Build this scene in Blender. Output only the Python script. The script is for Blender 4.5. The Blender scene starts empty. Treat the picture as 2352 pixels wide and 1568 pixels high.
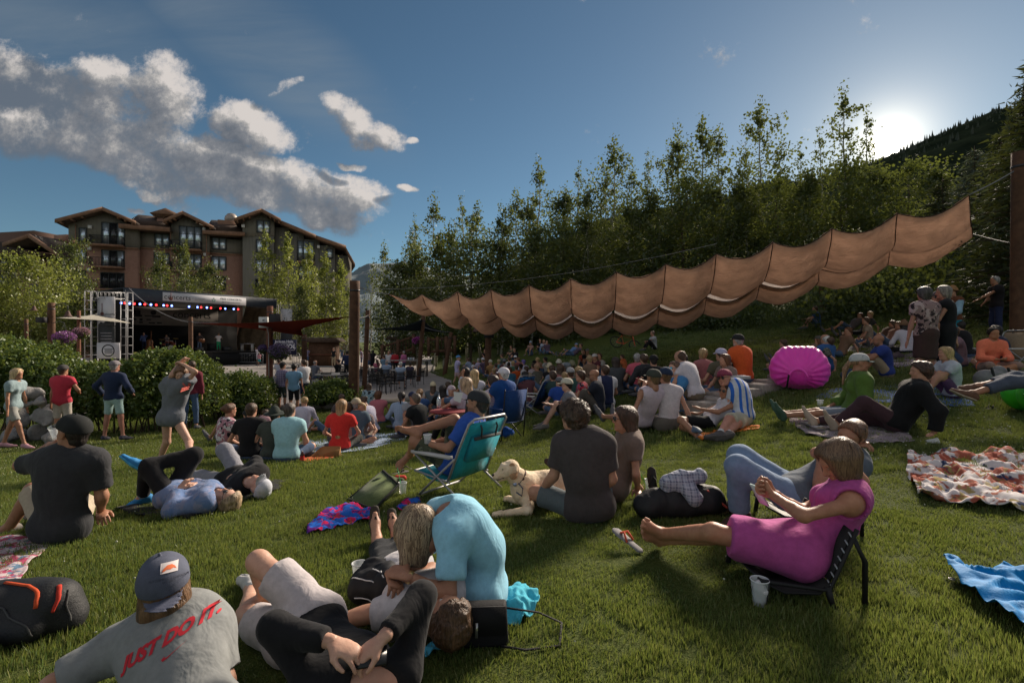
import bpy,math,random
import numpy as np
from math import radians as R,sin,cos,pi
from mathutils import Vector,Matrix
random.seed(7);np.random.seed(7)
SC=bpy.context.scene
COL=SC.collection
EYE=1.45
F=1176.0;CU=1176.0;CV=784.0
cd=bpy.data.cameras.new('camera');cam=bpy.data.objects.new('camera',cd);COL.objects.link(cam)
cd.sensor_width=36;cd.lens=18;cd.clip_start=0.05;cd.clip_end=6000
cam.location=(0,0,EYE);cam.rotation_euler=(R(90),0,0)
SC.camera=cam
SUN_DIR=Vector((0.735,1.0,0.388)).normalized()
LAMP_DIR=Vector((0.735,1.0,0.66)).normalized()
SUN_EL=math.asin(SUN_DIR.z);SUN_AZ=math.atan2(SUN_DIR.x,SUN_DIR.y)
sd=bpy.data.lights.new('sun','SUN');sd.energy=2.1;sd.angle=R(16);sd.color=(1.0,0.86,0.70)
so=bpy.data.objects.new('sun',sd);COL.objects.link(so)
so.rotation_euler=(-LAMP_DIR).to_track_quat('-Z','Y').to_euler()
so.location=(40,60,40)
SC.view_settings.view_transform='Standard';SC.view_settings.look='None'
SC.view_settings.gamma=1;SC.view_settings.use_curve_mapping=False
SC.view_settings.exposure=1.97
SC.cycles.max_bounces=6;SC.cycles.transparent_max_bounces=12
SC.cycles.diffuse_bounces=3;SC.cycles.use_denoising=True
class NT:
 """small helper to write node graphs"""
 def __init__(s,nt):s.nt=nt
 def n(s,t,ins=None,**kw):
  nd=s.nt.nodes.new(t)
  for k,v in kw.items():setattr(nd,k,v)
  for k,v in(ins or{}).items():
   if hasattr(v,'is_linked'):s.nt.links.new(v,nd.inputs[k])
   else:nd.inputs[k].default_value=v
  return nd
 def m(s,op,a,b=0.0,c=0.0,clamp=False):
  nd=s.n('ShaderNodeMath',{0:a,1:b,2:c},operation=op);nd.use_clamp=clamp;return nd.outputs[0]
 def vm(s,op,a,b=(0,0,0),out=0,scale=None):
  nd=s.n('ShaderNodeVectorMath',{0:a,1:b},operation=op)
  if scale is not None:nd.inputs['Scale'].default_value=scale
  return nd.outputs[out]
 def mix(s,f,a,b,blend='MIX'):
  nd=s.n('ShaderNodeMix',None,data_type='RGBA',blend_type=blend)
  for k,v in((0,f),(6,a),(7,b)):
   if hasattr(v,'is_linked'):s.nt.links.new(v,nd.inputs[k])
   else:nd.inputs[k].default_value=v
  return nd.outputs[2]
 def ramp(s,f,pts,interp='LINEAR'):
  nd=s.n('ShaderNodeValToRGB',{0:f});cr=nd.color_ramp;cr.interpolation=interp
  while len(cr.elements)>1:cr.elements.remove(cr.elements[0])
  cr.elements[0].position=pts[0][0];cr.elements[0].color=pts[0][1]
  for p,c in pts[1:]:
   e=cr.elements.new(p);e.color=c
  return nd.outputs[0]
 def mr(s,v,a,b,c=0.0,d=1.0,smooth=False):
  nd=s.n('ShaderNodeMapRange',{0:v,1:a,2:b,3:c,4:d});nd.clamp=True
  if smooth:nd.interpolation_type='SMOOTHSTEP'
  return nd.outputs[0]
def g(v,a=1.0):return(v,v,v,a)
def c4(c):return(c[0],c[1],c[2],1.0)
def build_world():
 w=bpy.data.worlds.new('World');SC.world=w;w.use_nodes=True
 nt=w.node_tree;nt.nodes.clear();T=NT(nt)
 out=T.n('ShaderNodeOutputWorld');bg=T.n('ShaderNodeBackground')
 nt.links.new(bg.outputs[0],out.inputs[0])
 sky=T.n('ShaderNodeTexSky',sky_type='NISHITA');sky.sun_disc=False
 sky.sun_elevation=SUN_EL;sky.sun_rotation=SUN_AZ
 sky.altitude=1900;sky.air_density=1.0;sky.dust_density=0.4;sky.ozone_density=2.0
 tc=T.n('ShaderNodeTexCoord');D=tc.outputs['Generated']
 base=T.mix(1.0,sky.outputs[0],(0.178,0.208,0.196,1),'MULTIPLY')
 sep=T.n('ShaderNodeSeparateXYZ',{0:D});X,Y,Z=sep.outputs
 Ys=T.m('MAXIMUM',Y,0.05)
 u=T.m('DIVIDE',X,Ys);v=T.m('DIVIDE',Z,Ys)
 front=T.mr(Y,0.15,0.3)
 uv=T.n('ShaderNodeCombineXYZ',{0:u,1:v,2:0.0}).outputs[0]
 warp=T.n('ShaderNodeTexNoise',{'Vector':uv,'Scale':5.0,'Detail':3.0,'Roughness':0.6}).outputs['Color']
 wv=T.vm('SCALE',T.vm('SUBTRACT',warp,(0.5,0.5,0.5)),scale=0.13)
 uvw=T.vm('ADD',uv,wv)
 def P(px,py):return((px-CU)/F,(CV-py)/F)
 BL=[((90,160),(110,60),25,.8),((250,185),(95,45),35,.9),((370,215),(100,75),15,1.15),((330,290),(150,55),25,1.1),((130,290),(230,55),12,.95),((470,350),(190,60),20,1.15),((290,370),(270,55),20,.9),((640,400),(170,50),22,1.15),((790,450),(95,45),20,1.1),((700,485),(110,38),12,1.0),((560,430),(200,50),20,1.0),((590,285),(110,52),25,1.1),((540,260),(60,30),20,1.0),((810,270),(85,40),30,1.2),((870,300),(60,40),20,1.0),((835,320),(42,32),30,1.0),((660,182),(36,18),-20,1.0),((915,443),(26,12),0,1.1),((945,318),(14,10),20,1.0),((805,385),(30,10),20,1.0),((330,430),(70,16),8,.95),((512,420),(22,12),20,.9),((740,510),(50,18),5,1.0),((560,465),(110,22),10,.7),((225,480),(26,9),20,.7),((310,478),(28,9),10,.7)]
 def shape(vec):
  s_=T.n('ShaderNodeSeparateXYZ',{0:vec});acc=None
  for(cx,cy),(rx,ry),a,st in BL:
   c=P(cx,cy);ca,sa=cos(R(a)),sin(R(a))
   dx=T.m('SUBTRACT',s_.outputs[0],c[0]);dy=T.m('SUBTRACT',s_.outputs[1],c[1])
   p=T.m('MULTIPLY_ADD',dx,ca,T.m('MULTIPLY',dy,-sa));q=T.m('MULTIPLY_ADD',dx,sa,T.m('MULTIPLY',dy,ca))
   p=T.m('MULTIPLY',p,F/rx);q=T.m('MULTIPLY',q,F/ry)
   r2=T.m('MULTIPLY_ADD',p,p,T.m('MULTIPLY',q,q))
   e=T.m('MULTIPLY',T.mr(r2,0.0,2.2,1.0,0.0,True),st)
   acc=e if acc is None else T.m('MAXIMUM',acc,e)
  return acc
 def fine(vec):
  a=T.n('ShaderNodeTexNoise',{'Vector':vec,'Scale':8.0,'Detail':12.0,'Roughness':0.70,'Lacunarity':2.1}).outputs[0]
  return a
 sh=shape(uvw)
 n1=fine(uv);n2=fine(T.vm('ADD',uv,(0.030,0.022,0)))
 dens=T.m('ADD',sh,T.m('MULTIPLY',T.m('SUBTRACT',n1,0.5),3.4))
 alpha=T.m('MULTIPLY',T.mr(dens,0.36,1.10,smooth=True),front)
 sh2=shape(T.vm('ADD',uvw,(0.035,0.030,0)))
 d2=T.m('ADD',sh2,T.m('MULTIPLY',T.m('SUBTRACT',n2,0.5),3.4))
 lit=T.m('MULTIPLY_ADD',T.m('SUBTRACT',dens,d2),0.75,0.34,clamp=True)
 lit=T.m('ADD',lit,T.m('MULTIPLY',T.mr(dens,0.5,1.1,0.25,0.0),1.0))
 ccol=T.ramp(lit,[(0.0,(0.31,0.36,0.44,1)),(0.45,(0.54,0.57,0.63,1)),(0.75,(1.02,.99,.97,1)),(1.0,(1.7,1.58,1.50,1))])
 def soft(cx,cy,rx,ry,a):
  c=P(cx,cy);ca,sa=cos(R(a)),sin(R(a));s_=T.n('ShaderNodeSeparateXYZ',{0:uvw});dx=T.m('SUBTRACT',s_.outputs[0],c[0]);dy=T.m('SUBTRACT',s_.outputs[1],c[1])
  p=T.m('MULTIPLY',T.m('MULTIPLY_ADD',dx,ca,T.m('MULTIPLY',dy,-sa)),F/rx);q=T.m('MULTIPLY',T.m('MULTIPLY_ADD',dx,sa,T.m('MULTIPLY',dy,ca)),F/ry)
  return T.mr(T.m('MULTIPLY_ADD',p,p,T.m('MULTIPLY',q,q)),0.0,1.5,1.0,0.0,True)
 fl=T.m('MAXIMUM',soft(250,340,360,80,14),T.m('MAXIMUM',soft(560,425,300,60,20),soft(80,220,190,110,20)))
 fla=T.m('MULTIPLY',T.m('MULTIPLY',T.mr(T.m('ADD',fl,T.m('MULTIPLY',T.m('SUBTRACT',n1,.5),1.2)),.25,.75,smooth=True),front),.8)
 rot=T.n('ShaderNodeMapping',{'Vector':uv});rot.inputs['Rotation'].default_value=(0,0,R(38));rot.inputs['Scale'].default_value=(1.0,5.0,1.0)
 vn=T.n('ShaderNodeTexNoise',{'Vector':rot.outputs[0],'Scale':2.3,'Detail':6.0,'Roughness':0.55,'Distortion':0.4}).outputs[0]
 def band(cx,cy,rx,ry,a):
  c=P(cx,cy);ca,sa=cos(R(a)),sin(R(a))
  dx=T.m('SUBTRACT',u,c[0]);dy=T.m('SUBTRACT',v,c[1])
  p=T.m('MULTIPLY',T.m('MULTIPLY_ADD',dx,ca,T.m('MULTIPLY',dy,-sa)),F/rx)
  q=T.m('MULTIPLY',T.m('MULTIPLY_ADD',dx,sa,T.m('MULTIPLY',dy,ca)),F/ry)
  return T.mr(T.m('MULTIPLY_ADD',p,p,T.m('MULTIPLY',q,q)),0.0,1.6,1.0,0.0,True)
 veil=T.m('MAXIMUM',band(560,60,430,120,38),T.m('MULTIPLY',band(120,90,330,170,15),0.75))
 va=T.m('MULTIPLY',T.m('MULTIPLY',veil,T.mr(vn,0.30,0.75)),T.m('MULTIPLY',front,0.55))
 col=T.mix(va,base,(0.62,0.72,0.80,1))
 col=T.mix(fla,col,(0.34,0.39,0.47,1));col=T.mix(alpha,col,ccol)
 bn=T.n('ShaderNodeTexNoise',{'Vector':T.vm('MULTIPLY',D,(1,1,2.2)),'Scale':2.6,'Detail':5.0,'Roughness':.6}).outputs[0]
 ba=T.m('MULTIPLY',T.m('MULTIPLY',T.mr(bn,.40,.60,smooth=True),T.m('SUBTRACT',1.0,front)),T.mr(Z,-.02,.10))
 col=T.mix(T.m('MULTIPLY',ba,.9),col,(1.75,1.60,1.50,1))  # bright clouds added only behind the camera as fill light
 cosA=T.vm('DOT_PRODUCT',D,tuple(SUN_DIR),out=1)
 ang=T.m('ARCCOSINE',T.m('MINIMUM',cosA,1.0))
 def lobe(s,amp):return T.m('MULTIPLY',T.m('EXPONENT',T.m('MULTIPLY',ang,-1.0/s)),amp)
 core=T.mr(ang,R(0.6),R(1.3),60.0,0.0,True)
 def tint(v,c):return T.vm('MULTIPLY',T.n('ShaderNodeCombineXYZ',{0:v,1:v,2:v}).outputs[0],c)
 glow=T.vm('ADD',tint(lobe(R(1.5),6.0),(1.0,0.86,0.62)),tint(lobe(R(11),0.62),(1.0,0.84,0.68)))
 glow=T.vm('ADD',glow,tint(core,(1.0,0.93,0.78)))
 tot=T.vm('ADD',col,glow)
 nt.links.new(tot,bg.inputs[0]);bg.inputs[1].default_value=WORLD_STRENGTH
WORLD_STRENGTH=0.10
build_world()
SC.world.cycles.sampling_method='MANUAL';SC.world.cycles.sample_map_resolution=512
def tag(o,label=None,cat=None,group=None,kind=None):
 if label:o['label']=label
 if cat:o['category']=cat
 if group:o['group']=group
 if kind:o['kind']=kind
 return o
def empty(name,loc=(0,0,0),rz=0,parent=None):
 o=bpy.data.objects.new(name,None);COL.objects.link(o);o.location=loc;o.rotation_euler=(0,0,rz)
 o.empty_display_size=0.1
 if parent:o.parent=parent
 return o
def children(o):return[c for c in list(COL.objects)if c.parent==o]
KIDS={}
def link(o,parent=None):
 COL.objects.link(o)
 if parent is not None:
  o.parent=parent;KIDS.setdefault(parent.name,[]).append(o)
 return o
def copy_tree(o,parent=None):
 c=o.copy();link(c,parent)
 for ch in KIDS.get(o.name,[]):copy_tree(ch,c)
 return c
def mesh_np(name,V,Fc,smooth=False,mats=None,mi=None,attr=None):
 """V (n,3); Fc list of int arrays (k,3) or (k,4)"""
 me=bpy.data.meshes.new(name)
 V=np.asarray(V,dtype=np.float32)
 Fc=[np.asarray(f,dtype=np.int32)for f in Fc if len(f)]
 me.vertices.add(len(V));me.vertices.foreach_set('co',V.ravel())
 if Fc:
  loops=np.concatenate([f.ravel()for f in Fc])
  tot=np.concatenate([np.full(len(f),f.shape[1],dtype=np.int32)for f in Fc])
  st=np.concatenate([[0],np.cumsum(tot)[:-1]]).astype(np.int32)
  me.loops.add(len(loops));me.loops.foreach_set('vertex_index',loops)
  me.polygons.add(len(tot));me.polygons.foreach_set('loop_start',st);me.polygons.foreach_set('loop_total',tot)
  if mi is not None:me.polygons.foreach_set('material_index',np.asarray(mi,dtype=np.int32))
  if smooth:me.polygons.foreach_set('use_smooth',np.ones(len(tot),dtype=bool))
 if attr:
  for k,a in attr.items():
   at=me.attributes.new(k,'FLOAT_COLOR','POINT')
   at.data.foreach_set('color',np.asarray(a,dtype=np.float32).ravel())
 for m in(mats or[]):me.materials.append(m)
 me.update(calc_edges=True)
 return me
def obj_me(name,me,parent=None,label=None,cat=None,group=None,kind=None,loc=None):
 o=bpy.data.objects.new(name,me);link(o,parent)
 if loc is not None:o.location=loc
 return tag(o,label,cat,group,kind)
def frame(d,up=(0,0,1)):
 """orthonormal rows: side, up', d"""
 d=np.asarray(d,float);d=d/(np.linalg.norm(d)+1e-9)
 up=np.asarray(up,float)
 if abs(np.dot(d,up))>0.97:up=np.array((1.0,0,0))if abs(d[0])<.9 else np.array((0,1.0,0))
 s=np.cross(d,up);s/=np.linalg.norm(s)+1e-9
 return s,np.cross(s,d),d
class MB:
 """collects shapes, linked as ONE mesh object by build()"""
 def __init__(s):s.V=[];s.F=[];s.n=0
 def add(s,V,Fs):
  V=np.asarray(V,float).reshape(-1,3)
  for f in Fs:s.F.append(tuple(int(i)+s.n for i in f))
  s.V.append(V);s.n+=len(V);return s
 def box(s,c,d,rz=0,M=None):
  x,y,z=d[0]/2,d[1]/2,d[2]/2
  P=np.array([(-x,-y,-z),(x,-y,-z),(x,y,-z),(-x,y,-z),(-x,-y,z),(x,-y,z),(x,y,z),(-x,y,z)])
  if M is not None:P=P@np.asarray(M).T
  if rz:P=P@np.array([(cos(rz),sin(rz),0),(-sin(rz),cos(rz),0),(0,0,1)])
  return s.add(P+np.asarray(c,float),[(0,3,2,1),(4,5,6,7),(0,1,5,4),(1,2,6,5),(2,3,7,6),(3,0,4,7)])
 def bar(s,a,b,w,h,up=(0,0,1)):
  a=np.asarray(a,float);b=np.asarray(b,float)
  sx,uz,d=frame(b-a,up);P=[]
  for e in(a,b):
   for i,j in((-1,-1),(1,-1),(1,1),(-1,1)):P.append(e+sx*i*w/2+uz*j*h/2)
  return s.add(P,[(0,1,2,3),(7,6,5,4),(0,4,5,1),(1,5,6,2),(2,6,7,3),(3,7,4,0)])
 def tube(s,pts,r,n=8,cap=True,flat=1.0,up=(0,0,1)):
  pts=np.asarray(pts,float);m=len(pts)
  rr=np.full(m,r)if np.isscalar(r)else np.asarray(r,float)
  P=[]
  for i in range(m):
   d=pts[min(i+1,m-1)]-pts[max(i-1,0)]
   sx,uz,_=frame(d,up)
   for k in range(n):
    a=2*pi*k/n
    P.append(pts[i]+sx*cos(a)*rr[i]+uz*sin(a)*rr[i]*flat)
  Fs=[]
  for i in range(m-1):
   for k in range(n):
    k2=(k+1)%n
    Fs.append((i*n+k,(i+1)*n+k,(i+1)*n+k2,i*n+k2))
  if cap:Fs.append(tuple(range(n)));Fs.append(tuple(reversed(range((m-1)*n,m*n))))
  return s.add(P,Fs)
 def lathe(s,c,prof,n=16,axis=(0,0,1),arc=1.0):
  sx,uz,d=frame(axis,(0,1,0));c=np.asarray(c,float);P=[];Fs=[]
  for r,h in prof:
   for k in range(n):
    a=2*pi*k/n
    P.append(c+d*h+sx*cos(a)*r+uz*sin(a)*r)
  for i in range(len(prof)-1):
   for k in range(n):
    k2=(k+1)%n
    Fs.append((i*n+k,i*n+k2,(i+1)*n+k2,(i+1)*n+k))
  return s.add(P,Fs)
 def grid(s,G):
  G=np.asarray(G,float);a,b=G.shape[:2];Fs=[]
  for i in range(a-1):
   for j in range(b-1):Fs.append((i*b+j,i*b+j+1,(i+1)*b+j+1,(i+1)*b+j))
  return s.add(G.reshape(-1,3),Fs)
 def prism(s,poly,y0,y1,M=None):
  """poly in (x,z), extruded from y0 to y1"""
  n=len(poly)
  P=[(x,y0,z)for x,z in poly]+[(x,y1,z)for x,z in poly]
  P=np.array(P,float)
  if M is not None:P=P@np.asarray(M).T
  return s.add(P,[tuple(range(n)),tuple(reversed(range(n,2*n)))]+[(i,i+n,(i+1)%n+n,(i+1)%n)for i in range(n)])
 def mesh(s,name,mat=None,smooth=False):
  V=np.concatenate(s.V)if s.V else np.zeros((0,3))
  by={}
  for f in s.F:by.setdefault(len(f),[]).append(f)
  return mesh_np(name,V,[np.array(by[k])for k in sorted(by)],smooth,[mat]if mat else None)
 def build(s,name,mat=None,parent=None,smooth=False,**kw):
  return obj_me(name,s.mesh(name,mat,smooth),parent,**kw)
def solidify(o,t,off=0):
 m=o.modifiers.new('thick','SOLIDIFY');m.thickness=t;m.offset=off;return o
def auto_smooth(me,ang=35):
 me.polygons.foreach_set('use_smooth',np.ones(len(me.polygons),dtype=bool))
 try:me.set_sharp_from_angle(angle=R(ang))
 except Exception:pass
_rt=np.random.RandomState(5).rand(4096).astype(np.float32)
def vnoise(P,sc=1.0,seed=0):
 """3d value noise in -1..1, P (...,3)"""
 p=np.asarray(P,dtype=np.float32)*sc;i=np.floor(p).astype(np.int64);f=p-i;f=f*f*(3-2*f)
 def h(dx,dy,dz):
  k=((i[...,0]+dx)*73856093)^((i[...,1]+dy)*19349663)^((i[...,2]+dz)*83492791)^(seed*7919)
  return _rt[k&4095]
 fx,fy,fz=f[...,0],f[...,1],f[...,2]
 x00=h(0,0,0)*(1-fx)+h(1,0,0)*fx;x10=h(0,1,0)*(1-fx)+h(1,1,0)*fx
 x01=h(0,0,1)*(1-fx)+h(1,0,1)*fx;x11=h(0,1,1)*(1-fx)+h(1,1,1)*fx
 return((x00*(1-fy)+x10*fy)*(1-fz)+(x01*(1-fy)+x11*fy)*fz)*2-1
def fbm(P,sc=1.0,o=3,seed=0):
 a=0;w=1
 for k in range(o):a=a+w*vnoise(P,sc*2**k,seed+k);w*=.5
 return a
MC={}
def mat(name,col,rough=0.8,metal=0.0,noise=0.0,nscale=20.0,bump=0.0,bscale=60.0,spec=0.3,col2=None,emit=None,sheen=0.0,trans=0.0,alpha=1.0,coord='Object',var=0.0,bdist=0.01):
 key=('mat',name)
 if key in MC:return MC[key]
 m=bpy.data.materials.new(name);m.use_nodes=True;nt=m.node_tree;T=NT(nt)
 b=nt.nodes['Principled BSDF'];tc=T.n('ShaderNodeTexCoord').outputs[coord]
 b.inputs['Base Color'].default_value=c4(col);b.inputs['Roughness'].default_value=rough;b.inputs['Metallic'].default_value=metal
 b.inputs['Specular IOR Level'].default_value=spec
 if sheen:b.inputs['Sheen Weight'].default_value=sheen
 if trans:b.inputs['Transmission Weight'].default_value=trans
 if alpha<1:b.inputs['Alpha'].default_value=alpha
 if noise or col2:
  nz=T.n('ShaderNodeTexNoise',{'Vector':tc,'Scale':nscale,'Detail':5.0,'Roughness':0.65}).outputs[0]
  f=T.mr(nz,0.3,0.7)
  c2=col2 or tuple(x*(1-noise)for x in col)
  o=T.mix(f,c4(c2),c4(tuple(min(1,x*(1+noise*.5))for x in col)))
  nt.links.new(o,b.inputs['Base Color'])
 if bump:
  nz=T.n('ShaderNodeTexNoise',{'Vector':tc,'Scale':bscale,'Detail':6.0,'Roughness':0.6}).outputs[0]
  bp=T.n('ShaderNodeBump',{'Strength':bump,'Distance':bdist,'Height':nz});nt.links.new(bp.outputs[0],b.inputs['Normal'])
 if emit:
  b.inputs['Emission Color'].default_value=c4(emit[:3]);b.inputs['Emission Strength'].default_value=emit[3]
 MC[key]=m;return m
def cloth(col,pat=None,col2=(0.8,0.8,0.8),scale=1.0,fold=1.0,col3=None):
 """woven cloth; patterns are print"""
 key=('cloth',tuple(round(x,3)for x in col),pat,tuple(round(x,3)for x in col2),scale,fold,col3)
 if key in MC:return MC[key]
 m=bpy.data.materials.new('cloth');m.use_nodes=True;nt=m.node_tree;T=NT(nt)
 b=nt.nodes['Principled BSDF'];tc=T.n('ShaderNodeTexCoord').outputs['Object']
 b.inputs['Roughness'].default_value=0.88;b.inputs['Specular IOR Level'].default_value=0.15;b.inputs['Sheen Weight'].default_value=0.06
 c=c4(col)
 n0=T.n('ShaderNodeTexNoise',{'Vector':tc,'Scale':26.0,'Detail':5.0,'Roughness':0.7}).outputs[0]
 c=T.mix(T.mr(n0,0.3,0.7),c4(tuple(x*.86 for x in col)),c4(tuple(min(1,x*1.1)for x in col)))
 s=T.n('ShaderNodeSeparateXYZ',{0:tc})
 if pat=='plaid':
  for ax,sc,cc,w in((0,13,col2,.3),(2,13,col2,.3),(0,26,col3 or(.02,.02,.04),.2),(2,26,col3 or(.02,.02,.04),.2)):
   fr=T.m('FRACT',T.m('MULTIPLY',s.outputs[ax],sc*scale));f=T.m('LESS_THAN',fr,w)
   c=T.mix(T.m('MULTIPLY',f,.55),c,c4(cc))
 elif pat=='stripes':
  fr=T.m('FRACT',T.m('MULTIPLY',s.outputs[2],38*scale));c=T.mix(T.m('LESS_THAN',fr,.42),c,c4(col2))
 elif pat=='vstripes':
  fr=T.m('FRACT',T.m('MULTIPLY',s.outputs[0],30*scale));c=T.mix(T.m('LESS_THAN',fr,.4),c,c4(col2))
 elif pat=='check':
  fr=T.m('FRACT',T.m('MULTIPLY',s.outputs[0],22*scale));fz=T.m('FRACT',T.m('MULTIPLY',s.outputs[2],22*scale))
  c=T.mix(T.m('MULTIPLY',T.m('MAXIMUM',T.m('LESS_THAN',fr,.2),T.m('LESS_THAN',fz,.2)),.5),c,c4(col2))
 elif pat in('floral','tiedye','camo'):
  wp=T.n('ShaderNodeTexNoise',{'Vector':tc,'Scale':9.0*scale,'Detail':3.0}).outputs['Color']
  v2=T.vm('ADD',tc,T.vm('SCALE',wp,scale=.12/scale))
  n1=T.n('ShaderNodeTexNoise',{'Vector':v2,'Scale':(14.0 if pat!='tiedye' else 5.0)*scale,'Detail':2.0}).outputs[0]
  n2=T.n('ShaderNodeTexNoise',{'Vector':T.vm('ADD',v2,(3.1,1.7,.4)),'Scale':(11.0 if pat!='tiedye' else 4.0)*scale,'Detail':3.0}).outputs[0]
  c=T.mix(T.mr(n1,.52,.56),c,c4(col2));c=T.mix(T.mr(n2,.56,.60),c,c4(col3 or(.02,.02,.03)))
 elif pat=='tee':
  c=T.mix(T.m('LESS_THAN',T.m('ABSOLUTE',s.outputs[0]),.12),c,c4(col2))
 nt.links.new(c,b.inputs['Base Color'])
 f1=T.n('ShaderNodeTexNoise',{'Vector':T.vm('MULTIPLY',tc,(1,1,.55)),'Scale':9.0,'Detail':3.0,'Roughness':.55,'Distortion':.5}).outputs[0]
 f2=T.n('ShaderNodeTexNoise',{'Vector':tc,'Scale':420.0,'Detail':1.0}).outputs[0]
 h=T.m('MULTIPLY_ADD',f1,1.0*fold,T.m('MULTIPLY',f2,0.03))
 bp=T.n('ShaderNodeBump',{'Strength':0.55,'Distance':0.026,'Height':h});nt.links.new(bp.outputs[0],b.inputs['Normal'])
 MC[key]=m;return m
def skin(col=(0.46,0.245,0.165)):
 key=('skin',tuple(round(x,3)for x in col))
 if key in MC:return MC[key]
 m=bpy.data.materials.new('skin');m.use_nodes=True;nt=m.node_tree;T=NT(nt)
 b=nt.nodes['Principled BSDF'];tc=T.n('ShaderNodeTexCoord').outputs['Object']
 n0=T.n('ShaderNodeTexNoise',{'Vector':tc,'Scale':18.0,'Detail':5.0,'Roughness':0.65}).outputs[0]
 c=T.mix(T.mr(n0,0.3,0.7),c4((col[0]*.86,col[1]*.78,col[2]*.76)),c4((min(1,col[0]*1.08),col[1]*1.1,col[2]*1.1)))
 at=T.n('ShaderNodeAttribute',attribute_name='tint')
 c=T.mix(at.outputs['Alpha'],c,at.outputs['Color'])
 nt.links.new(c,b.inputs['Base Color'])
 b.inputs['Roughness'].default_value=0.52;b.inputs['Specular IOR Level'].default_value=0.35
 b.inputs['Subsurface Weight'].default_value=0.0
 nb=T.n('ShaderNodeTexNoise',{'Vector':tc,'Scale':60.0,'Detail':4.0}).outputs[0]
 bp=T.n('ShaderNodeBump',{'Strength':0.25,'Distance':0.006,'Height':nb});nt.links.new(bp.outputs[0],b.inputs['Normal'])
 MC[key]=m;return m
def hairm(col=(0.06,0.035,0.02)):
 key=('hair',tuple(round(x,3)for x in col))
 if key in MC:return MC[key]
 m=bpy.data.materials.new('hair');m.use_nodes=True;nt=m.node_tree;T=NT(nt)
 b=nt.nodes['Principled BSDF'];tc=T.n('ShaderNodeTexCoord').outputs['Object']
 v=T.vm('MULTIPLY',tc,(1,1,.12))
 n0=T.n('ShaderNodeTexNoise',{'Vector':v,'Scale':95.0,'Detail':3.0,'Distortion':.6}).outputs[0]
 n1=T.n('ShaderNodeTexNoise',{'Vector':v,'Scale':28.0,'Detail':2.0,'Distortion':.6}).outputs[0]
 f=T.mr(T.m('ADD',T.m('MULTIPLY',n0,.6),T.m('MULTIPLY',n1,.4)),.36,.64)
 c=T.mix(f,c4(tuple(x*.4 for x in col)),c4(tuple(min(1,x*1.5)for x in col)))
 nt.links.new(c,b.inputs['Base Color']);b.inputs['Roughness'].default_value=0.5;b.inputs['Specular IOR Level'].default_value=0.4
 bp=T.n('ShaderNodeBump',{'Strength':0.9,'Distance':0.012,'Height':n0});nt.links.new(bp.outputs[0],b.inputs['Normal'])
 MC[key]=m;return m
TP=np.array([(0,0,0),(-4,0,0),(4,0,.08),(-4,3,-.08),(0,2.5,.02),(1.3,2.7,.04),(1.8,2.9,.05),(4.3,5,.12),(4.2,6.4,.32),(5.3,9.4,.62),(7.9,10.7,.68),(9.9,12.4,.92),(12.4,21,2.05),(11,17,1.35),(8,16,.85),(3,10.5,.22),(3,12.2,.30),(4,14,.42),(1.7,33,.65),(-2,30,-.3),(-.5,22,-.55),(2,20,-.1),(4.5,22,.5),(6,33,1.4),(9,30,1.9),(2.5,42,1.6),(9,42,3.6),(-8.9,11.2,-.78),(-5,7.7,-.42),(-2.2,6,-.22),(0,5,-.05),(-1,9,-.4),(1,9,-.2),(-4,14,-.85),(-8,17,-1.0),(-9,5,-.3),(-12,0,-.2),(-13,8,-.6),(-16,14,-.95),(16,30,3.0),(22,40,4.6),(32,62,5.7),(26,55,5.3),(22,20,3.8),(18,12,2.2),(12,6,.9),(8,2,.3),(20,0,1.0),(14,50,4.9),(0,60,1.8),(-8,75,1.0),(50,60,12),(60,20,12),(50,0,5),(60,100,30),(20,100,14),(-20,30,-1.0),(-20,60,-1.0),(-50,60,-1.0),(-50,20,-1.0),(-40,0,-.5),(-60,100,-1),(-20,100,-.5),(0,120,3),(-3,45,-.2),(0,-30,0),(50,-30,2),(-50,-30,0)],float)
def _tps(P):
 n=len(P);d2=((P[:,None,:2]-P[None,:,:2])**2).sum(-1)
 K=np.where(d2>0,.5*d2*np.log(d2+1e-12),0)+np.eye(n)*2.0
 A=np.zeros((n+3,n+3));A[:n,:n]=K;A[:n,n]=1;A[:n,n+1:]=P[:,:2];A[n:,:n]=A[:n,n:].T
 return np.linalg.solve(A,np.concatenate([P[:,2],[0,0,0]]))
_TW=_tps(TP)
PLZ=-0.82
def _sm(a,b,x):t=np.clip((x-a)/(b-a),0,1);return t*t*(3-2*t)
def plaza_mask(x,y):
 """1 on the level paving"""
 e=np.interp(y,[15,18.5,20.5,24,30,38,60],[-14,-6.2,-3.5,-3.2,-3.3,-6,-9])
 return _sm(0,1.8,e-x+.9)*_sm(15.5,17.5,y)*_sm(100,90,y)
def gz(x,y):
 x=np.asarray(x,float);y=np.asarray(y,float);sh=np.broadcast(x,y).shape
 xf=np.broadcast_to(x,sh).ravel();yf=np.broadcast_to(y,sh).ravel();out=np.zeros(len(xf))
 for s in range(0,len(xf),20000):
  a=xf[s:s+20000];b=yf[s:s+20000]
  d2=(a[:,None]-TP[None,:,0])**2+(b[:,None]-TP[None,:,1])**2
  out[s:s+20000]=(.5*d2*np.log(d2+1e-12))@_TW[:-3]+_TW[-3]+_TW[-2]*a+_TW[-1]*b
 m=plaza_mask(xf,yf);out=out*(1-m)+PLZ*m
 out=out+.012*vnoise(np.stack([xf,yf,0*xf],-1),.9,3)*(1-m)
 return out.reshape(sh)if sh else float(out[0])
def px(u,v,Y):
 """photo position (2352 wide) at distance Y -> world point"""
 return np.array(((u-CU)/F*Y,Y,EYE-(v-CV)/F*Y))
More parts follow.
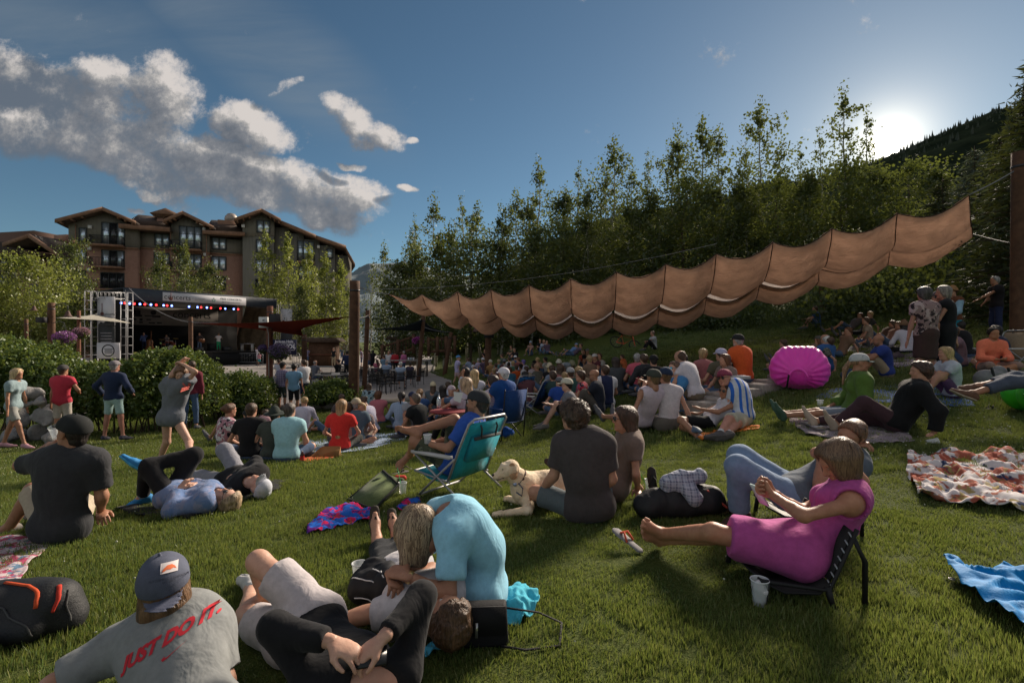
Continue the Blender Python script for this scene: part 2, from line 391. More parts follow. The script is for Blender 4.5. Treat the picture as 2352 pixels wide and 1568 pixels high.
def ground_at(u,v,h=0.0,y0=1.2,y1=90):
 """first point where the line of sight comes within h of the ground"""
 Y=np.geomspace(y0,y1,260);X=(u-CU)/F*Y;Z=EYE-(v-CV)/F*Y
 G=gz(X,Y)+h;k=np.where(Z<=G)[0]
 if len(k)==0:return px(u,v,y1)
 k=k[0];a=Y[max(k-1,0)];b=Y[k]
 for _ in range(18):
  mY=(a+b)/2
  if EYE-(v-CV)/F*mY<=gz((u-CU)/F*mY,mY)+h:b=mY
  else:a=mY
 return px(u,v,b)
CROPS={'D':(0,0,1),'A':(0,441,2.6667),'B':(826.9,643.1,3.2),'C':(1470,588,2.6667),'L':(0,973.9,2.6376),'E':(643.1,973.9,2.638),'F':(1341.4,918.8,2.327),'G':(128.6,459.4,3.368),'H':(551.3,753.4,3.657),'I':(1010.6,753.4,4.2666),'J':(1791.6,588,4.063),'K1':(0,588,5.333),'K2':(275.6,588,5.333),'K3':(643.1,698.3,5.333),'K4':(973.9,735,7.111),'K5':(1286.3,735,5.333),'K6':(1984.6,588,6.392)}
def cv(c,u,v):
 o=CROPS[c];return o[0]+u/o[2],o[1]+v/o[2]
class Field:
 def __init__(s,lo,hi,h):
  s.h=h;s.lo=np.asarray(lo,float)-2*h;n=np.ceil((np.asarray(hi)-s.lo)/h).astype(int)+3
  s.n=n;s.f=np.full(n,9.0,np.float32)
 def block(s,lo,hi):
  a=np.clip(np.floor((lo-s.lo)/s.h).astype(int),0,s.n-1);b=np.clip(np.ceil((hi-s.lo)/s.h).astype(int)+1,1,s.n)
  b=np.maximum(b,a+1)
  ax=[((np.arange(a[i],b[i])*s.h)+s.lo[i]).astype(np.float32)for i in range(3)]
  return tuple(slice(a[i],b[i])for i in range(3)),ax
 def cap(s,a,b,ra,rb=None,k=0.02,flat=None,fl=1.0,sub=False,cuts=(),pad=0.0):
  """tapered capsule; flat = axis along which it is fl times as thick; cuts = [(point, normal)] keeps the side away from the normal"""
  rb=ra if rb is None else rb;a=np.asarray(a,float);b=np.asarray(b,float)
  r=max(ra,rb)*max(1.0,fl)+k*1.2+2*s.h+pad
  sl,(X,Y,Z)=s.block(np.minimum(a,b)-r,np.maximum(a,b)+r)
  X=X[:,None,None]-np.float32(a[0]);Y=Y[None,:,None]-np.float32(a[1]);Z=Z[None,None,:]-np.float32(a[2])
  d=(b-a).astype(np.float32);L2=float(d@d)+1e-9
  t=np.clip((X*d[0]+Y*d[1]+Z*d[2])/L2,0,1)
  x=X-t*d[0];y=Y-t*d[1];z=Z-t*d[2];q=x*x+y*y+z*z
  if flat is not None and fl!=1.0:
   w=np.asarray(flat,float);w=(w/np.linalg.norm(w)).astype(np.float32)
   c=x*w[0]+y*w[1]+z*w[2];q=q+c*c*np.float32(1/fl**2-1)
  v=np.sqrt(np.maximum(q,0))-(ra+(rb-ra)*t)
  if flat is not None and fl<1:v=v*np.float32(max(fl,.55))
  for p,n in cuts:
   n=np.asarray(n,float);n=n/np.linalg.norm(n);o=float(np.dot(np.asarray(p)-a,n))
   v=np.maximum(v,X*np.float32(n[0])+Y*np.float32(n[1])+Z*np.float32(n[2])-np.float32(o))
  f=s.f[sl]
  if sub:
   v=-v;hh=np.maximum(k-np.abs(f-v),0)/k;s.f[sl]=np.maximum(f,v)+hh*hh*k*.25
  else:
   if k>0:hh=np.maximum(k-np.abs(f-v),0)/k;s.f[sl]=np.minimum(f,v)-hh*hh*k*.25
   else:s.f[sl]=np.minimum(f,v)
  return s
 def plane(s,p,n):
  n=np.asarray(n,float);n=n/np.linalg.norm(n);_,(X,Y,Z)=s.block(s.lo,s.lo+s.n*s.h)
  v=(X[:,None,None]-p[0])*n[0]+(Y[None,:,None]-p[1])*n[1]+(Z[None,None,:]-p[2])*n[2]
  s.f=np.maximum(s.f,v.astype(np.float32));return s
 def floor(s,z):
  _,(X,Y,Z)=s.block(s.lo,s.lo+s.n*s.h);s.f=np.maximum(s.f,(z-Z)[None,None,:].astype(np.float32));return s
 def mesh(s):
  f=s.f;f[0],f[-1]=9,9;f[:,0],f[:,-1]=9,9;f[:,:,0],f[:,:,-1]=9,9
  ins=f<0
  if not ins.any():return np.zeros((0,3)),np.zeros((0,4),int)
  c=np.zeros(np.array(f.shape)-1,np.int8)
  for dx in(0,1):
   for dy in(0,1):
    for dz in(0,1):c+=ins[dx:dx+c.shape[0],dy:dy+c.shape[1],dz:dz+c.shape[2]]
  act=(c>0)&(c<8);I=np.argwhere(act);vid=np.full(act.shape,-1,np.int32);vid[act]=np.arange(len(I))
  S=np.zeros((len(I),3));N=np.zeros(len(I))
  co=[(0,0,0),(1,0,0),(0,1,0),(1,1,0),(0,0,1),(1,0,1),(0,1,1),(1,1,1)]
  val=[f[I[:,0]+o[0],I[:,1]+o[1],I[:,2]+o[2]]for o in co]
  for a,b in((0,1),(2,3),(4,5),(6,7),(0,2),(1,3),(4,6),(5,7),(0,4),(1,5),(2,6),(3,7)):
   fa,fb=val[a],val[b];m=(fa<0)!=(fb<0);t=np.where(m,fa/np.where(m,fa-fb,1),0)
   oa=np.array(co[a],float);d=np.array(co[b],float)-oa
   S+=(oa+t[:,None]*d)*m[:,None];N+=m
  V=(I+S/N[:,None])*s.h+s.lo;Q=[]
  for ax in range(3):
   o1,o2=[(1,2),(2,0),(0,1)][ax];sl0=[slice(None)]*3;sl1=[slice(None)]*3;sl0[ax]=slice(0,-1);sl1[ax]=slice(1,None)
   s0=ins[tuple(sl0)];s1=ins[tuple(sl1)];E=np.argwhere(s0!=s1)
   if not len(E):continue
   E=E[(E[:,o1]>0)&(E[:,o2]>0)];fl=s0[E[:,0],E[:,1],E[:,2]]
   def cell(a,b):
    e=E.copy();e[:,o1]-=a;e[:,o2]-=b;return vid[e[:,0],e[:,1],e[:,2]]
   q=np.stack([cell(1,1),cell(0,1),cell(0,0),cell(1,0)],1);q[~fl]=q[~fl][:,::-1];Q.append(q)
  Q=np.concatenate(Q);Q=Q[(Q>=0).all(1)]
  return V,Q
def normals(V,Q):
 n=np.cross(V[Q[:,2]]-V[Q[:,0]],V[Q[:,3]]-V[Q[:,1]]);N=np.zeros_like(V)
 for k in range(4):np.add.at(N,Q[:,k],n)
 return N/(np.linalg.norm(N,axis=1,keepdims=True)+1e-12)
def nrm(v):v=np.asarray(v,float);return v/(np.linalg.norm(v)+1e-9)
def join(parts):
 V=[];Q=[];n=0
 for v,q in parts:
  V.append(v);Q.append(q+n);n+=len(v)
 return np.concatenate(V),np.concatenate(Q)
def flesh(name,parts,m,parent,org,folds=0.0,seed=0,attr=None,fsc=9.0,label=None,floor=None):
 V,Q=join(parts)
 if len(V)==0:return None
 if folds:
  N=normals(V,Q);P=V+.05*vnoise(V,6,seed)[:,None]
  w=fbm(P*(1,1,.6),fsc*.8,3,seed)*.8+(.5-np.abs(fbm(P*(.7,.7,1),fsc*.5,2,seed+9)))*1.0
  V=V+N*(w*folds)[:,None]
 me=mesh_np(name,V-org,[Q],True,[m],attr=attr)
 return obj_me(name,me,parent,label=label)
def bounds(pts,r):p=np.array(pts);return p.min(0)-r,p.max(0)+r
def ik(a,b,l1,l2,pole):
 """middle joint between a and b"""
 a=np.asarray(a,float);b=np.asarray(b,float);d=b-a;L=np.linalg.norm(d)
 if L>(l1+l2)*.999:b=a+d/L*(l1+l2)*.999;d=b-a;L=np.linalg.norm(d)
 x=(l1*l1-l2*l2+L*L)/(2*L);h=math.sqrt(max(l1*l1-x*x,0));n=d/L
 p=np.asarray(pole,float);p=p-n*(p@n)
 if np.linalg.norm(p)<1e-6:p=frame(n)[1]
 return a+n*x+nrm(p)*h,b
SKIN=(0.44,0.235,0.155);TAN=(0.36,0.18,0.11);PALE=(0.52,0.31,0.225);DARKS=(0.16,0.08,0.05)
BR=(0.075,0.042,0.024);BK=(0.018,0.013,0.011);BL=(0.42,0.28,0.13);GR=(0.30,0.29,0.28);DB=(0.15,0.09,0.045);WH=(0.6,0.58,0.55);RB=(0.13,0.055,0.025)
def make_person(J,o):
 """J: joints in world metres. o: options. Returns the root Empty."""
 s=o.get('sc',1.0);h=o.get('res',.016);bl=o.get('b',1.0)*s;fem=o.get('fem',0)
 P={k:np.asarray(v,float)for k,v in J.items()}
 org=np.array(o.get('org',(P['pelvis'][0],P['pelvis'][1],P['pelvis'][2]-.1)))
 root=empty('person',org);tag(root,o['label'],o.get('cat','person'),o.get('group'))
 U=nrm(P['neck']-P['pelvis']);Rt=nrm(P['shR']-P['shL']);Rt=nrm(Rt-U*(Rt@U));Fw=np.cross(U,Rt)
 Hr=nrm(P['hipR']-P['hipL'])
 pel,nk=P['pelvis'],P['neck'];mid=(pel+nk)/2+Fw*o.get('slouch',-.03)*s;ch=mid*.42+nk*.58+Fw*o.get('slouch',-.03)*.3
 HF=nrm(o.get('face',Fw));HU=o.get('hup');HU=nrm(HU)if HU is not None else nrm(U+np.array((0,0,1.0)));HR=nrm(np.cross(HF,HU));HU=np.cross(HR,HF);hc=P['head']
 PF=nrm(np.cross(nrm(pel*0+U),Hr))
 def torso(F_,e,k=.05,lower=True):
  w=1.0 if not fem else .93
  F_.cap(P['hipL']+(pel-P['hipL'])*.15,P['hipR']+(pel-P['hipR'])*.15,.100*bl+e,k=k,flat=PF,fl=.92)
  F_.cap(pel+U*.03,mid,.122*bl*(1.0 if not fem else .93)+e,.128*bl*w+e,k=k,flat=Fw,fl=.74)
  F_.cap(mid,ch,.128*bl*w+e,.142*bl*w+e,k=k,flat=Fw,fl=.72)
  F_.cap(ch-Rt*.05*s,ch+Rt*.05*s,.12*bl*w+e,k=k,flat=Fw,fl=.78)
  F_.cap(P['shL'],P['shR'],.056*bl+e,k=k)
  F_.cap(nk-Rt*.03*s,P['shL']+(nk-P['shL'])*.2,.055*s+e,.05*s+e,k=k);F_.cap(nk+Rt*.03*s,P['shR']+(nk-P['shR'])*.2,.055*s+e,.05*s+e,k=k)
  if fem:
   for q in(-1,1):F_.cap(ch+Rt*.065*s*q+Fw*.075*s-U*.03*s,ch+Rt*.07*s*q+Fw*.08*s-U*.035*s,.052*s*fem+e,k=.03)
  if o.get('belly'):F_.cap(mid-U*.05+Fw*.05,mid-U*.03+Fw*.06,.125*o['belly']*s+e,k=.06,flat=U,fl=.9)
 AR={'L':('shL','elL','wrL'),'R':('shR','elR','wrR')};LG={'L':('hipL','knL','anL'),'R':('hipR','knR','anR')}
 am=o.get('arm',.90)*bl*(.88 if fem else 1)
 def arm(F_,q,e,part=2.0,k=.03,cut=True):
  a,b,c=(P[x]for x in AR[q]);u1=min(part,1.0)
  cu=[(a+(b-a)*u1,b-a)]if(part<1 and cut)else[]
  F_.cap(a,b,.052*am+e,.040*am+e,k=k,cuts=cu)
  if part>1:
   u2=part-1;cu=[(b+(c-b)*u2,c-b)]if(u2<1 and cut)else[]
   F_.cap(b,c,.040*am+e,.027*s+e,k=k,cuts=cu)
   if e<.005:F_.cap(b+(c-b)*.15,b+(c-b)*.35,.038*am,.036*am,k=k)
 lm=o.get('leg',.95)*bl
 def leg(F_,q,e,part=2.0,k=.035,e2=None):
  a,b,c=(P[x]for x in LG[q]);e2=e if e2 is None else e2;u1=min(part,1.0)
  cu=[(a+(b-a)*u1,b-a)]if part<1 else[]
  F_.cap(a,b,.080*lm+e,.055*lm+e2,k=k,cuts=cu)
  if part>1:
   u2=part-1;cu=[(b+(c-b)*u2,c-b)]if u2<1 else[]
   F_.cap(b,c,.054*lm+e2,.036*s+e2,k=k,cuts=cu)
   if e<.005:
    kn=nrm(nrm(a-b)+nrm(c-b));F_.cap(b+(c-b)*.18+kn*.018,b+(c-b)*.42+kn*.014,.046*lm,.040*lm,k=.03)
 pts=[P[k]for k in P]
 lo,hi=bounds(pts,.22*bl)
 B=Field(lo,hi,h*1.15);torso(B,0)
 for q in 'LR':arm(B,q,0);leg(B,q,0)
 B.cap(nk-U*.02,hc-HU*.05*s-HF*.012*s,.060*s*o.get('nkw',1),.056*s*o.get('nkw',1),k=.03)
 shoes=o.get('shoes')
 for q in 'LR':
  an,to=P['an'+q],P['to'+q];fd=nrm(to-an);kd=nrm(P['kn'+q]-an)
  dn=nrm(-kd-fd*(-kd@fd));heel=an+dn*.035*s-fd*.035*s;ball=an+fd*.115*s+dn*.055*s;tip=an+fd*.185*s+dn*.060*s
  P['heel'+q],P['ball'+q],P['tip'+q],P['dn'+q]=heel,ball,tip,dn
  B.cap(an,heel,.036*s,.034*s,k=.02);B.cap(heel,ball,.033*s,.034*s,k=.025,flat=dn,fl=.8);B.cap(an+fd*.02,ball,.034*s,.024*s,k=.02)
  B.cap(ball,tip,.033*s,.022*s,k=.02,flat=dn,fl=.55)
 if h>.013:
  for q in 'LR':
   w,e=P['wr'+q],P['el'+q];d=nrm(P.get('ha'+q,w+(w-e))-w)
   B.cap(w,w+d*.10*s,.028*s,.034*s,k=.015,flat=frame(d)[1],fl=.6);B.cap(w+d*.09*s,w+d*.155*s,.030*s,.02*s,k=.01,flat=frame(d)[1],fl=.5)
 if o.get('floor')is not None:B.floor(o['floor'])
 parts=[B.mesh()]
 hh=min(h*.6,.02)if h>.0120 else .0050
 def hp(x,y,z):return hc+(HR*x+HF*y+HU*z)*s
 H=Field(*bounds([hp(0,0,0)],.19*s),hh)
 H.cap(hp(0,-.030,.040),hp(0,.012,.042),.077*s,.074*s,k=.02,flat=HR,fl=.96)
 H.cap(hp(0,.032,.0),hp(0,.050,-.068),.060*s,.036*s,k=.035,flat=HR,fl=.95)
 H.cap(hp(-.026,.030,-.062),hp(.026,.030,-.062),.040*s,k=.03)
 H.cap(hp(0,-.01,-.04),hp(0,-.03,-.14),.060*s,.058*s,k=.03)
 if hh<.0145:
  H.cap(hp(0,.076,-.086),hp(0,.078,-.088),.014*s,k=.02)
  H.cap(hp(-.03,.070,.032),hp(.03,.070,.032),.019*s,k=.02,flat=HU,fl=.6)
  for q in(-1,1):
   H.cap(hp(.030*q,.098,.014),hp(.036*q,.094,.014),.0135*s,k=.014,sub=True)
   H.cap(hp(.036*q,.062,-.020),hp(.040*q,.052,-.024),.022*s,k=.02)
   H.cap(hp(.076*q,-.008,.016),hp(.075*q,-.004,-.016),.024*s,.016*s,k=.008,flat=HR,fl=.42)
  H.cap(hp(0,.086,.022),hp(0,.103,-.018),.0085*s,.0125*s,k=.012)
  H.cap(hp(-.011,.093,-.024),hp(.011,.093,-.024),.0085*s,k=.006)
  H.cap(hp(-.016,.082,-.050),hp(.016,.082,-.050),.0085*s,k=.006);H.cap(hp(-.013,.081,-.060),hp(.013,.081,-.060),.0085*s,k=.005)
 parts.append(H.mesh())
 if h<=.013:
  for q in 'LR':
   w,e=P['wr'+q],P['el'+q];d=nrm(P.get('ha'+q,w+(w-e))-w)
   n=o.get('palm'+q);n=nrm(n)if n is not None else nrm(np.array((0,0,-1.0))+Fw*.3)
   n=nrm(n-d*(n@d));sd=np.cross(n,d)*(1 if q=='L' else-1)
   cu=R(o.get('curl'+q,35));Hd=Field(*bounds([w,w+d*.2*s],.11*s),.0056 if h<.0125 else .0072)
   Hd.cap(w-d*.02,w+d*.02,.027*s,.026*s,k=.01,flat=n,fl=.8);Hd.cap(w+d*.02,w+d*.082*s,.027*s,.038*s,k=.012,flat=n,fl=.42)
   Hd.cap(w+d*.05*s-sd*.012*s,w+d*.05*s+sd*.018*s,.022*s,k=.012,flat=n,fl=.6)
   sp=o.get('spread',1.0)
   for i,L in enumerate((.070,.078,.073,.058)):
    off=(.028-.0185*i)*s;p0=w+d*(.083-.004*abs(i-1.2))*s+sd*off;fd=nrm(d+sd*(.16-.11*i)*sp);c1=cu*(.6+.12*i)
    v1=fd*cos(c1)+n*sin(c1);p1=p0+v1*L*.48*s;v2=fd*cos(c1+cu*.9)+n*sin(c1+cu*.9);p2=p1+v2*L*.32*s
    v3=fd*cos(c1+cu*1.5)+n*sin(c1+cu*1.5);p3=p2+v3*L*.24*s
    Hd.cap(p0-fd*.02,p1,.0098*s,.0088*s,k=.005);Hd.cap(p1,p2,.0088*s,.008*s,k=.003);Hd.cap(p2,p3,.008*s,.0068*s,k=.003)
   t0=w+d*.022*s+sd*.022*s;t1=t0+nrm(d*.6+sd*.75+n*.25)*.040*s;t2=t1+nrm(d*.9+sd*.25+n*.35)*.032*s;t3=t2+nrm(d*.95+n*.4)*.022*s
   Hd.cap(t0,t1,.0165*s,.0125*s,k=.012);Hd.cap(t1,t2,.0115*s,.0100*s,k=.004);Hd.cap(t2,t3,.0100*s,.0080*s,k=.003)
   parts.append(Hd.mesh())
 if h<=.013 and not shoes:
  for q in 'LR':
   b,t,dn=P['ball'+q],P['tip'+q],P['dn'+q];fd=nrm(t-b);sd=nrm(np.cross(fd,dn))*(1 if q=='L' else-1)
   Tt=Field(*bounds([b,t],.07*s),.005)
   for i,(L,r)in enumerate(((.052,.0135),(.052,.0100),(.047,.0095),(.042,.009),(.035,.0085))):
    p0=b+sd*(.027-.0145*i)*s+fd*.02*s-dn*.004;Tt.cap(p0,p0+(fd+dn*.08)*L*s,.014*s,r*s,k=.004)
   parts.append(Tt.mesh())
 V,Q=join(parts);tint=np.zeros((len(V),4),np.float32)
 loc=(V-hc)@np.stack([HR,HF,HU],1)/s;sk=np.array(o.get('skin',SKIN))
 x,y,z=loc[:,0],loc[:,1],loc[:,2]
 def paint(mask,c,a):tint[:]=np.where(mask[:,None]*a>tint[:,3:4],np.concatenate([np.tile(c,(len(V),1)),(mask*a)[:,None]],1),tint)
 nearf=(np.abs(x)<.09)&(y>.0)&(np.abs(z)<.14)
 lipm=np.exp(-((x/.022)**2+((z+.055)/.009)**2))*nearf*(y>.07);paint(lipm,sk*(.78,.42,.42),.8)
 ch_=np.maximum(np.exp(-(((np.abs(x)-.045)/.02)**2+((z+.02)/.02)**2)),np.exp(-((x/.012)**2+((z+.015)/.016)**2)))*nearf*(y>.03);paint(ch_,sk*(1.05,.72,.68),.35)
 if o.get('beard'):
  bm=_sm(-.028,-.045,z)*_sm(-.02,.01,y)*(z>-.125)*(np.abs(x)<.1)*(1-lipm)*(np.linalg.norm(loc,axis=1)<.15)
  paint(bm,np.array(o.get('bcol',BR)),o['beard'])
 me=mesh_np('body',V-org,[Q],True,[skin(o.get('skin',SKIN))],attr={'tint':tint});body=obj_me('body',me,root)
 hs,hcol=o.get('hair',('short',BR));hm=hairm(hcol)
 if h<=.015 and o.get('eyes',1):
  for q in(-1,1):
   e=MB()
   c=hp(.031*q,.0805,.0135);r=.0112*s
   e.lathe(c-HF*r,[(0.001,0),(r*.7,r*.3),(r,r),(r*.7,r*1.7),(.001,r*2)],10,HF)
   em=e.build('eye',mat('eyeball_closed',(.30,.16,.11))if o.get('eyes')=='closed' else mat('eyeball',(.62,.58,.54),rough=.25),root,smooth=True);em.data.transform(Matrix.Translation(-Vector(org)))
   if o.get('eyes')!='closed':
    ir=MB().lathe(c+HF*r*.93,[(.0001,.0012),(.0052*s,.0004),(.0054*s,-.002)],10,HF).build('iris',mat('iris',(.035,.022,.015),rough=.2),em,smooth=True);ir.data.transform(Matrix.Translation(-Vector(org)))
 def hobj(fields,name='hair',m=hm,folds=.004,fsc=30,seed=3):
  return flesh(name,[f.mesh()for f in fields],m,root,org,folds=folds,seed=seed,fsc=fsc)
 dwn=np.array((0,0,-1.0));back=-HF
 gd=nrm(o.get('hdir',dwn*.85+back*.25))if hs in('long','bob','pony','sides')else None
 hr=h*.68 if h>.0120 else .0066
 if hs!='bald':
  L=o.get('hlen',.35)*s
  pts2=[hc,hc+(gd*L if gd is not None else hc*0)]
  f=Field(*bounds(pts2,.20*s),hr);e=.012 if hs in('short','fringe','bun')else(.022 if hs=='curly' else .018);hz=-.035 if o.get('hat')else 0
  if o.get('hat'):e=.003
  lo_=-.045 if hs in('short','fringe','curly')else-.07
  line=(hp(0,.062,.062),HF*.80-HU*.60)if o.get('hl',0)==0 else(hp(0,.03,.06),HF*.72-HU*.7)
  if hs=='balding':line=(hp(0,-.01,.03),HF*.6+HU*.8);e=.01
  cc=[line,(hp(0,0,lo_),-HU)]
  f.cap(hp(0,-.032,.040),hp(0,.014,.046),(.079+e)*s,(.075+e)*s,k=.0,flat=HR,fl=.96,cuts=cc)
  if hs in('short','fringe','curly','balding'):f.cap(hp(0,-.045,.0),hp(0,-.050,-.03),(.068+e*.6)*s,(.056+e*.4)*s,k=.02,cuts=[(hp(0,.0,0),HF)])
  if hs=='fringe':f.cap(hp(-.05,.07,.075),hp(.05,.07,.075),.022*s,k=.02)
  if hs in('long','bob','sides'):
   b0=hp(0,-.045,.02+hz);rw=(.082 if hs=='long' else .083)*s;b1=hc+back*.03*s+gd*L
   f.cap(b0,b0*.5+b1*.5,rw,rw*.95,k=.03,flat=HF,fl=.75);f.cap(b0*.5+b1*.5,b1,rw*.95,rw*o.get('taper',.7),k=.03,flat=HF,fl=.6)
   for q in(-1,1):
    a0=hp(.066*q,.005,.04+hz);a1=a0+gd*L*o.get('side',.7)+HR*.008*q
    f.cap(a0,a1,.034*s,.026*s,k=.03,flat=HR,fl=.6)
    if not hz:f.cap(hp(.05*q,.052,.075),a0+gd*.08*s+HF*.02*s,.026*s,.022*s,k=.02)
  if hs=='pony':
   b0=hp(0,-.10,.04);f.cap(b0,b0+nrm(gd+back*.3)*L*.4,.03*s,.03*s,k=.02);f.cap(b0+nrm(gd+back*.3)*L*.4,b0+gd*L,.03*s,.012*s,k=.02)
  if hs=='bun':f.cap(hp(0,-.11,.04),hp(0,-.125,.045),.042*s,k=.01)
  hobj([f],folds=.009 if hs=='curly' else(.004 if h<.02 else 0),fsc=45 if hs=='curly' else 32)
  if h<=.013 and o.get('eyes',1):
   f=Field(*bounds([hp(-.05,.09,.03),hp(.05,.09,.03)],.03),.004)
   for q in(-1,1):f.cap(hp(.018*q,.0905,.030),hp(.044*q,.083,.033),.0042*s,.003*s,k=.002)
   hobj([f],'eyebrows',folds=0)
 def C(name,key,fn,default_cut=None):
  c=o.get(key)
  if not c:return None
  f=Field(lo-.06,hi+.06,h*1.1)
  fn(f,c);m=c['m']
  if o.get('floor')is not None:f.floor(o['floor']-.004)
  return flesh(name,[f.mesh()],m,root,org,folds=(c.get('folds',.006)if h<.03 else 0),seed=c.get('seed',1),fsc=c.get('fsc',8.0),label=c.get('label'))
 def top(f,c):
  e=c.get('e',.020);torso(f,e,k=.06)
  pa=c.get('sleeve',.55)
  for q in 'LR':
   if pa:arm(f,q,e+c.get('se',.008),c.get('sleeve'+q,pa),k=.04)
  if c.get('leg'):
   for q in 'LR':leg(f,q,e+c.get('le',.012),c['leg'],k=.10)
   a=(P['hipL']+P['hipR'])/2;b=(P['knL']+P['knR'])/2;f.cap(a,a+(b-a)*c['leg'],.10*bl,.10*bl,k=.08,cuts=[(a+(b-a)*c['leg'],b-a)])
  else:f.plane(pel-U*c.get('hem',.06)*s,-U)
  if not c.get('hood'):f.cap(nk+U*.055*s+Fw*.015,nk+U*.16*s+Fw*.02,.066*s,.11*s,k=.01,sub=True)
  if c.get('low'):f.cap(nk+U*.02+Fw*.10,nk+U*.12+Fw*.10,.085*c['low']*s,.1,k=.01,sub=True)
  if c.get('tank'):
   for q,n_ in(('shL',-1),('shR',1)):f.cap(P[q]+Rt*.03*n_,P[q]+Rt*.2*n_-U*.05,.075*s,.11*s,k=.01,sub=True)
  if c.get('backless'):f.cap(ch-Fw*.17+U*.06,nk-Fw*.14+U*.1,.10*s,.13*s,k=.01,sub=True)
 def bottom(f,c):
  e=c.get('e',.012);ln=c.get('len',2.0-.08)
  f.cap(P['hipL']+(pel-P['hipL'])*.15,P['hipR']+(pel-P['hipR'])*.15,.100*bl+e,k=.05,flat=PF,fl=.92)
  f.cap(pel,pel+U*.07*s,.112*bl+e*.8,k=.05,flat=Fw,fl=.78)
  f.plane(pel+U*.085*s,U)
  for q in 'LR':leg(f,q,e,c.get('len'+q,ln),k=.045,e2=e+c.get('flare',.012))
  if c.get('skirt'):
   a=(P['hipL']+P['hipR'])/2;b=(P['knL']+P['knR'])/2;f.cap(a,a+(b-a)*min(ln,1),.12*bl,.12*bl,k=.08,cuts=[(a+(b-a)*min(ln,1),b-a)])
 C('trousers' if(o.get('bottom')or{}).get('len',2)>1.2 else('skirt' if(o.get('bottom')or{}).get('skirt')else 'shorts'),'bottom',bottom)
 C(('dress' if(o.get('top')or{}).get('leg')else('shirt' if not(o.get('top')or{}).get('coat')else 'jacket')),'top',top)
 if o.get('vest'):
  C('vest','vest',top)
 if shoes:
  for q in 'LR':
   c=shoes;f=Field(*bounds([P['an'+q],P['heel'+q],P['tip'+q]],.09*s),max(h*.75,.007));dn=P['dn'+q];fd=nrm(P['tip'+q]-P['heel'+q])
   hl,bl_,tp,an=P['heel'+q],P['ball'+q],P['tip'+q]+fd*.03*s,P['an'+q]
   if c.get('kind')=='flip':
    f.cap(hl+dn*.036*s,bl_+dn*.030*s,.034*s,.044*s,k=.01,flat=dn,fl=.28);f.cap(bl_+dn*.030*s,tp+dn*.026*s,.044*s,.038*s,k=.01,flat=dn,fl=.28)
    sd=nrm(np.cross(fd,dn))
    for w_ in(-1,1):f.cap(bl_+fd*.045*s-dn*.030,bl_-fd*.035*s+sd*.036*w_*s+dn*.012*s,.007,k=.002)
   else:
    f.cap(hl,bl_,.042*s,.043*s,k=.02,flat=dn,fl=.95);f.cap(bl_,tp,.042*s,.030*s,k=.02,flat=dn,fl=.7);f.cap(an-dn*.01,bl_-fd*.03,.044*s,.034*s,k=.02,cuts=[(an-dn*.012,-dn)])
    f.cap(hl,an,.042*s,.043*s,k=.02,cuts=[(an-dn*c.get('ankle',.01),-dn)])
   flesh('sandal' if c.get('kind')=='flip' else 'shoe',[f.mesh()],c['m'],root,org)
   if c.get('sock'):
    f=Field(*bounds([an,P['kn'+q]],.09*s),max(h*.7,.007));f.cap(an,an+nrm(P['kn'+q]-an)*.10*s,.042*s,k=.01,cuts=[(an+nrm(P['kn'+q]-an)*c.get('sockh',.07),P['kn'+q]-an)])
    flesh('sock',[f.mesh()],c['sock'],root,org)
   if c.get('sole'):
    f=Field(*bounds([hl,tp],.09*s),max(h*.75,.007));f.cap(hl+dn*.034*s,bl_+dn*.030*s,.042*s,.047*s,k=.01,flat=dn,fl=.32);f.cap(bl_+dn*.030*s,tp+dn*.018*s,.047*s,.036*s,k=.01,flat=dn,fl=.32)
    flesh('shoe_sole',[f.mesh()],c['sole'],root,org)
 hat=o.get('hat')
 if hat:
  bd=nrm(hat.get('dir',HF));e=.018;hm2=hat['m'];br=nrm(HU+bd*hat.get('tilt',-.14));rr_=nrm(np.cross(bd,br));bd=np.cross(br,rr_)
  f=Field(*bounds([hp(0,0,.06)],.17*s),max(hr*.8,.0055));base=hp(0,0,.036)
  f.cap(hp(0,-.032,.044),hp(0,.014,.050),(.079+e)*s,(.076+e)*s,k=.0,flat=HR,fl=.97,cuts=[(base,-br)])
  if hat['k']!='cap':f.cap(hp(0,-.01,.07),hp(0,-.01,.10),(.075+e)*s,(.06+e)*s,k=.02)
  if h<.02:f.cap(hp(0,-.01,.148),hp(0,-.01,.150),.007*s,k=.004)
  ho=flesh('cap' if hat['k']=='cap' else 'hat',[f.mesh()],hm2,root,org)
  f=Field(*bounds([base],.27*s),max(hr*.8,.0055))
  if hat['k']=='cap':
   a=base+bd*.070*s;b=base+bd*.118*s-br*.018*s
   f.cap(a,b,.073*s,.066*s,k=0,flat=br,fl=.075 if h<.02 else .15,cuts=[(base+bd*.055*s,-bd)])
  else:f.cap(base,base+bd*.005,hat.get('r',.165)*s,k=0,flat=br,fl=.06 if h<.02 else .12)
  flesh('brim',[f.mesh()],hat.get('bm',hm2),root,org)
  if hat.get('panel'):
   p=MB();cc=hp(0,-.009,.047);GG=[]
   for i in range(9):
    row=[]
    for j in range(9):
     a=(i-4)/4*.95;b=.05+j/8*1.25
     dd=nrm(bd*cos(a)*cos(b)+rr_*sin(a)*cos(b)+br*sin(b));row.append(cc+dd*(.1+.018*abs(dd@HF)**2)*s)
    GG.append(row)
   p.grid(GG);po=p.build('cap_panel',hat['panel'],root,smooth=True);po.data.transform(Matrix.Translation(-Vector(org)))
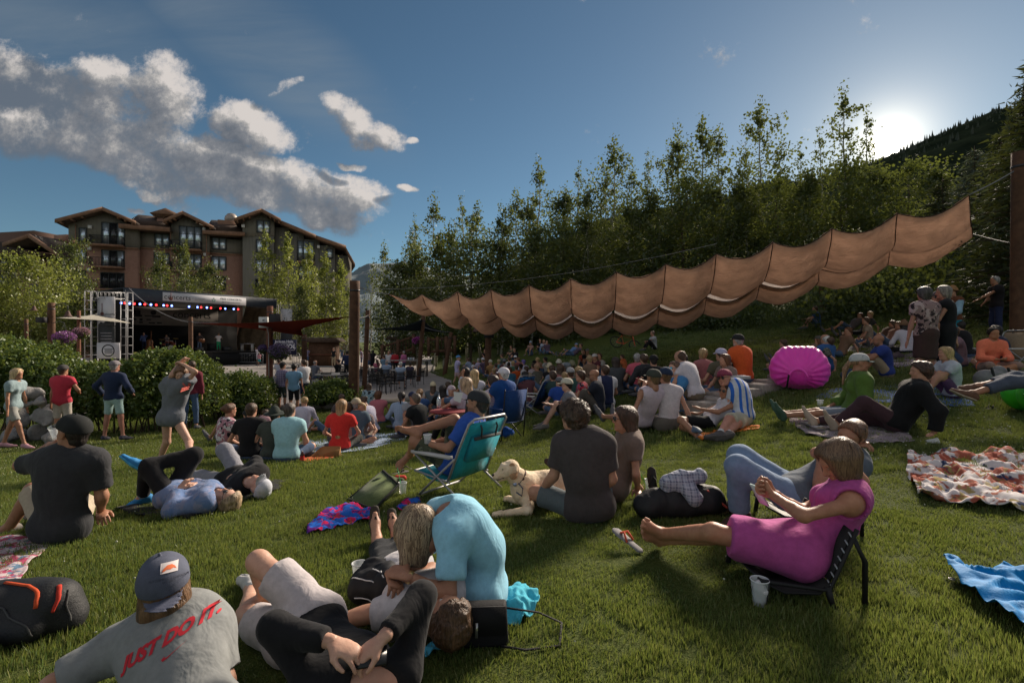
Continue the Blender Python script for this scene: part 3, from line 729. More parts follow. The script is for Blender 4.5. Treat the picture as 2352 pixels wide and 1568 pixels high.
 if o.get('glasses'):
  gm=mat('lens_'+str(o['glasses']),{'blue':(.05,.45,.7),'dark':(.012,.012,.014)}[o['glasses']],rough=.12,spec=.7,metal=.6 if o['glasses']=='blue' else 0)
  up=o.get('glup',0);gg=MB()
  for q in(-1,1):
   c=hp(.033*q,.099-up*.05,.013+up*.085);gg.lathe(c,[(.001,.004),(.019*s,.003),(.022*s,0),(.019*s,-.004)],12,nrm(HF+HR*.15*q+HU*up*.6))
   gg.tube([hp(.054*q,.094-up*.05,.018+up*.085),hp(.078*q,.06-up*.05,.02+up*.085),hp(.080*q,-.01,.018+up*.05)],.0025,5)
  gg.tube([hp(-.014,.104-up*.05,.018+up*.085),hp(.014,.104-up*.05,.018+up*.085)],.0025,5)
  go=gg.build('sunglasses',gm,root,smooth=True);go.data.transform(Matrix.Translation(-Vector(org)))
 if o.get('wrist'):
  q,wm=o['wrist'];w,e=P['wr'+q],P['el'+q];d=nrm(w-e)
  b=MB().lathe(w-d*.02,[(.024*s,-.011),(.031*s,-.010),(.032*s,0),(.031*s,.010),(.024*s,.011)],14,d).build('wristband',wm,root,smooth=True);b.data.transform(Matrix.Translation(-Vector(org)))
 return root,P,dict(HR=HR,HF=HF,HU=HU,U=U,Rt=Rt,Fw=Fw,mid=mid,ch=ch)
LEN=dict(neck=.50,head=.175,sh=.18,el=.29,wr=.255,ha=.10,hip=.095,kn=.43,an=.42,to=.17)
PAR=dict(neck='pelvis',head='neck',shL='neck',shR='neck',elL='shL',elR='shR',wrL='elL',wrR='elR',haL='wrL',haR='wrR',hipL='pelvis',hipR='pelvis',knL='hipL',knR='hipR',anL='knL',anR='knR',toL='anL',toR='anR')
def trace(crop,jp,sc=1.0,depth=None,rep=None):
 """joint pixels -> skeleton. value: (u, v, s): s = +1 farther than its parent, -1 nearer, 0 same depth, ('g', h) resting h above the ground, ('d', dd) pelvis depth + dd"""
 J={}
 def base(k,v):
  u,w=cv(crop,v[0],v[1])
  return u,w
 u,w=base('pelvis',jp['pelvis']);m=jp['pelvis'][2]
 if depth is not None:J['pelvis']=px(u,w,depth)
 else:J['pelvis']=ground_at(u,w,m[1]if isinstance(m,tuple)else .11*sc)
 for k in('neck','head','shL','shR','elL','elR','wrL','wrR','haL','haR','hipL','hipR','knL','knR','anL','anR','toL','toR'):
  if k not in jp:continue
  u,w=base(k,jp[k]);m=jp[k][2];par=J[PAR[k]];L=LEN[k[:-1]if k[-1]in 'LR' else k]*sc
  if isinstance(m,tuple):
   if m[0]=='g':J[k]=ground_at(u,w,m[1])
   else:J[k]=px(u,w,J['pelvis'][1]+m[1])
  else:
   r=np.array(((u-CU)/F,1.0,-(w-CV)/F));p=par-np.array((0,0,EYE));A=r@r;Bq=r@p;Cq=p@p-L*L;D=Bq*Bq-A*Cq
   if D<0 or m==0:Yv=Bq/A if m!=0 else par[1]
   else:Yv=(Bq+m*math.sqrt(D))/A
   J[k]=px(u,w,Yv)
 if rep:
  print('POSE',rep,'pelvisY %.2f'%J['pelvis'][1],' '.join('%s:%.2f/%.2f/z%.2f'%(k,np.linalg.norm(J[k]-J[PAR[k]])if k in PAR else 0,LEN.get(k[:-1]if k[-1]in 'LR' else k,0)*sc,J[k][2]-gz(J[k][0],J[k][1]))for k in J))
 return J
def fit(J,sc=1.0):
 """pull every bone to its proper length, root first"""
 order=['neck','head','shL','shR','elL','elR','wrL','wrR','haL','haR','hipL','hipR','knL','knR','anL','anR','toL','toR']
 N={'pelvis':J['pelvis']}
 for k in order:
  if k not in J:continue
  L=LEN[k[:-1]if k[-1]in 'LR' else k]*sc;d=J[k]-J[PAR[k]];l=np.linalg.norm(d)+1e-9
  N[k]=N[PAR[k]]+d*(np.clip(l,L*.9,L*1.1)/l)
 return N
def pose(kind,p,yaw=0,sc=1.0,lean=0.0,hands=None,hyaw=0,hpitch=0,jit=0,side=0,**k):
 """ready skeletons. p = point on the ground (or seat for chair), yaw 0 faces away from the camera, 90 faces left"""
 rs=np.random.RandomState(jit)if jit else None
 def j(a):return(rs.rand()-.5)*2*a if rs is not None else 0
 ph={'stand':.93,'walk':.91,'chair':.10,'cross':.115,'knees':.115,'out':.115,'kneel':.30,'recline':.12,'oneknee':.115}[kind]
 le={'stand':2,'walk':4,'chair':-6,'cross':10,'knees':8,'out':-24,'kneel':12,'recline':-48,'oneknee':-14}[kind]+lean+j(4)
 pel=np.array((0,0,ph));t=R(le);sd=R(side+j(3));U=nrm(np.array((sin(sd),sin(t),cos(t)*cos(sd))));Rt=nrm(np.cross(np.array((0,1.0,0)),U));Rt=np.array((cos(sd),0,-sin(sd)));Fw=np.cross(U,Rt)
 tw=R(k.get('twist',0)+j(6));RS=Rt*cos(tw)+Fw*sin(tw)
 J={'pelvis':pel,'neck':pel+U*.50}
 nd=nrm(U*.8+np.array((0,.12,.35)));J['head']=J['neck']+nd*.175
 if hpitch:J['head']=J['head']+np.array((0,sin(R(hpitch))*.07,-abs(sin(R(hpitch)))*.03))
 sh=J['neck']-U*.045;J['shL']=sh-RS*.175;J['shR']=sh+RS*.175
 J['hipL']=pel+(-.09,0,0);J['hipR']=pel+(.09,0,0)
 if kind in('stand','walk'):
  st=k.get('stance',.11);w=.28 if kind=='walk' else .03
  ft={'L':(-st,-w,.08),'R':(st,w,.08)};kp={'L':(-.1,1,0),'R':(.1,1,0)};hd={'L':(-.29,.06,.78),'R':(.29,.08,.78)}
 elif kind=='chair':
  sh_=k.get('seat',.42);ft={'L':(-.13,.46+k.get('reach',0),.08-sh_),'R':(.13,.48+k.get('reach',0),.08-sh_)};kp={'L':(-.1,1,1),'R':(.1,1,1)};hd={'L':(-.16,.38,.20),'R':(.16,.38,.20)}
 elif kind=='cross':
  ft={'L':(.16,.34,.06),'R':(-.16,.38,.06)};kp={'L':(-1,.25,.25),'R':(1,.25,.25)};hd={'L':(-.20,.34,.20),'R':(.20,.34,.20)}
 elif kind=='knees':
  ft={'L':(-.12,.46,.07),'R':(.12,.50,.07)};kp={'L':(-.1,.2,1),'R':(.1,.2,1)};hd={'L':(.05,.46,.40),'R':(-.02,.48,.38)}
 elif kind=='oneknee':
  ft={'L':(-.14,.48,.07),'R':(.12,.82,.06)};kp={'L':(-.1,.2,1),'R':(.2,.2,1)};hd={'L':(-.22,.30,.46),'R':(.30,-.28,.04)}
 elif kind=='out':
  ft={'L':(-.10,.88,.06),'R':(.12,.86,.06)};kp={'L':(-.2,0,1),'R':(.2,0,1)};hd={'L':(-.26,-.36,.04),'R':(.28,-.34,.04)}
 elif kind=='recline':
  ft={'L':(-.12,.66,.07),'R':(.14,.84,.06)};kp={'L':(-.1,.2,1),'R':(.2,.2,1)};hd={'L':(-.30,-.30,.06),'R':(.32,-.28,.06)}
 elif kind=='kneel':
  ft={'L':(-.12,-.22,.05),'R':(.12,-.22,.05)};kp={'L':(-.1,1,-1),'R':(.1,1,-1)};hd={'L':(-.1,.35,.45),'R':(.1,.35,.45)}
 hd={q:np.array(v,float)for q,v in hd.items()}
 for q,v in(hands or{}).items():
  hd[q]={'face':J['head']+(0.02,.12,-.06),'up':J['head']+((-.06 if q=='L' else .06),-.04,.16),'chest':J['neck']+((-.06 if q=='L' else .06),.26,-.18),'lap':pel+((-.04 if q=='L' else .04),.28,.12),'cup':J['neck']+((-.16 if q=='L' else .16),.32,-.20),'down':pel+((-.24 if q=='L' else .24),-.02,-.08 if kind!='cross' else-.05),'shin':np.array(((-.1 if q=='L' else .1),.44,.30))}[v]if isinstance(v,str)else np.array(v,float)
 for q in 'LR':
  hd[q]=hd[q]+(j(.04),j(.04),j(.02));s_=-1 if q=='L' else 1
  ep=np.array((s_*.9,-.6,-.5))if hd[q][2]>.12 else np.array((s_*.5,-.6,.3))
  J['el'+q],J['wr'+q]=ik(J['sh'+q],hd[q],.29,.255,ep)
  J['kn'+q],J['an'+q]=ik(J['hip'+q],np.array(ft[q],float)+(j(.03),j(.04),0),.43,.42,kp[q])
  d=nrm(J['wr'+q]-J['el'+q]);
  if hd[q][2]<.1:d=nrm(np.array((s_*.3,.3,-.12)))
  J['ha'+q]=J['wr'+q]+d*.1
  td=np.array((s_*.25,1,-.05))
  if kind in('out','recline')or(kind=='oneknee' and q=='R'):td=np.array((s_*.35,.35,.9))
  if kind=='cross':td=np.array((-s_*.8,.5,0))
  if kind=='kneel':td=np.array((0,-1,-.3))
  J['to'+q]=J['an'+q]+nrm(td)*.17
 hy=R(hyaw+j(18));hp_=R(hpitch+j(6));fd=np.array((-sin(hy)*cos(hp_),cos(hy)*cos(hp_),-sin(hp_)))
 c,s_=cos(R(yaw)),sin(R(yaw));M=np.array(((c,-s_,0),(s_,c,0),(0,0,1)))
 p=np.asarray(p,float);J={a:M@(v*sc)+p for a,v in J.items()}
 return J,M@fd
def person(kind,at,yaw=0,sc=1.0,crop='D',z=None,Y=None,pk=None,**o):
 """at = pixel where the person meets the ground (seat/feet)"""
 u,v=cv(crop,*at)
 p=ground_at(u,v)if Y is None else px(u,v,Y)
 if z is not None:p[2]=z
 J,fd=pose(kind,p,yaw,sc,**(pk or{}))
 o.setdefault('face',fd);o['sc']=sc
 o.setdefault('res',float(np.clip(p[1]*.0016,.009,.045)))
 return make_person(J,o)
def tee(c,**k):
 d=dict(m=cloth(c,k.pop('pat',None),k.pop('c2',(.8,.8,.8)),col3=k.pop('c3',None),scale=k.pop('ps',1.0)));d.update(k);return d
def build_ground():
 T_=None
 m=bpy.data.materials.new('lawn');m.use_nodes=True;nt=m.node_tree;T=NT(nt);b=nt.nodes['Principled BSDF']
 pos=T.n('ShaderNodeNewGeometry').outputs['Position']
 n1=T.n('ShaderNodeTexNoise',{'Vector':pos,'Scale':.9,'Detail':5.0,'Roughness':.6}).outputs[0]
 n2=T.n('ShaderNodeTexNoise',{'Vector':pos,'Scale':9.0,'Detail':6.0,'Roughness':.7}).outputs[0]
 n3=T.n('ShaderNodeTexNoise',{'Vector':pos,'Scale':70.0,'Detail':3.0,'Roughness':.7}).outputs[0]
 c=T.mix(T.mr(n1,.35,.65),(.048,.068,.014,1),(.075,.092,.022,1));c=T.mix(T.mr(n2,.35,.7),c,(.045,.070,.014,1));c=T.mix(T.mr(n3,.45,.75),c,(.13,.14,.045,1))
 nt.links.new(c,b.inputs['Base Color']);b.inputs['Roughness'].default_value=.95;b.inputs['Specular IOR Level'].default_value=.1
 h=T.m('ADD',T.m('MULTIPLY',n3,.5),n2);bp=T.n('ShaderNodeBump',{'Strength':.8,'Distance':.05,'Height':h});nt.links.new(bp.outputs[0],b.inputs['Normal'])
 ys=np.concatenate([-np.geomspace(3000,2,22),np.linspace(-1.5,16,60),np.geomspace(16.3,100,90),np.geomspace(110,3000,22)])
 xs=np.concatenate([-np.geomspace(3000,32,24),np.linspace(-31,31,210),np.geomspace(32,3000,24)])
 X,Y=np.meshgrid(xs,ys,indexing='ij');rr=np.hypot(X,Y)
 Xc=np.clip(X,-60,60);Yc=np.clip(Y,-30,100);Z=gz(Xc,Yc);far=_sm(70,160,rr)
 Z=Z*(1-far)+np.where(X>0,12,0)*far*_sm(-.1,.5,X/(rr+1));Z=np.where((X<-45)&(rr>60),PLZ-.4,Z)
 Z=Z-.10*(plaza_mask(X,Y)>.55)
 G=np.stack([X,Y,Z],-1);me=MB().grid(np.swapaxes(G,0,1)[:,::1]).mesh('lawn',m,True)
 me.flip_normals()if me.polygons[0].normal.z<0 else None
 obj_me('lawn',me,kind='structure',label=None)
 pm=mat('paving',(.30,.27,.25),rough=.85,noise=.25,nscale=1.3,bump=.3,bscale=30,coord='Object')
 g_=[]
 ys=np.concatenate([np.linspace(16.2,40,70),np.linspace(41,97,24)]);P_=[]
 for y in ys:
  e=float(np.interp(y,[15,18.5,20.5,24,30,38,60],[-14,-6.2,-3.5,-3.2,-3.3,-6,-9]))+.05
  P_.append([(x,y,PLZ+.0)for x in np.linspace(-75,e,40)])
 pb=MB().grid(P_).mesh('plaza',pm)
 if pb.polygons[0].normal.z<0:pb.flip_normals()
 obj_me('plaza',pb,kind='structure')
 k=MB();pts=[(float(np.interp(y,[15,18.5,20.5,24,30,38,60],[-14,-6.2,-3.5,-3.2,-3.3,-6,-9]))+.12,y)for y in np.linspace(16.2,60,50)]
 for a,b_ in zip(pts,pts[1:]):k.bar((a[0],a[1],PLZ-.02),(b_[0],b_[1],PLZ-.02),.16,.22)
 k.build('kerb',mat('kerb',(.26,.24,.22),noise=.2,bump=.3),kind='structure')
build_ground()
def leafy(name,cols,trans=.35,rough=.6):
 key=('leaf',name)
 if key in MC:return MC[key]
 m=bpy.data.materials.new(name);m.use_nodes=True;nt=m.node_tree;nt.nodes.clear();T=NT(nt)
 geo=T.n('ShaderNodeNewGeometry');pos=geo.outputs['Position']
 n1=T.n('ShaderNodeTexNoise',{'Vector':pos,'Scale':.9 if 'grass' in name else .55,'Detail':4.0}).outputs[0]
 r=geo.outputs['Random Per Island']
 c=T.mix(T.mr(n1,.35,.65),c4(cols[0]),c4(cols[1]));c=T.mix(T.m('MULTIPLY',T.mr(r,.55,1.0),.8),c,c4(cols[2]));
 d=T.n('ShaderNodeBsdfDiffuse',{0:c});t=T.n('ShaderNodeBsdfTranslucent',{0:T.mix(.5,c,(.30,.34,.05,1),'MIX')});gl=T.n('ShaderNodeBsdfGlossy',{0:(1,1,1,1),1:.45})
 mx=T.n('ShaderNodeMixShader',{0:trans,1:d.outputs[0],2:t.outputs[0]});mx2=T.n('ShaderNodeMixShader',{0:.03,1:mx.outputs[0],2:gl.outputs[0]})
 out=T.n('ShaderNodeOutputMaterial');nt.links.new(mx2.outputs[0],out.inputs[0]);MC[key]=m;return m
def scatter(name,pts,rot,scl,protos,label=None,kind='stuff',parent=None,cat=None):
 """instances of hidden proto meshes on points (geometry nodes), one object"""
 n=len(pts);me=bpy.data.meshes.new(name);me.vertices.add(n);me.vertices.foreach_set('co',np.asarray(pts,np.float32).ravel())
 for k,a,t in(('rot',rot,'FLOAT_VECTOR'),('scl',scl,'FLOAT_VECTOR'),('idx',np.random.RandomState(3).randint(0,len(protos),n),'INT')):
  at=me.attributes.new(k,t,'POINT');at.data.foreach_set('vector' if t=='FLOAT_VECTOR' else 'value',np.asarray(a,np.float32 if t!='INT' else np.int32).ravel())
 o=obj_me(name,me,parent,label=label,cat=cat,kind=kind)
 ng=bpy.data.node_groups.new(name+'_nodes','GeometryNodeTree');ng.interface.new_socket('Geometry',in_out='INPUT',socket_type='NodeSocketGeometry');ng.interface.new_socket('Geometry',in_out='OUTPUT',socket_type='NodeSocketGeometry')
 N=ng.nodes;L=ng.links;gi=N.new('NodeGroupInput');go=N.new('NodeGroupOutput');m2p=N.new('GeometryNodeMeshToPoints');L.new(gi.outputs[0],m2p.inputs[0])
 gg=N.new('GeometryNodeGeometryToInstance')
 for p in reversed(protos):
  oi=N.new('GeometryNodeObjectInfo');oi.inputs['Object'].default_value=p;oi.inputs['As Instance'].default_value=True;L.new(oi.outputs['Geometry'],gg.inputs[0])
 def at(nm,ty):
  a=N.new('GeometryNodeInputNamedAttribute');a.data_type=ty;a.inputs[0].default_value=nm;return[q for q in a.outputs if q.enabled][0]
 ip=N.new('GeometryNodeInstanceOnPoints');L.new(m2p.outputs[0],ip.inputs['Points']);L.new(gg.outputs[0],ip.inputs['Instance']);ip.inputs['Pick Instance'].default_value=True
 L.new(at('idx','INT'),ip.inputs['Instance Index']);L.new(at('rot','FLOAT_VECTOR'),ip.inputs['Rotation']);L.new(at('scl','FLOAT_VECTOR'),ip.inputs['Scale'])
 L.new(ip.outputs[0],go.inputs[0]);md=o.modifiers.new('scatter','NODES');md.node_group=ng
 return o
def proto(name,me):return bpy.data.objects.new(name,me)
def blades(n,rad,h,w,seed,lean=.5):
 rs=np.random.RandomState(seed);a=rs.rand(n)*2*pi;r=np.sqrt(rs.rand(n))*rad;b=np.stack([r*np.cos(a),r*np.sin(a),0*a],1)
 hh=h*(.5+.7*rs.rand(n));d=rs.rand(n)*2*pi;ln=lean*rs.rand(n)*hh;t=b+np.stack([np.cos(d)*ln,np.sin(d)*ln,hh],1);md=(b+t)/2+np.stack([0*a,0*a,hh*.14],1)
 e=rs.rand(n)*pi;s=np.stack([np.cos(e),np.sin(e),0*e],1)*w/2
 V=np.stack([b-s,b+s,md+s*.8,md-s*.8,t],1).reshape(-1,3);i=np.arange(n)[:,None]*5
 return V,[i+np.array([[0,1,2,3]]),i+np.array([[3,2,4]])]
def build_grass():
 gm=leafy('grass_blade',((.060,.112,.024),(.118,.165,.040),(.24,.225,.09)),trans=.35)
 P=[proto('tuft',mesh_np('tuft',*blades(46,.075,.034,.0040,k),mats=[gm]))for k in range(4)]
 P2=[proto('tuft',mesh_np('tuft',*blades(34,.13,.055,.009,k+9),mats=[gm]))for k in range(3)]
 rs=np.random.RandomState(2);pts=[];sc=[]
 def put(y0,y1,dens,s,out):
  x1=y1*1.12;n=int(dens*2*x1*(y1-y0));x=(rs.rand(n)*2-1)*x1;y=y0+rs.rand(n)*(y1-y0);k=(np.abs(x)<y*1.10+.3)&(plaza_mask(x,y)<.3)
  x,y=x[k],y[k];out.append(np.stack([x,y,gz(x,y)-.004,s*(.75+.5*rs.rand(len(x)))],1))
 a=[];put(1.6,4.2,260,1.0,a);put(4.2,7,170,1.1,a);a=np.concatenate(a)
 b=[];put(7,11,75,1.0,b);put(11,17,34,1.25,b);put(17,30,12,1.9,b);b=np.concatenate(b)
 for A,PP,nm in((a,P,'grass'),(b,P2,'grass')):
  n=len(A);rot=np.stack([rs.randn(n)*.08,rs.randn(n)*.08,rs.rand(n)*6.28],1);hz=np.clip(.72+.55*vnoise(A[:,:3],.9,4)+.35*vnoise(A[:,:3],3.1,6)+.35*rs.rand(n),.28,2)
  scatter(nm,A[:,:3],rot,np.stack([A[:,3],A[:,3],A[:,3]*hz],1),PP)
build_grass()
def leaves(P,size,rs,flat=.0,asp=.8):
 """rhombic leaves, random facing"""
 n=len(P);a=rs.randn(n,3);a/=np.linalg.norm(a,axis=1,keepdims=True);b=rs.randn(n,3);b[:,2]+=flat;b-=a*(a*b).sum(1,keepdims=True);b/=np.linalg.norm(b,axis=1,keepdims=True)+1e-9
 s=(size*(.6+.8*rs.rand(n)))[:,None];a=a*s*.5;b=b*s*.5*asp
 V=np.stack([P-a,P+b-a*.1,P+a,P-b-a*.1],1).reshape(-1,3);return V,np.arange(4*n).reshape(-1,4)
def tree_mesh(h,rad,seed,nb=26,nl=2600,leaf=.16,base=.16,top=.35,dense=1.0,shape='aspen',trunk=.11,lift=.7):
 """returns trunk mesh data, crown mesh data"""
 rs=np.random.RandomState(seed);tr=MB();n=10;t=np.linspace(0,1,n);bx=np.cumsum(rs.randn(n)*.018*h*.5);by=np.cumsum(rs.randn(n)*.018*h*.5)
 sp=np.stack([bx-bx[0],by-by[0],t*h*.97],1);tr.tube(sp,trunk*(1-t*.9),7);L=[];W=[]
 for i in range(nb):
  f=base+(1-base)*(i+rs.rand())/nb*.97;c=np.array([np.interp(f,t,sp[:,j])for j in range(3)]);az=i*2.4+rs.randn()*.5
  if shape=='aspen':R_=rad*(math.sin(min(1,(1-f)*1.5+.10)*pi*.5))*(.55+.75*rs.rand())*(1 if f>.3 else .8)
  else:R_=rad*math.sqrt(max(0,1-((f-.55)/.5)**2)+.05)*(.7+.5*rs.rand())
  up=R_*lift*(.6+.7*rs.rand());e=c+np.array((cos(az)*R_,sin(az)*R_,up));m_=(c+e)/2+rs.randn(3)*R_*.10+(0,0,-R_*.05)
  tr.tube([c,m_,e],[trunk*.32*(1-f*.7),trunk*.18*(1-f*.7),.006],4,cap=False)
  k=int(nl/nb*(.5+rs.rand())*(1.0 if f<.6 else .62));q=rs.rand(k)**.7;q=.18+q*.85
  p=c*(1-q)[:,None]+e*q[:,None]+(m_-(c+e)/2)*(4*q*(1-q))[:,None]*.5
  sub=3+int(5*dense);cl=rs.randint(0,sub,k);off=rs.randn(sub,3)*R_*.26;p=p+off[cl]*.9+rs.randn(k,3)*R_*.12+rs.randn(k,3)*.07;L.append(p)
 L.append(sp[-1]+rs.randn(int(nl*.03),3)*(rad*.12,rad*.12,h*.04));P=np.concatenate(L);V,Q=leaves(P,leaf,rs)
 return tr,V,Q
BARK=mat('aspen_bark',(.42,.40,.34),noise=.45,nscale=6,bump=.5,bscale=25);BARKD=mat('dark_bark',(.09,.065,.045),noise=.4,nscale=8,bump=.7,bscale=20)
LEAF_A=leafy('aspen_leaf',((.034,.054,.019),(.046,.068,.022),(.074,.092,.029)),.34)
LEAF_LIT=leafy('sunlit_leaf',((.13,.17,.03),(.18,.20,.045),(.24,.24,.06)),.45)  # leaf colour made paler and yellower to carry the sunlight
LEAF_D=leafy('dark_leaf',((.030,.050,.014),(.042,.066,.018),(.065,.09,.024)),.30)
LEAF_H=leafy('hedge_leaf',((.055,.10,.022),(.075,.125,.028),(.12,.17,.045)),.30)
TREE={}
def tree(kind,u,vtop,Y,label,cat='tree',group=None,X=None,widen=1.0,seed=0,zb=None):
 """kinds share mesh data; the copy is scaled to reach from the ground to the height seen"""
 X=(u-CU)/F*Y if X is None else X;zb=float(gz(X,Y))if zb is None else zb;ztop=EYE-(vtop-CV)/F*Y
 h=ztop-zb+.15
 if kind not in TREE:
  spec=dict(aspen=dict(rad=1.55,nb=34,nl=4200,leaf=.15,m=LEAF_A),aspen2=dict(rad=1.25,nb=30,nl=2800,leaf=.14,m=LEAF_A,seed=11),aspen3=dict(rad=1.9,nb=38,nl=5200,leaf=.16,m=LEAF_A,seed=23),thin=dict(rad=1.0,nb=28,nl=1300,leaf=.14,m=LEAF_A,seed=31,base=.3),lit=dict(rad=1.3,nb=34,nl=5200,leaf=.16,m=LEAF_LIT,seed=5),round=dict(rad=3.6,nb=44,nl=14000,leaf=.20,m=LEAF_LIT,seed=6,shape='round',lift=.25),dark=dict(rad=2.4,nb=40,nl=7000,leaf=.18,m=LEAF_D,seed=7,shape='round',lift=.4),full=dict(rad=2.2,nb=44,nl=7500,leaf=.17,m=LEAF_A,seed=13,base=.08))[kind.split('#')[0]]
  m=spec.pop('m');sd_=spec.pop('seed',1)+100*(int(kind.split('#')[1])if '#' in kind else 0);tr,V,Q=tree_mesh(10.0,seed=sd_,**spec)
  TREE[kind]=(tr.mesh('trunk',BARK if m is not LEAF_D else BARKD,True),mesh_np('crown',V,[Q],mats=[m]))
 a,b=TREE[kind];r=empty('aspen_tree' if kind[:4]in('aspe','thin','lit','lit#','full')else 'leafy_tree',(X,Y,zb-.1),seed*1.7+u)
 r.scale=(h/10*widen,h/10*widen,h/10);tag(r,label,cat,group)
 obj_me('trunk',a,r);obj_me('crown',b,r);return r
def conifer_mesh(h,rad,seed,mt,tiers=34):
 rs=np.random.RandomState(seed);tr=MB().tube([(0,0,0),(0,0,h)],[.16*h/10,.01],7);V=[];Q=[];n0=0
 for i in range(tiers):
  f=.06+.93*i/tiers;r=rad*(1-f)**.85+.08
  for k in range(11):
   az=rs.rand()*6.28;rr=r*(.75+.4*rs.rand());c=np.array((0,0,f*h));e=c+(cos(az)*rr,sin(az)*rr,-rr*.18+rs.randn()*.08)
   tr.tube([c,e],[.03,.008],3,cap=False);m_=max(4,int(rr*26));q=rs.rand(m_)**.8
   p=c+(e-c)*q[:,None]+rs.randn(m_,3)*(.10+.10*rr)*(1,1,.45);p[:,2]-=.07*rr
   a=np.array((cos(az),sin(az),-.25));a=a+rs.randn(m_,3)*.55;a/=np.linalg.norm(a,axis=1,keepdims=True);b=np.cross(a,rs.randn(m_,3));b/=np.linalg.norm(b,axis=1,keepdims=True)
   s=.20*(.6+.8*rs.rand(m_))[:,None];vv=np.stack([p-b*s*.16,p+a*s,p+b*s*.16],1).reshape(-1,3);V.append(vv);Q.append(np.arange(len(vv)).reshape(-1,3)+n0);n0+=len(vv)
 return tr.mesh('trunk',BARKD,True),mesh_np('crown',np.concatenate(V),[np.concatenate(Q)],mats=[mt])
def conifer(u,vtop,Y,label,rad=2.4,seed=1,blue=False,group=None,X=None):
 X=(u-CU)/F*Y if X is None else X;zb=float(gz(X,Y));h=EYE-(vtop-CV)/F*Y-zb;key=('con',seed,blue)
 if key not in TREE:TREE[key]=conifer_mesh(10,2.6,seed,leafy('blue_needles' if blue else 'dark_needles',((.06,.085,.075),(.085,.115,.10),(.12,.15,.14))if blue else((.022,.036,.016),(.03,.046,.02),(.05,.065,.028)),.1))
 a,b=TREE[key];r=empty('spruce_tree' if blue else 'fir_tree',(X,Y,zb-.1),seed);r.scale=(rad/2.6,rad/2.6,h/10);tag(r,label,'tree',group);obj_me('trunk',a,r);obj_me('crown',b,r);return r
def ridge(name,prof,Y0,Y1,m,zlow,amp=4,seed=1,n=160,kind='structure',label=None):
 """a mountain side: crest seen at prof [(u, v)...] at distance Y1, foot at Y0"""
 us=np.linspace(prof[0][0],prof[-1][0],n);vs=np.interp(us,[p[0]for p in prof],[p[1]for p in prof]);rows=[]
 for k,t in enumerate(np.linspace(0,1,40)):
  Y=Y0+(Y1-Y0)*t;zc=EYE-(vs-CV)/F*Y1;z=zlow+(zc-zlow)*(t**.9);X=(us-CU)/F*(Y0*.9+.1*Y1+(Y1-Y0)*t*.9+(Y1-Y0)*0)
  X=(us-CU)/F*Y;P=np.stack([X,np.full(n,Y),z],1)
  nz=fbm(P,1.0/(Y1*.05),5,seed)*amp*(.25 if k==39 else 1.0)*min(1,t*4);P[:,2]+=nz*(1 if k<39 else .5);rows.append(P)
 for t in(1.1,1.35):
  P=rows[39].copy();P[:,:2]*=t;P[:,2]=P[:,2]*(.9 if t<1.2 else .2);rows.append(P)
 me=MB().grid(rows).mesh(name,m,True)
 if me.polygons[0].normal.z<0:me.flip_normals()
 return obj_me(name,me,kind=kind,label=label)
def build_far():
 fm=mat('forested_slope',(.014,.020,.013),rough=1,spec=0,noise=.7,nscale=.05,col2=(.009,.014,.009),bump=.6,bscale=.3,coord='Object');fm.node_tree.nodes['Bump'].inputs['Distance'].default_value=1.5
 ridge('mountain_slope',[(1150,640),(1250,560),(1400,500),(1560,470),(1657,462),(1757,418),(1857,418),(2013,371),(2076,346),(2180,298),(2288,252),(2352,249),(2500,225),(2800,190),(3300,150),(4200,260)],160,420,fm,18,2.5,3)
 ridge('far_mountain',[(560,700),(700,655),(800,632),(850,606),(900,603),(960,615),(1080,640),(1250,610)],1500,3200,mat('far_mountain',(.16,.20,.22),rough=1,noise=.3,nscale=.003),-10,40,5)  # distance haze put into the bluish mountain colour
 rs=np.random.RandomState(4);P=[]
 prof=[(1640,466),(1757,418),(1857,418),(2013,371),(2076,346),(2180,298),(2288,252),(2400,240)]
 us=np.concatenate([rs.rand(700)*760+1640]);vs=np.interp(us,[p[0]for p in prof],[p[1]for p in prof])
 t=rs.rand(700)**2*.25;Y=420-260*t;zc=EYE-(vs-CV)/F*420;z=18+(zc-18)*((1-t)**.9)-3
 X=(us-CU)/F*Y;k=MB()
 tm=MB().lathe((0,0,0),[(1.6,0),(1.0,3.2),(.02,8)],6).mesh('fir',leafy('far_fir',((.02,.03,.015),(.025,.035,.018),(.03,.045,.02)),0.0))
 s=.45+rs.rand(700)*.5;scatter('crest_trees',np.stack([X,Y,z],1),np.zeros((700,3)),np.stack([s,s,s*(.7+.6*rs.rand(700))],1),[proto('fir',tm)])
build_far()
def blob_leaves(cs,n,leaf,rs,flat=.3):
 """leaves over lumpy ellipsoids cs = [(x, y, z, rx, ry, rz)]"""
 P=[];w=np.array([c[3]*c[5]for c in cs]);w=w/w.sum()
 for c,q in zip(cs,w):
  k=int(n*q);d=rs.randn(k,3);d/=np.linalg.norm(d,axis=1,keepdims=True);d[:,2]=np.where(d[:,2]<-.5,-d[:,2],d[:,2])
  r=(1-rs.rand(k)**2*.42)*(1+.16*vnoise(d*3+c[0],1.6,2)+.10*vnoise(d*9+c[1],1.6,3));P.append(np.array(c[:3])+d*r[:,None]*np.array(c[3:6]))
  sp=rs.rand(k)<.03;P[-1][sp,2]+=rs.rand(sp.sum())*.25
 P=np.concatenate(P);return leaves(P,leaf,rs)
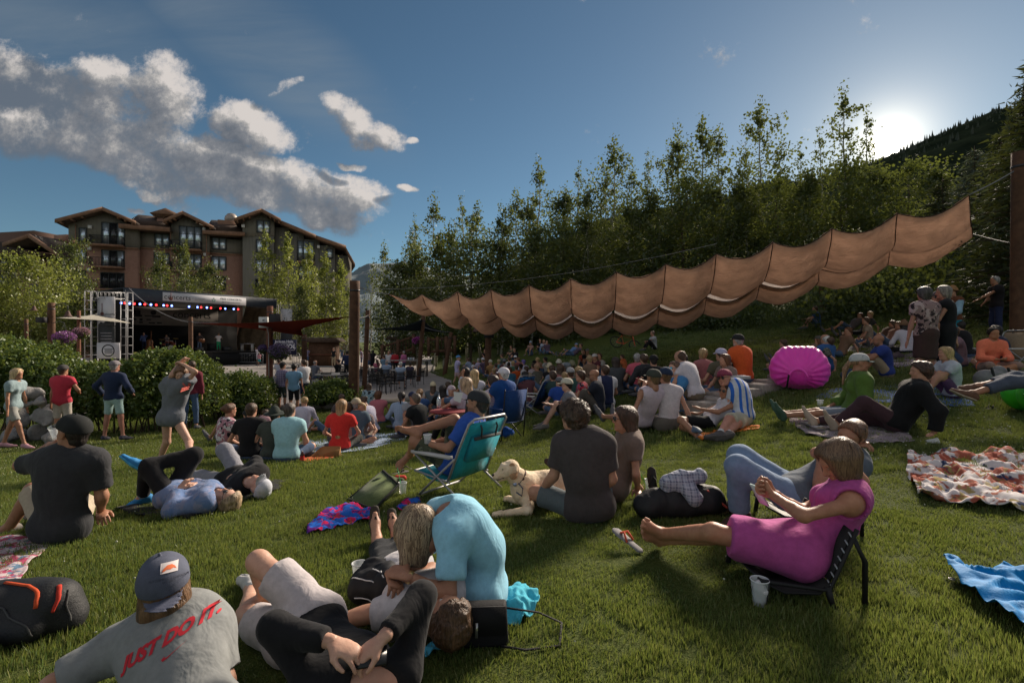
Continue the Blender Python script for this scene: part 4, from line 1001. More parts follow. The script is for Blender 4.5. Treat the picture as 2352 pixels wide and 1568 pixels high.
def shrub(name,label,cs,n,leaf,m,seed=0,cat='shrub',core=True,group=None):
 rs=np.random.RandomState(seed);x,y=np.mean([c[0]for c in cs]),np.mean([c[1]for c in cs]);z0=float(gz(x,y));r=empty(name,(x,y,z0));tag(r,label,cat,group)
 V,Q=blob_leaves(cs,n,leaf,rs);obj_me('foliage',mesh_np('foliage',V-(x,y,z0),[Q],mats=[m]),r)
 b=MB()
 for c in cs:
  g0=float(gz(c[0],c[1]))
  for k in range(5):
   a=rs.rand()*6.28;e=(c[0]+cos(a)*c[3]*.5,c[1]+sin(a)*c[4]*.5,c[2]+c[5]*.4);b.tube([(c[0]+rs.randn()*.1,c[1]+rs.randn()*.1,g0),e],[.025,.008],4,cap=False)
 o=b.build('stem',BARKD,r);o.data.transform(Matrix.Translation((-x,-y,-z0)))
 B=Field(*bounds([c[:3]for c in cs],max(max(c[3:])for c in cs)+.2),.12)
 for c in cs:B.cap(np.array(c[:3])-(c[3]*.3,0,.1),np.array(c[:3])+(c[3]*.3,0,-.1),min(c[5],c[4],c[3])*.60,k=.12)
 Vb,Qb=B.mesh();obj_me('dark_core',mesh_np('dark_core',Vb-(x,y,z0),[Qb],True,[mat('core_shade',(.012,.016,.007),rough=1)]),r)  # added near-black core blob, the shade inside the leaves as its colour
 return r
def row(us,vt,Y,depth=1.1,zb=None,wf=1.25):
 """lumps along a hedge: us px centres, vt px tops"""
 out=[]
 for i,(u,v)in enumerate(zip(us,vt)):
  y=Y[i]if hasattr(Y,'__len__')else Y
  x=(u-CU)/F*y;zt=EYE-(v-CV)/F*y;g0=float(gz(x,y));hh=(zt-g0)/2;w=abs(us[min(i+1,len(us)-1)]-us[max(i-1,0)])/(2 if 0<i<len(us)-1 else 1)/F*y
  out.append((x,y,g0+hh*.95,max(.45,w*.5*wf),depth,hh*1.05))
 return out
WHERE=['at the left end of the aspen wall','above the tip of the dark shade sail','above the first small scallop of the brown sail','above the second scallop of the brown sail','above the third scallop of the brown sail','above the fourth scallop of the brown sail','above the post among the crowd','above the fifth scallop of the brown sail','under the tall pointed aspen over the middle of the sail','right of the tall pointed aspen over the sail','under the widest tall aspen','right under the gap beside the widest aspen','left of the aspen second from the sun','under the aspen second from the sun','right of the aspen second from the sun','under the tallest aspen by the sun','directly below the sun','below the sun where the mountain crest drops','left of the blue spruce']
def build_plants():
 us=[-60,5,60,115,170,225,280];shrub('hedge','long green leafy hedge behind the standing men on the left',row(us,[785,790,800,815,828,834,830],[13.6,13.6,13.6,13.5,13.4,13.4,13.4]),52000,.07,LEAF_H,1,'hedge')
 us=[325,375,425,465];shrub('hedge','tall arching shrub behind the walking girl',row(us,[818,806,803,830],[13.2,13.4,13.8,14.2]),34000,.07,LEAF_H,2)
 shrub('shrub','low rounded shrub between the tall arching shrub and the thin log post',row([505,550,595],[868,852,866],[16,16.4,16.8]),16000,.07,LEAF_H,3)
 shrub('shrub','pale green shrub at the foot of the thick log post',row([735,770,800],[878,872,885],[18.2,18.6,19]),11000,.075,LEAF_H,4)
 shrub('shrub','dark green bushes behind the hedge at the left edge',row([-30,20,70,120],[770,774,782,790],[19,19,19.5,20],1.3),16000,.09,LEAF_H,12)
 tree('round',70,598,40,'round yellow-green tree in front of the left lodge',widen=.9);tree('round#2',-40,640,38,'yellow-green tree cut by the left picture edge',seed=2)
 tree('dark',165,560,46,'dark slim tree between the two lodges',widen=.55);tree('dark#3',190,640,44,'dark shrubby tree behind the left stage truss',widen=.6)
 tree('full#1',375,585,62,'green tree left of the one with a bright top, above the stage roof',widen=.8);tree('full#2',430,565,61,'green tree with a bright top in front of the middle windows',widen=.7,seed=3);tree('full',480,610,60,'low spreading green tree above the right end of the stage banner',seed=5,widen=.8)
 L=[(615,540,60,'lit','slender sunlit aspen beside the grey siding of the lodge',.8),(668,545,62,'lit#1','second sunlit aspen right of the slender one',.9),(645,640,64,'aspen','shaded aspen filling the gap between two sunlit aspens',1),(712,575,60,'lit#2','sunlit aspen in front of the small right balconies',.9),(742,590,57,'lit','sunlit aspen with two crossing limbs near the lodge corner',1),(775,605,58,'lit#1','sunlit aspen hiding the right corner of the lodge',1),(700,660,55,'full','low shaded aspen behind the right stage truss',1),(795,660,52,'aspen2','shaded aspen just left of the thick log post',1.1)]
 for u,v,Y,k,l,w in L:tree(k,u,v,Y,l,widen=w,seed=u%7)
 A=[(850,600,58,'thin'),(880,566,52,'aspen2'),(935,540,50,'aspen'),(962,505,48,'thin'),(1000,463,46,'aspen2'),(1035,530,46,'aspen3'),(1072,458,47,'thin#2'),(1105,480,45,'aspen'),(1145,500,44,'aspen3'),(1182,448,45,'aspen'),(1215,470,43,'aspen3'),(1243,372,44,'aspen2'),(1285,450,43,'full'),(1318,383,43,'thin'),(1352,440,42,'aspen3'),(1385,400,42,'aspen'),(1412,338,42,'aspen'),(1455,390,41,'aspen2'),(1492,360,41,'thin#2'),(1535,330,40,'aspen'),(1570,300,40,'aspen2#2'),(1605,292,40,'aspen'),(1648,310,39,'aspen2'),(1690,380,40,'thin'),(1725,330,39,'thin#2'),(1760,248,39,'aspen'),(1800,330,39,'aspen2#2'),(1850,338,38,'thin'),(1895,300,38,'thin#2'),(1955,210,37,'aspen2'),(1985,260,38,'thin')]
 GS='aspens standing along the foot of the mountain'
 for i,(u,v,Y,k)in enumerate(A):
  t=tree(k,u,v,Y,'x',group=GS,widen={'thin':.8}.get(k[:4],.95),seed=i)
  near={1850:'thin see-through aspen just left of the tallest one',1895:'ragged thin aspen touching the tallest one',935:'first broad aspen right of the blue distant mountain',1243:'aspen whose pointed top stands alone above the left third of the sail',1412:'tall pointed aspen above the middle of the brown sail',1605:'widest of the tall aspens, its crown seen against clear sky',1760:'tall pointed aspen second left of the sun',1955:'tallest aspen, its bare-looking top directly left of the sun',850:'thin aspen right of the lodge end',1000:'feathery aspen top just left of the sail tip cable'}
  t['label']=near.get(u,('aspen with a %s crown %s the %s sail panel'%({'thi':'sparse','asp':'leafy','ful':'full dense'}[k[:3]],'behind',['tip','first','second','third','fourth','fifth','sixth','seventh','eighth','ninth','last'][min(10,max(0,int((u-890)/122)))]))+{1072:', the taller one',1105:', middle one',1145:', lower one',962:', its top a fine point',1695:'',1035:', the lower one',1182:', its tip sharp',1215:', the lower one',1285:'',1352:', the lower one',1385:', taller one',1690:', the lower one',1725:', the taller one',1535:', left of the widest',1570:', touching the widest'}.get(u,''))
 for i,(u,v,Y,k)in enumerate([(905,640,40,'full'),(960,620,40,'full#1'),(1020,600,39,'full#2'),(1080,590,38,'dark'),(1150,590,39,'full'),(1220,570,39,'full#1'),(1290,560,38,'dark'),(1360,540,38,'full#2'),(1430,510,37,'full'),(1500,500,37,'full#1'),(1570,470,36,'dark#3'),(1640,480,36,'full#2'),(1720,470,36,'full'),(1790,470,35,'dark'),(1860,450,35,'full#1'),(1930,430,34,'dark#3'),(2000,440,34,'full'),(2080,430,33,'dark'),(2150,440,31,'full#2')]):
  tree(k,u,v-(38 if u<1500 else 50),Y,'%s low tree %s'%('dense dark' if k[0]=='d' else 'bushy green',WHERE[i]),group='low trees under the aspens',seed=i*2,widen=1.15)
 conifer(2238,330,24,'blue spruce left of the tall right-hand pole',2.3,2,True);conifer(2165,400,27,'dark fir below the sun, behind the high corner of the sail',2.6,3)
 conifer(2350,175,17,'dark fir whose top pokes in at the right picture edge',2.0,4);conifer(2300,300,21,'dark fir between the blue spruce and the tall pole',2.4,5);conifer(2420,60,15,'dark fir beyond the right picture edge',2.8,3);conifer(2560,100,16,'second dark fir beyond the right picture edge',3,5)
 conifer(0,300,0,'tall dark fir on the slope outside the picture to the right',3,4,X=26)if False else None
 rs=np.random.RandomState(8);P=[]
 clump=[]
 for k in range(3):
  V,Q=leaves(rs.randn(330,3)*(.42,.42,.30)+(0,0,.35),.095,rs);clump.append(proto('clump',mesh_np('clump',V,[Q],mats=[[LEAF_D,LEAF_A,LEAF_D][k]])))
 N=9000;y=18+rs.rand(N)*50;x=-9+rs.rand(N)*56;z=gz(x,y);v=CV-(z-EYE)/y*F;u=CU+x/y*F
 lim=np.interp(u,[800,880,1000,1150,1300,1500,1700,1850,2000,2200,2400,2700],[800,822,826,792,772,762,758,752,730,700,676,640])
 k=(v<lim+6*rs.randn(N))&(u>790)&(plaza_mask(x,y)<.05)&(v>560)&~((u>1740)&(u<1870)&(y>26)&(y<60)&(rs.rand(N)<.93));x,y,z=x[k],y[k],z[k];n=len(x)
 s=(.75+rs.rand(n)*.9)*(1+(y-20)*.012);s=np.where((u[k]>1740)&(u[k]<1870),.6,s)
 scatter('undergrowth',np.stack([x,y,z],1),np.stack([0*x,0*x,rs.rand(n)*6.28],1),np.stack([s,s,s*(.8+.8*rs.rand(n))],1),clump)
 for i,(u,v,w,h,l)in enumerate([(40,965,46,34,'large grey boulder behind the woman in the pale blue shirt'),(75,990,60,26,'flat grey rock low between the woman and the man in red'),(100,950,38,40,'rounded grey rock left of the man in red'),(60,905,54,22,'mossy grey rock against the hedge'),(22,1000,36,22,'small grey rock at the feet of the woman'),(125,1008,40,20,'low rock under the man in red'),(90,925,30,22,'pale wedge-shaped rock under the mossy one')]):
  p=px(u,v,11.6-i*.12);rx,rz_=w/F*11.6/2*1.1,h/F*11.6/2*1.3;B=Field(*bounds([p],rx+.25),.05)
  rr=np.random.RandomState(i)
  for q in range(4):c=p+rr.randn(3)*(rx*.35,.15,rz_*.3);B.cap(c,c+(rx*.3,.1,0),min(rx,rz_)*1.0,k=.04)
  for q in range(5):
   nn=nrm(rr.randn(3));B.plane(p+nn*rx*.75,nn)
  V,Q=B.mesh();V=V+.03*vnoise(V,5,i)[:,None];g0=p-(0,0,0)
  obj_me('rock',mesh_np('rock',V-p,[Q],False,[mat('rock',(.27,.26,.25),noise=.4,nscale=7,bump=.8,bscale=14,bdist=.03)]),label=l,cat='rock',group='rocks by the hedge',loc=p)
build_plants()
GLASS=mat('window_glass',(.62,.72,.80),rough=.32,spec=.9,metal=.75);GLASSD=mat('dark_glass',(.02,.022,.025),rough=.1,spec=.6)
def siding():
 key='siding'
 if key in MC:return MC[key]
 m=bpy.data.materials.new('grey_siding');m.use_nodes=True;nt=m.node_tree;T=NT(nt);b=nt.nodes['Principled BSDF'];tc=T.n('ShaderNodeTexCoord').outputs['Object']
 s=T.n('ShaderNodeSeparateXYZ',{0:tc});n=T.n('ShaderNodeTexNoise',{'Vector':T.vm('MULTIPLY',tc,(6,6,.3)),'Scale':1.0,'Detail':3.0}).outputs[0]
 c=T.mix(n,(.13,.12,.098,1),(.21,.195,.16,1));fr=T.m('LESS_THAN',T.m('FRACT',T.m('MULTIPLY',s.outputs[0],2.2)),.10)
 nt.links.new(c,b.inputs['Base Color']);b.inputs['Roughness'].default_value=.9
 bp=T.n('ShaderNodeBump',{'Strength':.8,'Distance':.06,'Height':fr});nt.links.new(bp.outputs[0],b.inputs['Normal']);MC[key]=m;return m
def brick():
 key='brickm'
 if key in MC:return MC[key]
 m=bpy.data.materials.new('brown_brick');m.use_nodes=True;nt=m.node_tree;T=NT(nt);b=nt.nodes['Principled BSDF'];tc=T.n('ShaderNodeTexCoord').outputs['Object']
 s=T.n('ShaderNodeSeparateXYZ',{0:tc});xy=T.m('ADD',s.outputs[0],s.outputs[1]);v=T.n('ShaderNodeCombineXYZ',{0:xy,1:s.outputs[2],2:0.0}).outputs[0]
 br=T.n('ShaderNodeTexBrick',{'Vector':v,'Color1':(.38,.205,.145,1),'Color2':(.29,.155,.11,1),'Mortar':(.115,.070,.048,1),'Scale':2.2,'Mortar Size':.02,'Brick Width':.6,'Row Height':.3})
 n=T.n('ShaderNodeTexNoise',{'Vector':tc,'Scale':.8,'Detail':4.0}).outputs[0];c=T.mix(T.mr(n,.3,.7),br.outputs[0],(.33,.185,.13,1))
 nt.links.new(c,b.inputs['Base Color']);b.inputs['Roughness'].default_value=.9;bp=T.n('ShaderNodeBump',{'Strength':.5,'Distance':.03,'Height':br.outputs[1]});nt.links.new(bp.outputs[0],b.inputs['Normal']);MC[key]=m;return m
FASC=mat('brown_fascia',(.24,.135,.085),noise=.3,nscale=2);ROOFM=mat('shingle_roof',(.075,.048,.034),noise=.5,nscale=3,bump=.8,bscale=6,bdist=.05);FRM=mat('window_frame',(.045,.050,.052));RAIL=mat('black_rail',(.012,.012,.013),rough=.5)
def lodge():
 A0=px(183,784,72)[:2];ang=R(22);dx,dy=cos(ang),sin(ang);zb=-1.2
 def S(u):
  k=(u-CU)/F;return(k*A0[1]-A0[0])/(dx-k*dy)
 def Z(u,v):s=S(u);Y=A0[1]+s*dy;return EYE-(v-CV)/F*Y-zb
 def gu(x):return 128.6+x/3.368
 def gv(y):return 459.4+y/3.368
 root=empty('lodge',(A0[0],A0[1],zb),ang);tag(root,'large four-storey lodge of brick and grey boards with brown gabled roofs','building')
 s_=lambda gx:S(gu(gx));z_=lambda gx,gy:Z(gu(gx),gv(gy))
 VOL=[(185,650,190,372,1.0),(650,905,255,378,0.0),(895,1190,175,405,.5),(1180,1450,300,418,0.0),(1450,1690,150,2000,1.4),(1690,1800,215,2000,.2),(1800,1920,262,2000,.2),(1920,2040,308,2000,.2),(2040,2160,355,2000,.2),(2160,2290,425,2000,-.6)]
 D=14.0
 for i,(a,b,t,bl,f)in enumerate(VOL):
  x0,x1=s_(a),s_(b);zt=z_((a+b)/2,t);zl=z_((a+b)/2,bl)if bl<1500 else 0
  if zl>0:MB().box(((x0+x1)/2,D/2-f/2-.0,zl/2),(x1-x0,D+f,zl)).build('brick_wall',brick(),root)
  MB().box(((x0+x1)/2,D/2-f/2+.08,(zt+zl)/2+.01),(x1-x0-.04,D+f-.1,zt-zl)).build('siding_wall',siding(),root)
  if zl>0:MB().box(((x0+x1)/2,-f-.04,zl),(x1-x0+.1,.16,.22)).build('brick_ledge',FASC,root)
 def gable(gl,gp,gr,vl,vp,vr,fwd,over=1.3,back=12,th=.42):
  """gable seen from the front; px of the left eave, peak, right eave"""
  L=(s_(gl),z_(gl,vl));Pk=(s_(gp),z_(gp,vp));Rr=(s_(gr),z_(gr,vr));g=empty('gable_roof',(0,0,0),parent=root);KIDS.setdefault(root.name,[]).append(g)
  for nm,a,b in(('roof_slope',L,Pk),('roof_slope',Pk,Rr)):
   m=MB();m.prism([a,b,(b[0],b[1]-th),(a[0],a[1]-th)],-fwd-over,back);m.build(nm,ROOFM,g)
   m=MB();m.prism([(a[0],a[1]+.03),(b[0],b[1]+.03),(b[0],b[1]-th*1.15),(a[0],a[1]-th*1.15)],-fwd-over-.12,-fwd-over+.05);m.build('fascia_board',FASC,g)
  m=MB();m.prism([(L[0]+1.0,L[1]-.35),(Pk[0],Pk[1]-th),(Rr[0]-1.0,Rr[1]-.35),(Rr[0]-1.0,Rr[1]-2.4),(L[0]+1.0,L[1]-2.4)],-fwd+.02,-fwd+.8);m.build('gable_wall',siding(),g)
  for q in(-1,1):
   e=(L if q<0 else Rr);k=MB()
   for j in range(3):k.box((Pk[0]+(e[0]-Pk[0])*(.45+.22*j),-fwd-over/2,Pk[1]+(e[1]-Pk[1])*(.45+.22*j)-th-.14),(.2,over,.22))
   k.build('eave_beam',FASC,g)
 gable(50,405,655,178,85,190,1.0);gable(855,1000,1235,172,108,222,.5);gable(1395,1600,1745,172,100,175,1.4)
 def eave(g0,v0,g1,v1,f,th=.5,dep=3,up=0.0,nm='eave_roof'):
  a=(s_(g0),z_(g0,v0));b=(s_(g1),z_(g1,v1));m=MB();m.prism([a,b,(b[0],b[1]-th),(a[0],a[1]-th)],-f-1.2,dep);m.build(nm,ROOFM,root)
  m=MB();m.prism([(a[0],a[1]+.02),(b[0],b[1]+.02),(b[0],b[1]-th*1.1),(a[0],a[1]-th*1.1)],-f-1.3,-f-1.14);m.build('fascia_board',FASC,root)
 eave(1735,172,2010,285,.4,dep=14);eave(2005,285,2240,365,.2,dep=14);eave(2235,365,2310,500,-.3,.45,12)
 eave(520,205,905,235,.8,.55);eave(1150,252,1470,268,.6,.5)
 for(g0,v0,g1,v1,rise)in((540,200,900,232,3.0),(1150,250,1445,262,3.2)):
  a=(s_(g0),z_(g0,v0));b=(s_(g1),z_(g1,v1));m=MB();m.add([(a[0],-1.2,a[1]),(b[0],-1.2,b[1]),(b[0],6,b[1]+rise),(a[0],6,a[1]+rise),(a[0],6,a[1]-.6),(b[0],6,b[1]-.6)],[(0,1,2,3),(3,2,5,4),(0,4,5,1),(0,3,4),(1,5,2)]);m.build('shingle_slope',ROOFM,root)
 def window(g0,v0,g1,v1,nx,ny,f,dark=0):
  x0,x1=s_(g0),s_(g1);zt,zb_=z_((g0+g1)/2,v0),z_((g0+g1)/2,v1);w,h=x1-x0,zt-zb_;y=-f-.03
  fr=MB();t=.11
  for q in(x0,x1):fr.box((q,y-.03,(zt+zb_)/2),(t,.14,h+t))
  for q in(zt,zb_):fr.box(((x0+x1)/2,y-.03,q),(w-t,.14,t))
  for k in range(1,nx):fr.box((x0+w*k/nx,y-.02,(zt+zb_)/2),(.09,.1,h-t))
  for k in range(1,ny):fr.box(((x0+x1)/2,y-.015,zb_+h*k/ny*(1 if ny!=2 else 1.3)),(w-t,.08,.08))
  o=fr.build('window',FRM,root)
  for k in range(nx):MB().box((x0+w*(k+.5)/nx,y-.005,(zt+zb_)/2),(w/nx-.06,.03,h-.05)).build('pane',GLASSD if(dark >> k)&1 else GLASS,o)
 fa,fb,fc,fd,fe,ff=1.0,0.0,.5,0.0,1.4,.2
 for w in((203,228,257,328,1,1,fa),(198,388,255,487,1,1,fa),(195,550,250,650,1,1,fa,1),(375,190,550,360,3,2,fa,2),(375,400,547,540,3,1,fa,2),(368,570,545,690,3,1,fa,7),(765,265,877,352,2,1,fb),(760,410,880,490,2,1,fb),(757,570,870,670,2,1,fb,3),(960,212,1132,375,3,2,fc),(958,425,1130,545,3,1,fc),(958,590,1130,700,3,1,fc,7),(1208,295,1316,382,2,1,fd),(1205,438,1316,540,2,1,fd),(1210,590,1312,697,2,1,fd,3),(1560,175,1660,268,2,1,fe),(1555,322,1655,417,2,1,fe),(1553,470,1650,567,2,1,fe),(1548,622,1650,715,2,1,fe,3),(1870,320,1995,480,3,2,ff),(1880,515,1985,620,2,1,ff),(1880,660,1985,760,2,1,ff,3),(2095,382,2140,450,1,1,ff)):window(*w)
 for(g0,g1,vr,vb,f)in((308,557,295,382,fa),(303,552,460,545,fa),(298,547,630,705,fa),(905,1138,325,402,fc),(905,1138,490,560,fc),(1865,2000,425,500,ff),(1870,1990,570,640,ff)):
  x0,x1=s_(g0),s_(g1);zt,zz=z_(g0,vr),z_(g0,vb);zz=zt-1.15;b_=MB().box(((x0+x1)/2,-f-.85,zz-.12),(x1-x0,1.7,.24)).build('balcony',FASC,root)
  r=MB()
  for q in(x0+.05,x1-.05):r.box((q,-f-.85,zt),(.06,1.6,.06));
  r.box(((x0+x1)/2,-f-1.64,zt),(x1-x0,.07,.07));r.box(((x0+x1)/2,-f-1.64,zz+.12),(x1-x0,.05,.05))
  for k in np.arange(x0+.05,x1,.16):r.box((k,-f-1.64,(zt+zz)/2),(.035,.035,zt-zz))
  for k in np.arange(-f-1.6,-f-.05,.2):
   for q in(x0+.05,x1-.05):r.box((q,k,(zt+zz)/2),(.035,.035,zt-zz))
  r.build('railing',RAIL,b_)
 for gx,gy,f in((287,222,fa),(285,385,fa),(282,546,fa),(1153,232,fc),(1157,427,fc),(1457,217,fe),(2030,365,ff)):
  MB().box((s_(gx),-f-.15,z_(gx,gy)),(.42,.3,.45)).build('wall_lamp',mat('lamp_white',(.6,.6,.58)),root)
 for gx,v0,v1 in((178,200,700),(900,260,700),(1175,265,690),(1683,210,700)):
  MB().tube([(s_(gx),-1.15,z_(gx,v0)),(s_(gx),-1.15,z_(gx,v1))],.07,6).build('downpipe',FASC,root)
 x0,x1=s_(740),s_(855);zt=z_(800,118);zz=z_(800,175);ch=MB().box(((x0+x1)/2,4,(zt+zz)/2-.6),(x1-x0,2.4,zt-zz+1.6)).build('chimney',brick(),root);hd=MB();zh=z_(800,80)
 for q in(x0-.2,(x0+x1)/2,x1+.6):
  for yy in(2.7,5.3):hd.box((q,yy,(zt+zh)/2),(.09,.09,zh-zt))
 for t_ in(.35,.7):hd.box(((x0+x1)/2+.2,2.7,zt+(zh-zt)*t_),(x1-x0+.8,.06,.06))
 hd.prism([(x0-.8,zh),(x0+1.2,zh+.9),(x1-.6,zh+.9),(x1+1.4,zh)],2.2,5.8);hd.build('chimney_hood',FASC,ch)
 x0,x1=s_(1222),s_(1425);zt=z_(1300,118);MB().box(((x0+x1)/2,6,zt-1.4),(x1-x0,5,2.8)).build('parapet',FASC,root)
 c=(s_(1325),4.6,z_(1325,97));MB().lathe(c,[(.001,1.0),(.55,.82),(.92,.35),(1.0,0),(.9,-.4),(.5,-.85),(.45,-1.3)],16).build('round_vent',mat('galvanised',(.35,.30,.26),rough=.5,metal=.5),root,smooth=True)
 return root
def left_lodge():
 p0=px(-60,784,80);zb=-1.2;r=empty('lodge',(p0[0],p0[1],zb),R(-12));tag(r,'dark timber lodge with a deep brown gable roof at the left edge','building')
 ang=R(-12);dx,dy=cos(ang),sin(ang)
 def S(u):k=(u-CU)/F;return(k*p0[1]-p0[0])/(dx-k*dy)
 def Z(u,v):return EYE-(v-CV)/F*(p0[1]+S(u)*dy)-zb
 DK=mat('dark_timber',(.05,.040,.034),noise=.4,nscale=2)
 def vol(u0,u1,v,f,m=DK,nm='timber_wall'):MB().box(((S(u0)+S(u1))/2,5-f/2,Z((u0+u1)/2,v)/2),(S(u1)-S(u0),10+f,Z((u0+u1)/2,v))).build(nm,m,r)
 vol(-60,26,560,1.0);vol(26,60,590,.2,siding(),'siding_wall');vol(60,118,600,1.2,mat('tan_boards',(.15,.075,.045),noise=.3),'tan_wall');vol(118,172,640,0)
 vol(-60,44,526,-2.0,mat('brown_boards',(.13,.075,.055),noise=.3),'stair_tower')
 for(a,b,c,d,f)in((-70,548,52,588,2.2),(44,572,124,585,1.5)):
  m=MB().prism([(S(a),Z(a,b)),(S(c),Z(c,d)),(S(c),Z(c,d)-.5),(S(a),Z(a,b)-.5)],-f,10);m.build('eave_roof',ROOFM,r)
 Lp,Pk,Rp=(S(50),Z(50,565)),(S(108),Z(108,545)),(S(180),Z(180,592))
 for a,b in((Lp,Pk),(Pk,Rp)):
  MB().prism([a,b,(b[0],b[1]-.45),(a[0],a[1]-.45)],-2.4,9).build('roof_slope',ROOFM,r);MB().prism([(a[0],a[1]+.03),(b[0],b[1]+.03),(b[0],b[1]-.55),(a[0],a[1]-.55)],-2.52,-2.3).build('fascia_board',FASC,r)
 MB().box(((S(84)+S(128))/2,3,Z(100,543)),(2.6,2,1.3)).build('chimney',brick(),r)
 for u0,v0,u1,v1,f in((22,596,40,616,1.0),(16,634,38,664,1.0),(68,612,86,640,1.2),(96,608,118,640,1.2),(92,655,112,690,1.2),(130,660,150,690,0),(-20,600,4,640,1.0)):
  w=MB().box(((S(u0)+S(u1))/2,-f-.04,(Z(u0,v0)+Z(u0,v1))/2),(S(u1)-S(u0),.08,Z(u0,v0)-Z(u0,v1))).build('window',FRM,r);MB().box(((S(u0)+S(u1))/2,-f-.1,(Z(u0,v0)+Z(u0,v1))/2),((S(u1)-S(u0))*.84,.04,(Z(u0,v0)-Z(u0,v1))*.86)).build('pane',GLASSD,w)
lodge();left_lodge()
BLK=mat('stage_black',(.010,.010,.011),rough=.9);ALU=mat('aluminium',(.36,.36,.37),rough=.5,metal=.5,noise=.2);NAVY=mat('canopy_vinyl',(.035,.046,.064),rough=.6,noise=.2,nscale=2,bump=.3,bscale=2)
def text(s,size,m,parent,M,name='lettering',ext=.004,al='CENTER',shear=0,bold=0):
 cu=bpy.data.curves.new(name,'FONT');cu.body=s;cu.size=size;cu.extrude=ext;cu.align_x=al;cu.align_y='CENTER';cu.shear=shear;cu.offset=bold;cu.resolution_u=3
 o=bpy.data.objects.new(name,cu);COL.objects.link(o);bpy.context.view_layer.update()
 me=bpy.data.meshes.new_from_object(o.evaluated_get(bpy.context.evaluated_depsgraph_get()));bpy.data.objects.remove(o);me.name=name;me.materials.clear();me.materials.append(m);me.transform(M)
 return obj_me(name,me,parent)
def stage():
 L=px(290,661,42);Rr=px(630,686.5,53);d=(Rr-L)[:2];W=np.linalg.norm(d);ang=math.atan2(d[1],d[0]);r=empty('stage',(L[0],L[1],PLZ),ang);tag(r,'covered concert stage with a dark canopy, black deck and printed backdrop','stage')
 H=L[2]-PLZ;dk=1.35;Dp=7.0
 def st(u,v):
  k=(u-CU)/F;t=(k*L[1]-L[0])/(d[0]/W-k*d[1]/W);Y=L[1]+t*d[1]/W;return t,EYE-(v-CV)/F*Y-PLZ
 MB().box((W/2,Dp/2,dk-.06),(W,Dp,.12)).build('deck',mat('deck_ply',(.03,.028,.026),noise=.3),r);MB().box((W/2,.08,dk/2-.06),(W,.04,dk-.13)).build('skirt',BLK,r)
 c=MB();zt=H;c.prism([(-.2,zt),(-.2,zt-.95),(W+.2,zt-.95),(W+.2,zt)],-.12,-.02);c.build('canopy_valance',NAVY,r)
 rf=MB();rf.add([(-.2,-.02,zt),(W+.2,-.02,zt),(W+.2,Dp/2,zt-.02),(-.2,Dp/2,zt-.02),(-.2,Dp,zt-.2),(W+.2,Dp,zt-.2)],[(0,1,2,3),(3,2,5,4)]);o=rf.build('canopy',NAVY,r);solidify(o,.06)
 MB().prism([(0,zt-.2),(0,0),(W,0),(W,zt-.2)],Dp-.05,Dp).build('back_drape',BLK,r)
 MB().box((.05,Dp/2,(zt)/2-.1),(.05,Dp,zt-.3)).build('side_drape',BLK,r);
 sd_=MB();GG=[]
 for i in range(9):
  GG.append([(W-.1+.25*sin(i*1.9+z*.8)+(.5*(z-2.5)if z>2.5 else 0)*.3,.4+i*.75,z)for z in np.linspace(dk,zt-.3,8)])
 o=sd_.grid(GG).build('torn_side_sheet',mat('tan_sheet',(.20,.14,.085),noise=.5,nscale=1.5,bump=.5,bscale=4),r,smooth=True);solidify(o,.03)
 bm=mat('backdrop_print',(.26,.235,.215),noise=.12,nscale=1.2)
 b=MB().box((W*.40,Dp-.35,zt-1.95),(W*.86,.04,1.75)).build('backdrop',bm,r)
 RX=Matrix.Rotation(R(90),4,'X');ink=mat('print_ink',(.03,.03,.035));dink=mat('print_brown',(.12,.05,.045))
 text('concerts',1.05,ink,b,Matrix.Translation((W*.63,Dp-.38,zt-1.70))@RX,ext=.006);text('common',.62,ink,b,Matrix.Translation((W*.68,Dp-.38,zt-2.42))@RX,ext=.006)
 lg=MB();rs=np.random.RandomState(3)
 for x,z,w,h in[(.08,.35,.5,.35),(.16,.3,.6,.2),(.25,.3,.7,.45),(.36,.35,.5,.45),(.05,-.1,.5,.14),(.14,0,.9,.05),(.26,.0,.7,.18),(.33,.02,.7,.1),(.38,-.02,.7,.16),(.1,-.35,.4,.12),(.17,-.35,.6,.12),(.24,-.35,.3,.14),(.28,-.36,.25,.2),(.33,-.35,.4,.1),(.12,-.65,.3,.1),(.2,-.66,.5,.1),(.28,-.62,.3,.14),(.35,-.65,.5,.1),(.4,-.63,.4,.12)]:
  lg.lathe((x*W,Dp-.375,zt-1.95+z),[(.001,.004),(w/2*.9,.004),(w/2,0)],10,(0,-1,0))if w<=.5 and h>.3 else lg.box((x*W,Dp-.375,zt-1.95+z),(w,.012,h))
 lg.build('sponsor_marks',ink,b)
 x0,z0=st(372,669);x1,z1=st(563,688);bw=mat('banner_white',(.50,.50,.53),noise=.06);M=MB()
 z0=zt-.14;zz=zt-.88;bn=MB().box(((x0+x1)/2,-.15,(z0+zz)/2),(x1-x0,.03,z0-zz)).build('front_banner',bw,r)
 wdt=x1-x0
 text('concerts',.62,ink,bn,Matrix.Translation((x0+wdt*.16,-.17,zz+.36))@RX);text('on the commons',.17,mat('print_grey',(.22,.22,.25)),bn,Matrix.Translation((x0+wdt*.40,-.17,zz+.40))@RX)
 text('teton village',.14,mat('print_grey',(.22,.22,.25)),bn,Matrix.Translation((x0+wdt*.40,-.17,zz+.24))@RX)
 text('FREE CONCERTS',.27,mat('print_slate',(.05,.06,.09)),bn,Matrix.Translation((x0+wdt*.80,-.17,zz+.50))@RX);text('July & August performances',.15,mat('print_slate',(.10,.12,.16)),bn,Matrix.Translation((x0+wdt*.80,-.17,zz+.22))@RX)
